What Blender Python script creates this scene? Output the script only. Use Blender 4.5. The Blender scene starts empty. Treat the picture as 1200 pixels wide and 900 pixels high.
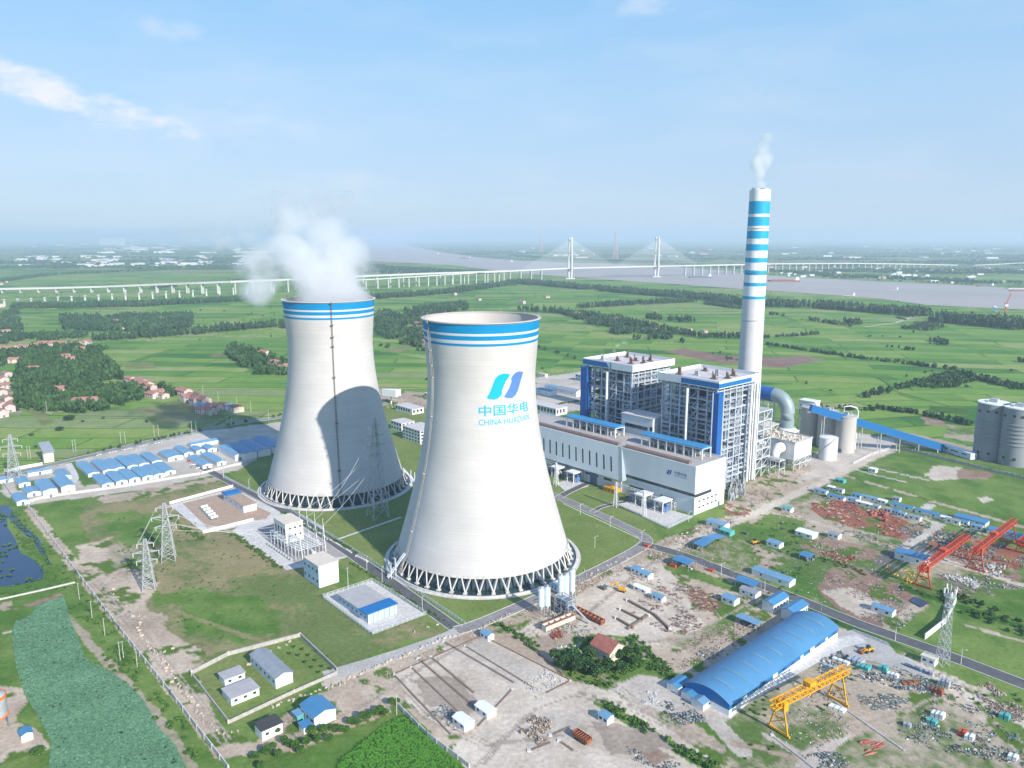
import bpy, math, random
import numpy as np
random.seed(7); RS=np.random.RandomState(5)
sc=bpy.context.scene
R=math.radians
# ---------------------------------------------------------------- camera, sky, sun, exposure
F=898.;TH=R(10.84);CH=197.
cam=bpy.data.cameras.new('camera'); co=bpy.data.objects.new('camera',cam); sc.collection.objects.link(co)
co.location=(0,0,CH); co.rotation_euler=(R(90)-TH,0,0)
cam.sensor_width=36; cam.lens=36*F/1200; cam.clip_start=1; cam.clip_end=300000
sc.camera=co
SUN_EL=R(29); SUN_DIR=(math.cos(R(-51.1)),math.sin(R(-51.1)))
w=bpy.data.worlds.new('World'); sc.world=w; w.use_nodes=True
def world():
    nt=w.node_tree; N=nt.nodes; L=nt.links; N.clear()
    out=N.new('ShaderNodeOutputWorld'); bg=N.new('ShaderNodeBackground'); bg.inputs[1].default_value=0.115
    sky=N.new('ShaderNodeTexSky'); sky.sky_type='NISHITA'; sky.sun_disc=False
    sky.sun_elevation=SUN_EL; sky.sun_rotation=math.atan2(SUN_DIR[0],SUN_DIR[1])
    sky.altitude=100; sky.air_density=1.0; sky.dust_density=0.6; sky.ozone_density=3.0
    tc=N.new('ShaderNodeTexCoord')
    def math_(op,a,b=None,c=None):
        n=N.new('ShaderNodeMath'); n.operation=op
        for i,v in enumerate((a,b,c)):
            if v is None: continue
            if isinstance(v,(int,float)): n.inputs[i].default_value=v
            else: L.new(v,n.inputs[i])
        return n.outputs[0]
    sp=N.new('ShaderNodeSeparateXYZ'); L.new(tc.outputs['Generated'],sp.inputs[0])
    az=math_('ARCTAN2',sp.outputs[0],sp.outputs[1]); el=math_('ARCSINE',sp.outputs[2])
    cb=N.new('ShaderNodeCombineXYZ'); L.new(az,cb.inputs[0]); L.new(el,cb.inputs[1])
    nz=N.new('ShaderNodeTexNoise'); nz.inputs['Scale'].default_value=22; nz.inputs['Detail'].default_value=7; nz.inputs['Roughness'].default_value=.6
    mp=N.new('ShaderNodeMapping'); mp.inputs['Scale'].default_value=(1,2.2,1); L.new(cb.outputs[0],mp.inputs[0]); L.new(mp.outputs[0],nz.inputs[0])
    n=nz.outputs[0]
    tot=None
    # cumulus and wisps: centre azimuth, elevation, half sizes, slope, strength
    for (a,e,sa,se,sl,k) in ((-29.5,8.6,9.0,1.3,-.24,1.0),(-34.5,10.2,3.5,1.2,-.1,.6),(-22.5,13.0,2.4,.75,0,.38),(9,15.3,2.6,.8,0,.3),(34.5,10.2,2.0,.8,.1,.6),
                         (-13.5,3.5,6.5,1.7,.05,.25),(-22,7.2,9,2.0,0,.22),(-33,15.5,8,1.5,0,.15),(14,12,9,2.5,0,.06)):
        da=math_('SUBTRACT',az,R(a)); de=math_('SUBTRACT',math_('SUBTRACT',el,R(e)),math_('MULTIPLY',da,sl))
        q=math_('ADD',math_('POWER',math_('DIVIDE',da,R(sa)),2.),math_('POWER',math_('DIVIDE',de,R(se)),2.))
        v=math_('SUBTRACT',1.,q)
        v=math_('ADD',v,math_('MULTIPLY',math_('SUBTRACT',n,.55),3.4))
        mr=N.new('ShaderNodeMapRange'); mr.interpolation_type='SMOOTHSTEP'; mr.inputs[1].default_value=-.2; mr.inputs[2].default_value=1.5; L.new(v,mr.inputs[0])
        v=math_('MULTIPLY',mr.outputs[0],k)
        tot=v if tot is None else math_('MAXIMUM',tot,v)
    # faint overall veil
    veil=N.new('ShaderNodeTexNoise'); veil.inputs['Scale'].default_value=5; veil.inputs['Detail'].default_value=5
    mp2=N.new('ShaderNodeMapping'); mp2.inputs['Scale'].default_value=(1,4,1); L.new(cb.outputs[0],mp2.inputs[0]); L.new(mp2.outputs[0],veil.inputs[0])
    vv=math_('MULTIPLY',math_('MAXIMUM',math_('SUBTRACT',veil.outputs[0],.45),0.),.5)
    tot=math_('MINIMUM',math_('ADD',tot,vv),1.)
    ramp=N.new('ShaderNodeValToRGB'); cr=ramp.color_ramp; cr.elements[0].position=0; cr.elements[0].color=(.48,.62,.82,1); cr.elements[1].position=1; cr.elements[1].color=(.10,.28,.70,1)
    for p_,c_ in ((.07,(.46,.62,.84)),(.17,(.42,.645,.89)),(.29,(.29,.59,.93))):
        e_=cr.elements.new(p_); e_.color=(*c_,1)
    L.new(sp.outputs[2],ramp.inputs[0])
    rs=N.new('ShaderNodeVectorMath'); rs.operation='SCALE'; L.new(ramp.outputs[0],rs.inputs[0]); rs.inputs['Scale'].default_value=4.5
    m0=N.new('ShaderNodeMixRGB'); m0.inputs[0].default_value=.85; L.new(sky.outputs[0],m0.inputs[1]); L.new(rs.outputs[0],m0.inputs[2])
    mx=N.new('ShaderNodeMixRGB'); L.new(tot,mx.inputs[0]); L.new(m0.outputs[0],mx.inputs[1]); mx.inputs[2].default_value=(4.3,4.35,4.55,1)
    L.new(mx.outputs[0],bg.inputs[0]); L.new(bg.outputs[0],out.inputs[0])
world()
sun=bpy.data.lights.new('sun','SUN'); sun.energy=3.6; sun.angle=R(.53); sun.color=(1,.93,.83)
so=bpy.data.objects.new('sun',sun); sc.collection.objects.link(so)
from mathutils import Vector, Matrix
so.rotation_euler=Vector((SUN_DIR[0]*math.cos(SUN_EL),SUN_DIR[1]*math.cos(SUN_EL),math.sin(SUN_EL))).to_track_quat('Z','Y').to_euler()
sc.view_settings.view_transform='Standard'; sc.view_settings.look='None'; sc.view_settings.gamma=1
sc.view_settings.exposure=0.95
sc.render.engine='CYCLES'; cy=sc.cycles
cy.use_denoising=True; cy.max_bounces=14; cy.diffuse_bounces=2; cy.glossy_bounces=2; cy.transmission_bounces=2; cy.volume_bounces=12
cy.volume_step_rate=1.0; cy.volume_max_steps=256; cy.transparent_max_bounces=8
HAZE=9.0e-5; HAZE_COL=(.69,.83,1.0)

# ---------------------------------------------------------------- coordinates
A=R(-48.3); CA,SA=math.cos(A),math.sin(A)
def ray(px,py):
    u=(px-600)/F; v=(py-450)/F
    return Vector((u,math.cos(TH)-v*math.sin(TH),-math.sin(TH)-v*math.cos(TH)))
def at(px,py,z=0.):          # the point at height z the photo shows there
    d=ray(px,py); t=(z-CH)/d.z
    return (d.x*t,d.y*t)
def W(s,t): return (s*CA-t*SA, s*SA+t*CA)      # plant grid to world
def ST(x,y): return (x*CA+y*SA, -x*SA+y*CA)
def st(px,py,z=0.): return ST(*at(px,py,z))
def hgt(px,py,top):
    x,y=at(px,py); v=(450-top)/F
    # y,z of camera-space: solve for z
    # up/d = v ; up=y sin+ (z-CH) cos ; d=y cos-(z-CH) sin
    c,s=math.cos(TH),math.sin(TH)
    return CH+y*(v*c-s)/(c+v*s)

# ---------------------------------------------------------------- mesh builder
class MB:
    def __init__(s): s.v=[];s.f=[];s.m=[]
    def add(s,vs,fs,m=0):
        o=len(s.v); s.v+=[tuple(p) for p in vs]
        for f in fs: s.f.append([o+i for i in f]); s.m.append(m)
        return s
    def box(s,x0,x1,y0,y1,z0,z1,m=0):
        return s.add([(x0,y0,z0),(x1,y0,z0),(x1,y1,z0),(x0,y1,z0),(x0,y0,z1),(x1,y0,z1),(x1,y1,z1),(x0,y1,z1)],
              [(0,3,2,1),(4,5,6,7),(0,1,5,4),(1,2,6,5),(2,3,7,6),(3,0,4,7)],m)
    def cbox(s,x,y,z,w,d,h,m=0,rz=0.):
        c,n=math.cos(rz),math.sin(rz); o=len(s.v); s.box(-w/2,w/2,-d/2,d/2,0,h,m)
        for i in range(o,len(s.v)):
            a,b,e=s.v[i]; s.v[i]=(x+a*c-b*n,y+a*n+b*c,z+e)
        return s
    def prism(s,poly,z0,z1,m=0):
        n=len(poly)
        return s.add([(p[0],p[1],z0) for p in poly]+[(p[0],p[1],z1) for p in poly],
              [tuple(range(n))[::-1],tuple(range(n,2*n))]+[(i,(i+1)%n,n+(i+1)%n,n+i) for i in range(n)],m)
    def ext(s,prof,x0,x1,m=0):       # profile (y,z) extruded along x
        n=len(prof)
        return s.add([(x0,p[0],p[1]) for p in prof]+[(x1,p[0],p[1]) for p in prof],
              [tuple(range(n)),tuple(range(n,2*n))[::-1]]+[(i,n+i,n+(i+1)%n,(i+1)%n) for i in range(n)],m)
    def beam(s,p,q,w,m=0,h=None):
        p=Vector(p);q=Vector(q);d=q-p
        if d.length<1e-6: return s
        d.normalize(); u=d.cross(Vector((0,0,1)))
        if u.length<1e-3: u=Vector((1,0,0))
        u.normalize(); v=u.cross(d); u=u*w/2; v=v*(h or w)/2
        return s.add([p-u-v,p+u-v,p+u+v,p-u+v,q-u-v,q+u-v,q+u+v,q-u+v],
              [(0,3,2,1),(4,5,6,7),(0,1,5,4),(1,2,6,5),(2,3,7,6),(3,0,4,7)],m)
    def cyl(s,p,q,r0,r1=None,n=12,m=0,caps=True):
        r1=r0 if r1 is None else r1
        p=Vector(p);q=Vector(q);d=(q-p).normalized(); u=d.cross(Vector((0,0,1)))
        if u.length<1e-3: u=Vector((1,0,0))
        u.normalize(); v=d.cross(u)
        vs=[];
        for c,r in ((p,r0),(q,r1)):
            for i in range(n):
                a=2*math.pi*i/n; vs.append(c+u*r*math.cos(a)+v*r*math.sin(a))
        fs=[(i,(i+1)%n,n+(i+1)%n,n+i) for i in range(n)]
        if caps: fs+=[tuple(range(n))[::-1],tuple(range(n,2*n))]
        return s.add(vs,fs,m)
    def lathe(s,prof,n=48,m=0,c=(0,0)):
        k=len(prof); vs=[(c[0]+r*math.cos(2*math.pi*i/n),c[1]+r*math.sin(2*math.pi*i/n),z) for r,z in prof for i in range(n)]
        return s.add(vs,[(j*n+i,j*n+(i+1)%n,(j+1)*n+(i+1)%n,(j+1)*n+i) for j in range(k-1) for i in range(n)],m)
    def tube(s,pts,r,n=10,m=0):
        pts=[Vector(p) for p in pts]; rings=[]; o=len(s.v); N=len(pts)
        for i,p in enumerate(pts):
            d=(pts[min(i+1,N-1)]-pts[max(i-1,0)]).normalized(); u=d.cross(Vector((0,0,1)))
            if u.length<1e-2: u=d.cross(Vector((.3,1,0)))
            u.normalize(); v=d.cross(u); rr=r[i] if isinstance(r,(list,tuple)) else r
            rings+= [p+u*rr*math.cos(2*math.pi*k/n)+v*rr*math.sin(2*math.pi*k/n) for k in range(n)]
        return s.add(rings,[(j*n+i,j*n+(i+1)%n,(j+1)*n+(i+1)%n,(j+1)*n+i) for j in range(N-1) for i in range(n)]+[tuple(range(n))[::-1],tuple(range((N-1)*n,N*n))],m)
    def mesh(s,name,mats,smooth=False):
        me=bpy.data.meshes.new(name); me.from_pydata(s.v,[],s.f)
        for mt in (mats if isinstance(mats,(list,tuple)) else [mats]): me.materials.append(mt)
        if isinstance(mats,(list,tuple)) and len(mats)>1: me.polygons.foreach_set('material_index',s.m)
        if smooth:
            me.polygons.foreach_set('use_smooth',[True]*len(s.f)); me.set_sharp_from_angle(angle=R(35))
        me.update(); return me
    def build(s,name,mats,parent=None,smooth=False):
        return link(name,s.mesh(name,mats,smooth),parent)
def link(name,me,parent=None):
    o=bpy.data.objects.new(name,me); sc.collection.objects.link(o)
    if parent is not None: o.parent=parent
    return o
def npmesh(name,V,Fq,mat,smooth=False):
    me=bpy.data.meshes.new(name); k=Fq.shape[1]
    me.vertices.add(len(V)); me.vertices.foreach_set('co',V.astype(np.float32).ravel())
    me.loops.add(Fq.size); me.loops.foreach_set('vertex_index',Fq.astype(np.int32).ravel())
    me.polygons.add(len(Fq)); me.polygons.foreach_set('loop_start',np.arange(0,Fq.size,k,dtype=np.int32)); me.polygons.foreach_set('loop_total',np.full(len(Fq),k,dtype=np.int32))
    me.materials.append(mat); me.update(calc_edges=True)
    if smooth: me.polygons.foreach_set('use_smooth',[True]*len(Fq))
    return me
def tag(o,label=None,cat=None,group=None,kind=None):
    if label:o['label']=label
    if cat:o['category']=cat
    if group:o['group']=group
    if kind:o['kind']=kind
    return o
def thing(name,label,cat,xy,rz=A,group=None,z=0.,sc_=1.):
    o=bpy.data.objects.new(name,None); sc.collection.objects.link(o); o.empty_display_size=1
    o.location=(xy[0],xy[1],z); o.rotation_euler=(0,0,rz)
    if sc_!=1.: o.scale=(sc_,)*3
    return tag(o,label,cat,group)
def dup(root,xy,rz=None,label=None,group=None,scale=None,z=None):
    r=root.copy(); sc.collection.objects.link(r); r.location=(xy[0],xy[1],root.location.z if z is None else z)
    if rz is not None: r.rotation_euler=(0,0,rz)
    if scale is not None: r.scale=scale if isinstance(scale,tuple) else (scale,)*3
    if label: r['label']=label
    if group: r['group']=group
    for ch in list(root.children):
        c=ch.copy(); sc.collection.objects.link(c); c.parent=r
        for g in list(ch.children):
            d=g.copy(); sc.collection.objects.link(d); d.parent=c
    return r
ORD=['first','second','third','fourth','fifth','sixth','seventh','eighth','ninth','tenth','eleventh','twelfth','thirteenth','fourteenth','fifteenth','sixteenth','seventeenth','eighteenth','nineteenth','twentieth']

# ---------------------------------------------------------------- materials
def mat(name,col,rough=.7,metal=0.,var=.12,scale=.15,bump=0.,bscale=2.,streak=0.,wave=None,spec=.3,col2=None,fine=0.):
    m=bpy.data.materials.new(name); m.use_nodes=True; nt=m.node_tree; N=nt.nodes; L=nt.links
    b=N['Principled BSDF']; b.inputs['Roughness'].default_value=rough; b.inputs['Metallic'].default_value=metal
    b.inputs['Specular IOR Level'].default_value=spec
    tc=N.new('ShaderNodeTexCoord'); nz=N.new('ShaderNodeTexNoise'); nz.inputs['Scale'].default_value=scale; nz.inputs['Detail'].default_value=6; nz.inputs['Roughness'].default_value=.62
    src=tc.outputs['Object']
    if streak:
        mp=N.new('ShaderNodeMapping'); mp.inputs['Scale'].default_value=(1,1,streak); L.new(src,mp.inputs[0]); L.new(mp.outputs[0],nz.inputs[0])
    else: L.new(src,nz.inputs[0])
    mr=N.new('ShaderNodeMapRange'); mr.inputs[1].default_value=.3; mr.inputs[2].default_value=.7; L.new(nz.outputs[0],mr.inputs[0])
    mx=N.new('ShaderNodeMixRGB'); L.new(mr.outputs[0],mx.inputs[0])
    c2=col2 or tuple(min(1,c*(1+var)) for c in col)
    mx.inputs[1].default_value=(*[c*(1-var) for c in col],1) if not col2 else (*col,1); mx.inputs[2].default_value=(*c2,1)
    last=mx.outputs[0]
    if fine:
        n2=N.new('ShaderNodeTexNoise'); n2.inputs['Scale'].default_value=fine; n2.inputs['Detail'].default_value=3; L.new(src,n2.inputs[0])
        r2=N.new('ShaderNodeMapRange'); r2.inputs[1].default_value=.35; r2.inputs[2].default_value=.65; r2.inputs[3].default_value=.84; r2.inputs[4].default_value=1.1; L.new(n2.outputs[0],r2.inputs[0])
        vm=N.new('ShaderNodeVectorMath'); vm.operation='SCALE'; L.new(last,vm.inputs[0]); L.new(r2.outputs[0],vm.inputs['Scale']); last=vm.outputs[0]
    L.new(last,b.inputs['Base Color'])
    h=None
    if wave:
        wv=N.new('ShaderNodeTexWave'); wv.bands_direction=wave[0]; wv.inputs['Scale'].default_value=wave[1]; L.new(src,wv.inputs[0]); h=wv.outputs['Fac']
        bp=N.new('ShaderNodeBump'); bp.inputs['Strength'].default_value=wave[2]; bp.inputs['Distance'].default_value=.1; L.new(h,bp.inputs['Height']); L.new(bp.outputs[0],b.inputs['Normal'])
    elif bump:
        nb=N.new('ShaderNodeTexNoise'); nb.inputs['Scale'].default_value=bscale; nb.inputs['Detail'].default_value=5; L.new(src,nb.inputs[0])
        bp=N.new('ShaderNodeBump'); bp.inputs['Strength'].default_value=bump; bp.inputs['Distance'].default_value=.3; L.new(nb.outputs[0],bp.inputs['Height']); L.new(bp.outputs[0],b.inputs['Normal'])
    return m
K={}
K['white']=mat('white_paint',(.74,.75,.76),.5,var=.05,scale=.3)
K['whitewall']=mat('white_wall',(.70,.71,.71),.7,var=.07,scale=.2,streak=.3)
K['cladding']=mat('grey_white_cladding',(.60,.66,.70),.5,var=.05,scale=.1,streak=.2,wave=('X',.8,.25))
K['conc']=mat('concrete',(.42,.40,.38),.85,var=.13,scale=.12,bump=.3,fine=.8)
K['conc_light']=mat('pale_concrete',(.56,.54,.52),.85,var=.1,scale=.1,fine=.5)
K['silo']=mat('silo_concrete',(.24,.26,.285),.8,var=.12,scale=.08,streak=.25)
K['asphalt']=mat('asphalt',(.11,.11,.12),.85,var=.15,scale=.08,fine=.3)
K['asphalt_grey']=mat('grey_road',(.23,.22,.22),.88,var=.15,scale=.06,fine=.3)
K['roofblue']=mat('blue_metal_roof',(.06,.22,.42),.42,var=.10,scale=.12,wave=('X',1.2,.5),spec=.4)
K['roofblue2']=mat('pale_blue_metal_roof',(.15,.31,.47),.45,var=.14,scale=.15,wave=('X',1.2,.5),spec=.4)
K['blue']=mat('strong_blue_paint',(.015,.11,.38),.45,var=.08,scale=.2)
K['cyan']=mat('cyan_paint',(.0,.38,.66),.5,var=.03)
K['logo_blue']=mat('mid_blue_paint',(.08,.19,.46),.5,var=.03)
K['navy']=mat('navy_paint',(.03,.09,.33),.5,var=.03)
K['steel']=mat('galvanised_steel',(.44,.46,.48),.45,metal=.2,var=.1,scale=.5)
K['dsteel']=mat('dark_blue_steel',(.10,.15,.24),.5,var=.3,scale=.2)
K['wsteel']=mat('pale_steel',(.60,.64,.68),.5,var=.12,scale=.3)
K['glass']=mat('dark_glass',(.025,.045,.06),.12,var=.2,spec=.6)
K['dark']=mat('dark_interior',(.03,.04,.05),.8,var=.3)
K['redtile']=mat('red_roof_tiles',(.36,.13,.10),.8,var=.22,scale=.4,wave=('X',2.,.5))
K['greyroof']=mat('grey_roof',(.26,.29,.33),.7,var=.15,scale=.3,wave=('X',1.,.3))
K['brown']=mat('brown_duct',(.22,.15,.13),.6,var=.15,scale=.2)
K['yellow']=mat('yellow_paint',(.72,.36,.02),.5,var=.15,scale=.5)
K['red']=mat('red_paint',(.50,.08,.04),.55,var=.2,scale=.5)
K['rust']=mat('rusty_steel',(.26,.09,.05),.8,var=.35,scale=.8)
K['orange']=mat('orange_paint',(.75,.20,.04),.5,var=.1)
K['teal']=mat('teal_paint',(.10,.38,.36),.6,var=.15,scale=.5)
K['water']=mat('basin_water',(.03,.06,.07),.08,var=.3,scale=.05,spec=.5)
K['dirt']=mat('pale_dirt',(.38,.31,.25),.95,var=.2,scale=.15,bump=.6,bscale=1.2,fine=.8)
K['paving']=mat('brown_paving',(.40,.29,.22),.9,var=.1,scale=.2,fine=.6)
K['cream']=mat('cream_wall',(.62,.56,.47),.8,var=.1,scale=.3)
K['kerb']=mat('kerb_concrete',(.60,.58,.55),.8,var=.08,scale=.3)
K['mark']=mat('white_road_paint',(.75,.75,.74),.7,var=.1,scale=.5)
K['wire']=mat('aluminium_wire',(.6,.6,.6),.4,var=.02)
K['panel']=mat('blue_solar_panel',(.04,.07,.13),.25,var=.1)
K['trunk']=mat('bark',(.13,.09,.06),.9,var=.2,scale=1.)
K['rubble']=mat('rubble',(.28,.23,.19),.9,var=.35,scale=.5,col2=(.44,.40,.36),fine=1.)
K['scrap']=mat('scrap_grey',(.10,.12,.12),.7,var=.4,scale=.5,col2=(.40,.40,.39),fine=.9)
K['scrapred']=mat('scrap_rust',(.34,.09,.05),.8,var=.35,scale=.25,col2=(.42,.24,.17),fine=.9)
def foliage(name,c1,c2,c3,scale=.06):
    m=bpy.data.materials.new(name); m.use_nodes=True; nt=m.node_tree; N=nt.nodes; L=nt.links; b=N['Principled BSDF']
    b.inputs['Roughness'].default_value=.85; b.inputs['Specular IOR Level'].default_value=.15
    g=N.new('ShaderNodeNewGeometry'); tc=N.new('ShaderNodeTexCoord')
    rp=N.new('ShaderNodeValToRGB'); cr=rp.color_ramp; cr.elements[0].color=(*c1,1); cr.elements[1].color=(*c3,1); cr.elements[0].position=.2; cr.elements[1].position=.85
    e=cr.elements.new(.5); e.color=(*c2,1)
    nz=N.new('ShaderNodeTexNoise'); nz.inputs['Scale'].default_value=scale; nz.inputs['Detail'].default_value=3; L.new(tc.outputs['Object'],nz.inputs[0])
    ad=N.new('ShaderNodeMath'); ad.operation='MULTIPLY_ADD'; L.new(g.outputs['Random Per Island'],ad.inputs[0]); ad.inputs[1].default_value=.5; 
    sb=N.new('ShaderNodeMath'); sb.operation='SUBTRACT'; L.new(nz.outputs[0],sb.inputs[0]); sb.inputs[1].default_value=.25
    L.new(sb.outputs[0],ad.inputs[2]); L.new(ad.outputs[0],rp.inputs[0]); L.new(rp.outputs[0],b.inputs['Base Color'])
    return m
K['leaf']=foliage('tree_foliage',(.02,.055,.022),(.04,.095,.032),(.075,.145,.045))
K['leaf_far']=foliage('far_tree_foliage',(.026,.066,.034),(.042,.092,.045),(.07,.135,.055),.01)
K['bush']=foliage('bush_foliage',(.035,.09,.02),(.065,.15,.03),(.11,.2,.05),.1)
K['crop']=foliage('crop_green',(.075,.22,.03),(.085,.24,.032),(.095,.26,.036),.1)
K['lotus']=foliage('lotus_leaf_green',(.09,.19,.105),(.115,.24,.135),(.15,.29,.17),.05)
def speck(name,cols,fine=1.2):
    m=bpy.data.materials.new(name); m.use_nodes=True; nt=m.node_tree; N=nt.nodes; L=nt.links; b=N['Principled BSDF']; b.inputs['Roughness'].default_value=.75; b.inputs['Specular IOR Level'].default_value=.2
    g=N.new('ShaderNodeNewGeometry'); rp=N.new('ShaderNodeValToRGB'); cr=rp.color_ramp; cr.interpolation='CONSTANT'; cr.elements[0].color=(*cols[0],1); cr.elements[1].position=1/len(cols); cr.elements[1].color=(*cols[1],1)
    for k,c in enumerate(cols[2:]): e=cr.elements.new((k+2)/len(cols)); e.color=(*c,1)
    L.new(g.outputs['Random Per Island'],rp.inputs[0]); tc=N.new('ShaderNodeTexCoord'); nz=N.new('ShaderNodeTexNoise'); nz.inputs['Scale'].default_value=fine; nz.inputs['Detail'].default_value=3; L.new(tc.outputs['Object'],nz.inputs[0])
    mr=N.new('ShaderNodeMapRange'); mr.inputs[1].default_value=.3; mr.inputs[2].default_value=.7; mr.inputs[3].default_value=.6; mr.inputs[4].default_value=1.25; L.new(nz.outputs[0],mr.inputs[0]); vm=N.new('ShaderNodeVectorMath'); vm.operation='SCALE'; L.new(rp.outputs[0],vm.inputs[0]); L.new(mr.outputs[0],vm.inputs['Scale']); L.new(vm.outputs[0],b.inputs['Base Color']); return m
K['rubble']=speck('mixed_rubble',[(.30,.24,.19),(.42,.36,.30),(.20,.15,.12),(.50,.47,.43),(.34,.22,.17),(.38,.33,.28)])
K['scrap']=speck('mixed_scrap',[(.07,.08,.09),(.40,.42,.42),(.16,.17,.17),(.58,.60,.60),(.14,.24,.25),(.22,.24,.25),(.12,.10,.09),(.22,.13,.09),(.12,.13,.13),(.30,.32,.31),(.35,.33,.30),(.09,.13,.07),(.20,.20,.18),(.07,.14,.24)])
K['scrapred']=speck('red_brown_scrap',[(.33,.08,.05),(.24,.07,.05),(.42,.16,.11),(.16,.08,.06),(.46,.36,.30),(.36,.11,.07),(.20,.16,.14)])

# ---------------------------------------------------------------- ground: one sheet to the horizon, coloured by land use
def h2(ix,iy,s):
    n=(ix.astype(np.int64)*374761393+iy.astype(np.int64)*668265263+s*974634777)&0xffffffff
    n=((n^(n>>13))*1274126177)&0xffffffff; n=(n^(n>>16))&0xffffffff
    return n/4294967295.
def vn(x,y,s):
    ix=np.floor(x);iy=np.floor(y);fx=x-ix;fy=y-iy;fx=fx*fx*(3-2*fx);fy=fy*fy*(3-2*fy);ix=ix.astype(np.int64);iy=iy.astype(np.int64)
    return (h2(ix,iy,s)*(1-fx)+h2(ix+1,iy,s)*fx)*(1-fy)+(h2(ix,iy+1,s)*(1-fx)+h2(ix+1,iy+1,s)*fx)*fy
def fbm(x,y,size,s,o=4):
    t=0;a=.5;n=0
    for k in range(o): t=t+a*vn(x/size*2**k+17.3*k,y/size*2**k-9.1*k,s+k);n+=a;a*=.55
    return t/n
def inside(x,y,poly):
    c=np.zeros(x.shape,bool); n=len(poly)
    for i in range(n):
        x0,y0=poly[i];x1,y1=poly[(i+1)%n]
        if y0==y1: continue
        c^=((y0>y)!=(y1>y))&(x<(x1-x0)*(y-y0)/(y1-y0)+x0)
    return c
NA,NR=880,1250
ang=np.radians(np.linspace(-64,64,NA)); rad=np.concatenate([[.01,90],170*np.exp(np.linspace(0,1,NR-2)**1.0*math.log(80000/170.))])
RR,AA=np.meshgrid(rad,ang,indexing='ij'); GX=RR*np.sin(AA); GY=RR*np.cos(AA)
gx=GX.ravel();gy=GY.ravel(); NV=gx.size
WX=fbm(gx,gy,14,3,4)-.5; WY=fbm(gx,gy,14,11,4)-.5; N10=fbm(gx,gy,11,21,5); N40=fbm(gx,gy,45,31,4); N3=fbm(gx,gy,3.5,41,3)
col=np.zeros((NV,4),np.float32)
TY={ # two colours mixed by noise, weed patches
 'G':((.075,.155,.03),(.155,.225,.06),0),'L':((.14,.20,.055),(.18,.22,.075),0),'Y':((.13,.175,.06),(.26,.225,.12),0),
 'D':((.36,.28,.215),(.52,.43,.345),.10),'C':((.42,.37,.32),(.53,.48,.425),0),'S':((.46,.39,.32),(.58,.51,.43),.0),
 'M':((.24,.15,.115),(.36,.27,.21),.08),'B':((.20,.12,.10),(.25,.17,.14),0),'R':((.23,.07,.045),(.33,.17,.11),.12),
 'W':((.10,.17,.035),(.36,.30,.23),0),'K':((.03,.09,.015),(.06,.13,.025),0),'P':((.25,.22,.12),(.14,.19,.05),0),'A':((.10,.10,.10),(.16,.155,.15),0),'X':((.10,.16,.045),(.40,.33,.255),0),'T':((.30,.245,.20),(.37,.31,.26),0)}
def fill(msk,ty):
    a,b,wd=TY[ty]; n=np.clip((N10[msk]*.55+N40[msk]*.45-.36)/.28,0,1)
    if ty in 'YWX': n=np.clip((N40[msk]*.7+N3[msk]*.3-.42)/.16,0,1)
    c=np.array(a)[None]*(1-n[:,None])+np.array(b)[None]*n[:,None]
    if wd:
        g=np.clip((N10[msk]-.60+wd*.3)/.05,0,1)[:,None]; c=c*(1-g)+np.array((.09,.15,.03))[None]*g
    col[msk,:3]=c; col[msk,3]=0
def poly(pts,ty,warp=5.,z=0,world=False):
    P=[p if world else at(p[0],p[1],z) for p in pts]; xs=[p[0] for p in P]; ys=[p[1] for p in P]
    m=(gx>min(xs)-warp)&(gx<max(xs)+warp)&(gy>min(ys)-warp)&(gy<max(ys)+warp)
    idx=np.nonzero(m)[0]; i2=inside(gx[idx]+WX[idx]*warp*2,gy[idx]+WY[idx]*warp*2,P); fill(idx[i2],ty)
def line(pts,wd,ty,warp=1.2,world=False):
    P=[p if world else at(*p) for p in pts]
    for (x0,y0),(x1,y1) in zip(P[:-1],P[1:]):
        m=(gx>min(x0,x1)-wd)&(gx<max(x0,x1)+wd)&(gy>min(y0,y1)-wd)&(gy<max(y0,y1)+wd); idx=np.nonzero(m)[0]
        X=gx[idx]+WX[idx]*warp*2-x0;Y=gy[idx]+WY[idx]*warp*2-y0; dx,dy=x1-x0,y1-y0; L2=dx*dx+dy*dy+1e-9
        t=np.clip((X*dx+Y*dy)/L2,0,1); d=np.hypot(X-t*dx,Y-t*dy); fill(idx[d<wd/2],ty)
col[:,3]=1
far=np.ones(NV,bool); fill(far,'G'); col[:,3]=1
SITE=[(-300,640),(-60,578),(0,562),(130,522),(250,499),(335,489),(450,457),(520,464),(640,441),(700,433),(860,470),(960,482),(1005,500),(1140,533),(1300,565),(1700,900),(1500,1400),(-600,1400)]
poly(SITE,'G',4)
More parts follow.
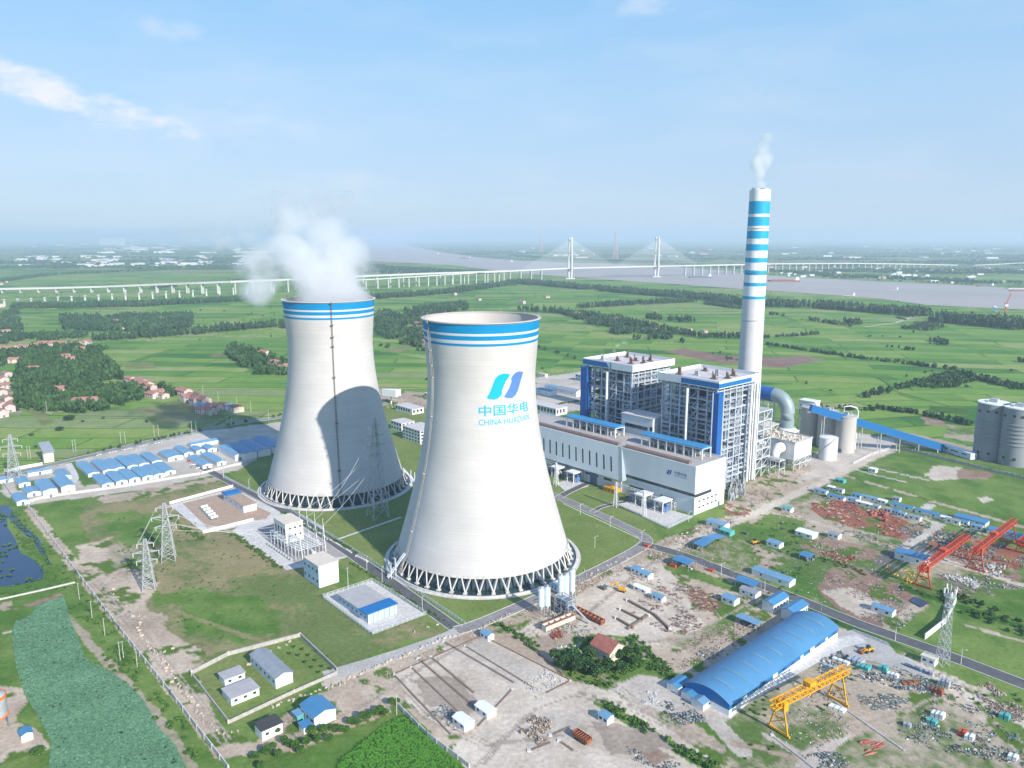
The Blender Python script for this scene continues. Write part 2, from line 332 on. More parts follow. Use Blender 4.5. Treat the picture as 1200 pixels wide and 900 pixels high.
# brown and yellow plots among the fields
for p,t in (([(778,412),(800,408),(850,417),(905,419),(945,417),(968,421),(920,431),(880,429),(840,425)],'B'),([(445,413),(470,404),(488,407),(470,413)],'P'),([(140,425),(180,424),(185,431),(150,433)],'P'),
    ([(245,417),(270,412),(272,416),(250,418)],'B'),([(30,480),(50,478),(62,495),(50,500)],'P'),([(160,478),(250,470),(262,490),(180,498)],'P'),([(1090,475),(1140,480),(1135,487),(1085,483)],'K'),
    ([(1110,497),(1160,505),(1200,520),(1150,520),(1105,512)],'W'),([(1080,488),(1105,492),(1110,500),(1085,498)],'M'),([(1045,502),(1080,510),(1140,524),(1200,545),(1200,552),(1040,515)],'W'),
    ([(0,455),(20,450),(28,485),(0,488)],'W'),([(205,314),(300,312),(300,318),(200,320)],'P')): poly(p,t,3)
for p,wd,t in (([(1015,383),(1050,378),(1085,366)],9,'S'),([(900,372),(1015,383),(1200,400)],7,'P'),([(0,466),(60,484),(130,470),(215,460)],5,'D'),([(130,520),(250,494),(330,481)],4,'P'),
    ([(0,395),(120,398),(200,400),(330,390)],7,'D'),([(440,390),(600,430)],4,'K'),([(240,425),(340,400)],3,'K'),([(600,400),(690,425)],4,'K'),([(630,440),(690,430),(700,425)],4,'D')): line(p,wd,t)
# camp, towers' lawns, dry field
poly([(0,578),(8,560),(130,530),(240,505),(330,494),(338,540),(160,575),(28,592)],'C',2)
for p in ([(80,538),(98,545),(128,565),(98,570),(80,550)],[(20,575),(60,566),(62,560),(18,566)]): poly(p,'G',1)
poly([(270,556),(330,520),(450,457),(520,464),(640,500),(760,600),(775,640),(620,700),(580,722),(520,738),(440,700),(330,600)],'L',1)
poly([(95,592),(150,582),(280,560),(330,600),(400,690),(525,738),(400,780),(250,785),(190,750),(165,700),(110,655)],'Y',8)
poly([(180,690),(260,690),(330,720),(320,750),(240,745)],'G',14); poly([(120,600),(190,600),(200,640),(130,640)],'G',12)
poly([(100,582),(150,577),(235,562),(262,556),(262,562),(170,583),(125,590)],'D',5)
poly([(88,640),(125,630),(140,650),(178,660),(182,692),(170,712),(200,735),(240,770),(232,795),(258,850),(300,870),(330,872),(262,893),(95,672)],'D',7)
poly([(128,640),(140,632),(160,650),(180,655),(175,670),(130,665)],'W',6)
line([(35,597),(120,704),(200,800),(262,882)],7,'D',.8)
line([(290,625),(400,615)],2,'P'); line([(215,720),(330,760)],3,'P'); line([(230,775),(345,745)],4,'P')
# ponds' banks and the far left yard
poly([(-80,690),(40,690),(85,682),(262,900),(215,900),(180,850),(85,700),(40,712),(-80,720)],'G',3)
line([(60,700),(120,770),(200,860),(225,900)],4,'W',2); poly([(0,706),(14,704),(16,714),(0,718)],'D',3); line([(22,712),(45,706),(66,699)],5,'M',2); line([(8,742),(35,733)],3,'S')
poly([(-200,830),(0,802),(26,806),(32,822),(20,842),(38,852),(56,862),(56,880),(0,895),(-200,920)],'D',3)
# yards south of the long site road
poly([(262,893),(300,868),(345,832),(400,800),(520,748),(600,712),(650,690),(700,670),(770,635),(850,603),(1000,535),(1010,545),(900,610),(860,640),(905,700),(870,718),(800,758),(745,772),(700,745),(650,765),(760,815),(850,870),(910,900),(860,930),(560,930),(520,870),(465,824),(430,836),(330,875)],'D',4)
poly([(462,790),(565,745),(667,795),(640,812),(560,852),(528,862),(478,822)],'S',2); poly([(515,760),(560,748),(640,790),(600,806)],'C',3)
poly([(530,875),(560,852),(660,805),(700,800),(780,850),(850,900),(700,930),(560,930)],'S',4); poly([(600,740),(690,690),(730,664),(775,655),(800,700),(830,738),(760,762),(700,752),(690,738),(620,745)],'S',5)
poly([(610,850),(640,835),(680,840),(690,860),(640,880),(615,878)],'C',3); poly([(750,885),(765,880),(790,890),(770,900)],'M',3)
poly([(710,808),(750,790),(800,800),(850,845),(800,845),(770,830)],'C',3)
poly([(648,767),(690,742),(745,745),(795,790),(790,802),(748,784),(708,808),(662,790)],'G',2); line([(704,824),(770,865),(835,900),(870,925)],6,'G'); 
poly([(745,770),(790,740),(850,735),(900,705),(940,720),(850,800),(800,800)],'D',3); line([(800,755),(850,730)],9,'W',2)
poly([(838,850),(905,798),(985,762),(1010,775),(1110,815),(1000,842),(960,868),(990,900),(900,905),(860,880)],'W',5)
poly([(350,890),(430,832),(463,824),(545,898),(545,930),(300,930)],'G',2); poly([(452,845),(475,838),(545,905),(500,930),(380,930),(395,890)],'K',1)
line([(300,876),(345,875),(450,832)],6,'D'); line([(150+235,800),(520,748)],7,'S',.8); line([(262,885),(330,868),(400,840)],6,'D')
poly([(225,785),(280,762),(350,748),(395,790),(300,842),(270,850)],'L',1); 
# east of the cross road
poly([(770,645),(870,606),(950,575),(1010,585),(1060,600),(1120,630),(1200,660),(1200,690),(1090,700),(1050,738),(1000,728),(860,690)],'X',4); poly([(900,800),(985,762),(1110,812),(1200,870),(1200,905),(860,905),(850,870)],'X',5)
poly([(866,612),(905,600),(945,608),(935,632),(900,640),(870,630)],'G',4); poly([(780,665),(880,640),(925,655),(900,690),(860,695)],'D',4); poly([(905,662),(945,668),(970,700),(940,712),(905,690)],'G',6)
poly([(820,620),(870,618),(905,700),(850,680),(800,650)],'W',5); poly([(790,660),(905,700),(900,706),(780,668)],'G',2)
poly([(948,592),(985,583),(1050,606),(1085,620),(1062,635),(1000,618),(960,606)],'R',5); poly([(1060,615),(1090,615),(1075,632),(1055,635)],'M',3)
poly([(958,690),(972,665),(1000,662),(1085,695),(1092,706),(1052,738),(1000,728)],'M',3); poly([(960,690),(1000,690),(1045,715),(1010,725)],'S',4)
poly([(940,640),(960,625),(1040,650),(1030,662),(960,650)],'M',4); poly([(1078,640),(1200,672),(1200,690),(1090,650)],'M',5); poly([(1095,615),(1200,645),(1200,670),(1080,640)],'R',8)
line([(895,592),(940,607),(1040,640),(1060,643)],5,'D'); line([(1062,640),(1102,614),(1085,607)],7,'C',.5); line([(1030,660),(1062,642)],8,'A',.5)
line([(955,547),(1118,595),(1260,635)],5,'D'); line([(1085,607),(1140,622),(1240,650)],4,'D'); line([(1062,643),(1110,658),(1200,686),(1260,704)],6,'S'); line([(1000,550),(1060,565)],3,'C'); line([(1010,545),(1085,562)],3,'S'); line([(880,612),(900,600),(938,608)],4,'D')
poly([(1083,556),(1100,545),(1128,548),(1122,561),(1095,563)],'S',3); poly([(1125,548),(1165,555),(1160,562),(1120,560)],'M',3); poly([(1145,584),(1156,582),(1166,586),(1152,590)],'S',1); poly([(1078,595),(1086,589),(1098,592),(1090,598)],'C',.5)
poly([(930,545),(1003,507),(1048,514),(1052,528),(1000,550),(930,566)],'C',1); poly([(850,592),(862,570),(930,545),(955,545),(890,600),(850,608)],'D',3); line([(790,640),(870,608),(1000,548),(1045,524)],9,'S',.8)
line([(1035,742),(1078,708)],7,'D',.6); line([(1135,733),(1200,752)],3,'D'); line([(1060,690),(1200,735)],7,'K',2)
poly([(940,745),(985,735),(1030,755),(1040,765),(1000,757),(960,760)],'S',1)
line([(985,752),(930,783),(868,818),(838,845),(870,880)],7.5,'C',.4); line([(1000,752),(1060,775),(1120,800),(1160,825),(1250,870)],9,'S',.8); line([(1155,822),(1130,812),(1090,815)],9,'S'); line([(1120,812),(1060,825),(985,862),(965,875)],8,'D'); line([(1120,815),(1200,880)],6,'D'); line([(1003,790),(1085,820)],4,'D'); line([(860,870),(1000,905)],3,'D'); line([(900,862),(930,880),(960,900)],4,'C'); poly([(940,880),(1000,860),(980,880),(960,905),(930,900)],'C',2)
poly([(1130,800),(1165,808),(1158,815),(1135,812)],'D',2); poly([(628,443),(700,432),(700,478),(655,484),(628,470)],'C',3); poly([(440,455),(520,462),(520,480),(445,475)],'D',3)
for P_ in ([(560,898),(600,850),(650,815),(700,812),(780,850),(850,880)],[(470,812),(530,868),(600,880),(700,850)],[(640,748),(690,720),(720,690),(770,655)],[(600,735),(650,750),(700,800),(790,850)],[(290,880),(380,850),(450,815),(520,760),(640,712)],[(700,745),(760,765),(830,735),(890,700)],[(900,900),(1000,850),(1110,815)],[(1050,765),(1160,822)],[(110,680),(165,750),(215,805),(262,870)]):
    W_=[at(*p) for p in P_]; W_=[W_[0]]+[((a[0]+b[0])/2,(a[1]+b[1])/2) for a,b in zip(W_[:-1],W_[1:])]+[W_[-1]]
    for o_ in (-1.1,1.1,2.6):
        line([(x+o_,y+o_*.6) for x,y in W_],.75,'T',1.0,world=True)
poly([(690,850),(760,850),(790,880),(720,890)],'T',6); poly([(480,800),(530,790),(560,830),(520,845)],'T',8)
# far bank, towns: grey-pale soil mixed in
fm=(gy>5200)|((gx<-1200)&(gy>4200)); t_=(fbm(gx,gy,900,71,4)>.56)&fm; t_&=(fbm(gx,gy,150,77,3)>.5); fill(t_,'P'); col[t_,3]=0
V=np.stack([gx,gy,np.zeros(NV)],1)
ii=(np.arange(NR-1)[:,None]*NA+np.arange(NA-1)[None]).ravel(); Q=np.stack([ii,ii+1,ii+NA+1,ii+NA],1)
# the part of the same sheet behind and beside the camera
a2=np.radians(np.linspace(64,296,60)); r2=np.array([.01,60,120,170,400,1500,8000,80000]); ex=[];
RR2,AA2=np.meshgrid(r2,a2,indexing='ij'); V2=np.stack([(RR2*np.sin(AA2)).ravel(),(RR2*np.cos(AA2)).ravel(),np.zeros(RR2.size)],1)
i2=(np.arange(len(r2)-1)[:,None]*60+np.arange(59)[None]).ravel(); Q2=np.stack([i2,i2+1,i2+61,i2+60],1)+NV
Vall=np.concatenate([V,V2]); Qall=np.concatenate([Q,Q2])[:,::-1]
gcol=np.concatenate([col,np.tile(np.array([[.08,.15,.03,0.]],np.float32),(len(V2),1))])
def ground_mat():
    m=bpy.data.materials.new('ground'); m.use_nodes=True; nt=m.node_tree; N=nt.nodes; L=nt.links; b=N['Principled BSDF']
    b.inputs['Roughness'].default_value=.95; b.inputs['Specular IOR Level'].default_value=.08
    at_=N.new('ShaderNodeAttribute'); at_.attribute_name='land'; tc=N.new('ShaderNodeTexCoord'); P=tc.outputs['Object']
    def mth(op,a,b_=None,cl=False):
        n=N.new('ShaderNodeMath'); n.operation=op; n.use_clamp=cl
        for i,v in enumerate((a,b_)):
            if v is None: continue
            if isinstance(v,(int,float)): n.inputs[i].default_value=v
            else: L.new(v,n.inputs[i])
        return n.outputs[0]
    def noise(s,d=4,vec=P,r=.6):
        n=N.new('ShaderNodeTexNoise'); n.inputs['Scale'].default_value=s; n.inputs['Detail'].default_value=d; n.inputs['Roughness'].default_value=r; L.new(vec,n.inputs[0]); return n.outputs[0]
    def mix(f,a,b_,mode='MIX'):
        n=N.new('ShaderNodeMixRGB'); n.blend_type=mode
        for i,v in enumerate((f,a,b_)):
            if isinstance(v,(int,float)): n.inputs[i].default_value=v
            elif isinstance(v,tuple): n.inputs[i].default_value=(*v,1)
            else: L.new(v,n.inputs[i])
        return n.outputs[0]
    # field parcels: large blocks of land, each with its own strip direction
    big=N.new('ShaderNodeTexVoronoi'); big.voronoi_dimensions='2D'; big.inputs['Scale'].default_value=.0016; L.new(P,big.inputs[0])
    sepb=N.new('ShaderNodeSeparateColor'); L.new(big.outputs['Color'],sepb.inputs[0])
    angle=mth('ADD',mth('MULTIPLY',mth('ROUND',mth('MULTIPLY',sepb.outputs[0],3.)),.16),-.12)
    vr=N.new('ShaderNodeVectorRotate'); vr.rotation_type='Z_AXIS'; L.new(P,vr.inputs['Vector']); L.new(angle,vr.inputs['Angle'])
    wob=N.new('ShaderNodeVectorMath'); wob.operation='MULTIPLY_ADD'
    nw=N.new('ShaderNodeTexNoise'); nw.inputs['Scale'].default_value=.004; L.new(P,nw.inputs[0]); L.new(nw.outputs['Color'],wob.inputs[0]); wob.inputs[1].default_value=(50,50,0); L.new(vr.outputs[0],wob.inputs[2])
    def cells(sx,sy,off):
        br=N.new('ShaderNodeTexBrick'); br.offset=off; br.inputs['Scale'].default_value=1; br.inputs['Brick Width'].default_value=sx; br.inputs['Row Height'].default_value=sy
        br.inputs['Mortar Size'].default_value=1.5; br.inputs['Mortar Smooth'].default_value=.3; br.inputs['Color1'].default_value=(0,0,0,1); br.inputs['Color2'].default_value=(1,1,1,1); br.inputs['Mortar'].default_value=(0,0,0,1)
        L.new(wob.outputs[0],br.inputs[0]); return br
    b1=cells(210,42,.37); b2=cells(640,170,.5)
    rp=N.new('ShaderNodeValToRGB'); cr=rp.color_ramp; cr.elements[0].position=0; cr.elements[0].color=(.045,.145,.032,1); cr.elements[1].position=1; cr.elements[1].color=(.21,.26,.11,1)
    for p_,c_ in ((.25,(.095,.21,.038)),(.5,(.145,.26,.05)),(.72,(.20,.285,.068)),(.9,(.27,.295,.11))):
        e=cr.elements.new(p_); e.color=(*c_,1)
    v1=mth('ADD',mth('MULTIPLY',mth('SUBTRACT',b1.outputs['Color'],.4),.75),mth('MULTIPLY',b2.outputs['Color'],.6)); v1=mth('ADD',v1,mth('MULTIPLY',mth('SUBTRACT',noise(.008,5),.34),1.1)); L.new(v1,rp.inputs[0])
    f=rp.outputs[0]
    f=mix(mth('MULTIPLY',b1.outputs['Fac'],.55),f,(.05,.10,.03)); f=mix(mth('MULTIPLY',b2.outputs['Fac'],.75),f,(.028,.06,.02))
    # woods and scrub mottling far out
    sp=N.new('ShaderNodeVectorMath'); sp.operation='LENGTH'; L.new(P,sp.inputs[0]); dist=sp.outputs['Value']
    fr=N.new('ShaderNodeMapRange'); fr.inputs[1].default_value=3500; fr.inputs[2].default_value=7000; L.new(dist,fr.inputs[0])
    sm=N.new('ShaderNodeMapping'); sm.inputs['Scale'].default_value=(.5,1.6,1); L.new(P,sm.inputs[0])
    wn=noise(.0022,6,sm.outputs[0],.7); wm=mth('MULTIPLY',mth('MULTIPLY',mth('SUBTRACT',wn,.47),14.,True),fr.outputs[0])
    f=mix(wm,f,(.022,.055,.025))
    c=mix(at_.outputs['Alpha'],at_.outputs['Color'],f)
    # fine variation of every surface
    n1=noise(.45,6); n2=noise(2.2,3); n3=noise(.05,5)
    g=mth('ADD',mth('MULTIPLY',mth('SUBTRACT',n1,.5),.95),mth('MULTIPLY',mth('SUBTRACT',n2,.5),.8)); 
    fa=N.new('ShaderNodeMapRange'); fa.inputs[1].default_value=500; fa.inputs[2].default_value=1600; fa.inputs[3].default_value=1.; fa.inputs[4].default_value=.35; L.new(dist,fa.inputs[0])
    g=mth('ADD',mth('MULTIPLY',g,fa.outputs[0]),mth('MULTIPLY',mth('SUBTRACT',n3,.5),.55)); g=mth('ADD',g,1.)
    vm=N.new('ShaderNodeVectorMath'); vm.operation='SCALE'; L.new(c,vm.inputs[0]); L.new(g,vm.inputs['Scale']); L.new(vm.outputs[0],b.inputs['Base Color'])
    bp=N.new('ShaderNodeBump'); bp.inputs['Strength'].default_value=.5; bp.inputs['Distance'].default_value=.5; L.new(n1,bp.inputs['Height']); L.new(bp.outputs[0],b.inputs['Normal'])
    return m
gm=npmesh('ground',Vall,Qall,ground_mat())
ca=gm.color_attributes.new('land','FLOAT_COLOR','POINT'); ca.data.foreach_set('color',gcol.ravel())
g=link('ground',gm); tag(g,kind='structure')
del V,Q,Vall,Qall,RR,AA,GX,GY

def sheet(name,pts,m,z,kind='structure',px=True,parent=None,zz=0):
    P=[at(*p) if px else p for p in pts]
    a=sum(P[i][0]*P[(i+1)%len(P)][1]-P[(i+1)%len(P)][0]*P[i][1] for i in range(len(P)))
    if a<0: P=P[::-1]
    b=MB(); b.add([(x,y,z) for x,y in P],[tuple(range(len(P)))]); o=b.build(name,m,parent)
    if kind: o['kind']=kind
    return o
def smooth(P,k=2):
    for _ in range(k):
        q=[P[0]]
        for a,b in zip(P[:-1],P[1:]): q+=[(a[0]*.75+b[0]*.25,a[1]*.75+b[1]*.25),(a[0]*.25+b[0]*.75,a[1]*.25+b[1]*.75)]
        P=q+[P[-1]]
    return P
def road(name,pts,wd,m,z=.03,kerb=True,marks=False,px=True,sm=2):
    P=smooth([at(*p) if px else p for p in pts],sm); n=len(P); Lf=[];Rt=[]
    for i in range(n):
        a=Vector(P[max(i-1,0)]);b=Vector(P[min(i+1,n-1)]); d=(b-a).normalized(); nn=Vector((-d.y,d.x)); c=Vector(P[i]); Lf.append((c,nn))
    b=MB()
    def strip(o0,o1,z0,z1=None,m_=0):
        vs=[];z1=z0 if z1 is None else z1
        for c,nn in Lf: p=c+nn*o0;q=c+nn*o1; vs+=[(p.x,p.y,z0),(q.x,q.y,z1)]
        b.add(vs,[(2*i,2*i+1,2*i+3,2*i+2) for i in range(n-1)],m_)
    strip(wd/2,-wd/2,z,None,0)
    if kerb:
        for s_ in (1,-1):
            o=s_*wd/2; strip(o+.35,o-.0,.14,.14,1) if s_>0 else strip(o,o-.35,.14,.14,1)
            strip(o,o-s_*.001,.14,0,1) if s_>0 else strip(o-s_*.001,o,0,.14,1)
            e=o+s_*.35; strip(e,e+s_*.001,.14,0,1)
    if marks:
        strip(.1,-.1,z+.01,None,2); 
    o=b.build(name,[m,K['kerb'],K['mark']]); o['kind']='structure'; return o
# water
def water_mat(name,c,rough,rs=.03,spec=.5,bump=.15):
    m=mat(name,c,rough,var=.12,scale=rs,spec=spec,bump=bump,bscale=.15); return m
RIVER=[(438,284.5),(465,283.5),(474,285.5),(485,289),(520,296),(560,301.5),(600,304.8),(650,307),(712,309),(790,312.5),(875,319.5),(900,323.2),(1025,329.8),(1150,335.5),(1200,338.5),(1400,352),(1400,378),(1200,363),(1085,357.5),(1030,350),(900,340.5),(872,339),(775,332),(687,326),(600,319.5),(570,315.5),(520,310),(440,306.5),(415,303),(380,297),(370,290),(400,287)]
K['river']=water_mat('muddy_river_water',(.37,.325,.30),.6,.002,.15,.1)
sheet('river',RIVER,K['river'],.6)
K['pond']=water_mat('dark_pond_water',(.012,.035,.09),.12,.03,.5,.1)
sheet('pond_water',[(-90,600),(2,593),(7,600),(9,618),(18,632),(24,648),(40,656),(52,668),(50,679),(30,684),(8,687),(-90,694)],K['pond'],.05)
sheet('pond_channel',[(2,593),(10,592),(28,616),(45,630),(60,662),(56,662),(40,636),(22,620),(9,606)],K['pond'],.058)
LOT=[(45,709),(75,700),(80,722),(92,752),(100,773),(125,786),(150,802),(168,822),(183,850),(205,875),(220,905),(225,940),(60,940),(58,905),(60,868),(50,848),(30,815),(22,790),(16,760),(15,738),(20,728),(36,722)]
K['lotuswater']=water_mat('lotus_pond_water',(.03,.07,.05),.3,.05)
sheet('lotus_pond_water',LOT,K['lotuswater'],.06)
# roads
RD=lambda *a,**k: road(*a,**k)
RD('plant_road',[(232,545),(262,561),(340,601),(420,655),(535,737)],7,K['asphalt'])
RD('plant_road',[(535,739),(560,732),(640,697),(700,669),(757,639),(758,630),(735,618),(700,602),(655,583),(600,560)],8,K['asphalt_grey'],z=.045,sm=3)
RD('plant_road',[(655,583),(668,575),(712,556)],6,K['asphalt'],z=.035,kerb=True)
RD('plant_road',[(693,600),(706,593),(733,588)],4,K['asphalt'],z=.033)
RD('asphalt_road',[(750,637),(782,645),(817,656),(850,670),(900,689),(940,704),(1000,729),(1040,743),(1100,764),(1200,802),(1300,841)],8.5,K['asphalt'],z=.05)
RD('site_road',[(380,792),(440,775),(520,748),(540,738)],8,K['conc'],z=.04,kerb=False)
RD('camp_road',[(-60,570),(60,545),(130,528),(250,500),(335,488)],10,K['asphalt_grey'],z=.035)
RD('camp_road',[(80,543),(90,560),(85,566)],5,K['conc_light'],z=.03,kerb=False)
RD('footpath',[(393,633),(470,606)],2.2,K['conc_light'],z=.03,kerb=False)
RD('footpath',[(660,590),(790,650)],.8,K['conc_light'],z=.025,kerb=False)
sheet('concrete_apron',[(958,756),(1000,737),(1040,752),(1050,765),(1095,790),(1088,799),(1030,777),(995,768),(962,772),(948,768)],K['conc'],.03)
RD('concrete_road',[(1010,748),(985,752),(930,783),(868,818),(846,838)],8,K['conc_light'],z=.04,kerb=False)
# ================================================================ PLANT
# ---------------------------------------------------------------- cooling towers
TZ,TR,TT,TB,TW=150.,34.8,32.4,9.5,53.
def tower_r(z):
    zt=118.
    if z<zt: return TT*math.sqrt(1+((zt-z)/(zt-TB))**2*((TW/TT)**2-1))
    return TT+(z-zt)/(TZ-zt)*(TR-TT)
def shell_mat():
    m=bpy.data.materials.new('tower_shell_paint'); m.use_nodes=True; nt=m.node_tree; N=nt.nodes; L=nt.links; b=N['Principled BSDF']; b.inputs['Roughness'].default_value=.75; b.inputs['Specular IOR Level'].default_value=.2
    tc=N.new('ShaderNodeTexCoord'); sx=N.new('ShaderNodeSeparateXYZ'); L.new(tc.outputs['Object'],sx.inputs[0])
    mp=N.new('ShaderNodeMapping'); mp.inputs['Scale'].default_value=(.02,.02,.75); L.new(tc.outputs['Object'],mp.inputs[0])
    nz=N.new('ShaderNodeTexNoise'); nz.inputs['Scale'].default_value=1.; nz.inputs['Detail'].default_value=5; nz.inputs['Roughness'].default_value=.75; L.new(mp.outputs[0],nz.inputs[0])
    n2=N.new('ShaderNodeTexNoise'); n2.inputs['Scale'].default_value=.06; n2.inputs['Detail'].default_value=6; L.new(tc.outputs['Object'],n2.inputs[0])
    mr=N.new('ShaderNodeMapRange'); mr.inputs[1].default_value=.3; mr.inputs[2].default_value=.7; mr.inputs[3].default_value=.91; mr.inputs[4].default_value=1.04; L.new(nz.outputs[0],mr.inputs[0])
    m2=N.new('ShaderNodeMapRange'); m2.inputs[1].default_value=.3; m2.inputs[2].default_value=.7; m2.inputs[3].default_value=.92; m2.inputs[4].default_value=1.04; L.new(n2.outputs[0],m2.inputs[0])
    # formwork lift joints every 1.5 m
    fr=N.new('ShaderNodeMath'); fr.operation='FRACT'; dv=N.new('ShaderNodeMath'); dv.operation='DIVIDE'; L.new(sx.outputs[2],dv.inputs[0]); dv.inputs[1].default_value=1.5; L.new(dv.outputs[0],fr.inputs[0])
    lt=N.new('ShaderNodeMapRange'); lt.inputs[1].default_value=.0; lt.inputs[2].default_value=.22; lt.inputs[3].default_value=.93; lt.inputs[4].default_value=1.; L.new(fr.outputs[0],lt.inputs[0])
    mu=N.new('ShaderNodeMath'); mu.operation='MULTIPLY'; L.new(mr.outputs[0],mu.inputs[0]); L.new(m2.outputs[0],mu.inputs[1])
    mu2=N.new('ShaderNodeMath'); mu2.operation='MULTIPLY'; L.new(mu.outputs[0],mu2.inputs[0]); L.new(lt.outputs[0],mu2.inputs[1])
    rz=N.new('ShaderNodeMapRange'); rz.inputs[1].default_value=130; rz.inputs[2].default_value=150; L.new(sx.outputs[2],rz.inputs[0])
    rp=N.new('ShaderNodeValToRGB'); cr=rp.color_ramp; cr.interpolation='CONSTANT'; wc=(.54,.525,.515,1); bc=(.0,.24,.52,1)
    q=lambda z:(z-130)/20
    cr.elements[0].position=0; cr.elements[0].color=wc; cr.elements[1].position=q(137.2); cr.elements[1].color=bc
    for z,c in ((138.7,(.6,.6,.6,1)),(140.6,bc),(143.1,(.6,.6,.6,1)),(144.4,bc),(149.3,wc)): e=cr.elements.new(q(z)); e.color=c
    L.new(rz.outputs[0],rp.inputs[0]); vm=N.new('ShaderNodeVectorMath'); vm.operation='SCALE'; L.new(rp.outputs[0],vm.inputs[0]); L.new(mu2.outputs[0],vm.inputs['Scale']); L.new(vm.outputs[0],b.inputs['Base Color'])
    return m
K['shell']=shell_mat(); K['shell_in']=mat('tower_inner_concrete',(.50,.47,.45),.85,var=.1,scale=.05,streak=.2)
K['fillm']=mat('wet_fill_blocks',(.05,.085,.11),.6,var=.5,scale=.25,streak=.1,fine=1.)
def cooling_tower(label,xy):
    t=thing('cooling_tower',label,'cooling tower',xy,0)
    n=128; b=MB(); zs=[TB+(TZ-TB)*i/56 for i in range(57)]
    b.lathe([(tower_r(z),z) for z in zs],n,0)
    b.lathe([(tower_r(TZ),TZ),(tower_r(TZ)+.9,TZ-.05),(tower_r(TZ)+.9,TZ+.45),(tower_r(TZ)-.9,TZ+.45),(tower_r(TZ)-.55,TZ-1)],n,1)
    b.lathe([(tower_r(z)-.55,z) for z in zs[::-1]]+[(tower_r(TB),TB)],n,1)
    o=b.build('shell',[K['shell'],K['shell_in']],t); o.data.polygons.foreach_set('use_smooth',[True]*len(o.data.polygons)); o.data.set_sharp_from_angle(angle=R(40))
    c=MB(); c.lathe([(TW-.7,TB-1.),(TW+.5,TB-1.),(TW+.2,TB+.6)],n); c.lathe([(TW-.7,TB-1.),(TW-.7,TB+.2)],n); c.build('ring_beam',K['conc_light'],t)
    m=44
    for i in range(m):
        a=2*math.pi*i/m; d=2*math.pi/m*.36; pb=MB()
        P=Vector((math.cos(a)*55.9,math.sin(a)*55.9,.9))
        for e in (-1,1):
            r_=TW-.1; pb.beam(P,(math.cos(a+d*e)*r_,math.sin(a+d*e)*r_,TB-.5),.7)
        pb.cbox(P.x,P.y,0,2.2,2.2,1.2,0,a); pb.build('support_legs',K['conc_light'],t)
    b=MB(); b.lathe([(59.6,0),(59.6,1.0),(58.7,1.0),(58.7,.2)],n); b.lathe([(61.6,.06),(59.6,.07)],n,0); b.build('basin_wall',K['conc_light'],t)
    b=MB(); b.lathe([(.1,.45),(58.75,.45)],n); b.build('basin_water',K['water'],t)
    b=MB(); b.lathe([(50.5,.45),(50.5,8.3),(.1,8.3)],96); b.build('cooling_fill',K['fillm'],t)
    return t

T2=at(566,650); T1=at(395,568)
ct2=cooling_tower('nearer cooling tower in front, bare rim open, with a two-wave logo and CHINA HUADIAN lettering',T2)
ct1=cooling_tower('farther cooling tower behind on the left, steaming at the top, with a dark ladder line',T1)
def ladder(t,azim,mt,z0=2.,wd=.5):
    b=MB(); zs=[z0]+[12+i*4.6 for i in range(30)]+[TZ+.6]; ca,sa=math.cos(azim),math.sin(azim)
    rr=lambda z:(tower_r(max(z,TB)) if z>=TB else TW+(TB-z)*.55)
    for z0_,z1_ in zip(zs[:-1],zs[1:]):
        for e in (-wd,wd):
            p=lambda z,off:(ca*(rr(z)+off)-sa*e,sa*(rr(z)+off)+ca*e,z)
            b.beam(p(z0_,.3),p(z1_,.3),.18); b.beam(p(z0_,1.1),p(z1_,1.1),.12)
        b.beam((ca*(rr(z1_)+.3)-sa*wd,sa*(rr(z1_)+.3)+ca*wd,z1_),(ca*(rr(z1_)+.3)+sa*wd,sa*(rr(z1_)+.3)-ca*wd,z1_),.15)
    for z in (26,60,94,117,124,133,149): b.cbox(ca*(rr(z)+.8),sa*(rr(z)+.8),z,1.2,2.0,.3,0,azim); b.cbox(ca*(rr(z)+1.6),sa*(rr(z)+1.6),z+.35,.12,2.0,.9,0,azim)
    b.build('ladder',mt,t)
def hit(px,py,c):
    d=ray(px,py); lo=200.;t=300.
    for _ in range(4000):
        t+=.15; z=CH+d.z*t
        if TB<z<TZ and math.hypot(d.x*t-c[0],d.y*t-c[1])<tower_r(z): return math.atan2(d.y*t-c[1],d.x*t-c[0]),z
q=hit(393,470,T1); ladder(ct1,q[0],K['dladder'] if 'dladder' in K else mat('weathered_ladder_steel',(.17,.15,.14),.8),2.,.3)
ladder(ct2,q[0]-R(73),K['shell_in'],2.,.7)
# stair at the foot and warning lights on the rim
for t in (ct1,ct2):
    for k in range(12):
        a=2*math.pi*k/12+.2; b=MB(); b.cyl((math.cos(a)*(TR+.4),math.sin(a)*(TR+.4),TZ+.4),(math.cos(a)*(TR+.4),math.sin(a)*(TR+.4),TZ+2.6),.12,.05,6); b.build('lightning_rod',K['steel'],t)
    b=MB(); a=q[0]-R(73) if t is ct2 else q[0]+R(75); u=Vector((math.cos(a),math.sin(a),0)); v=Vector((-u.y,u.x,0))
    for e in (-.9,.9):
        b.beam(u*(60)+v*e,u*60+v*e+Vector((0,0,12)),.4); b.beam(u*63+v*e,u*63+v*e+Vector((0,0,10)),.4)
        b.beam(u*65+v*e+Vector((0,0,1)),u*53.5+v*e+Vector((0,0,13.5)),.5)
    b.beam(u*65+Vector((0,0,1)),u*53.5+Vector((0,0,13.5)),1.6,0,.25); b.build('access_stair',K['wsteel'],t)
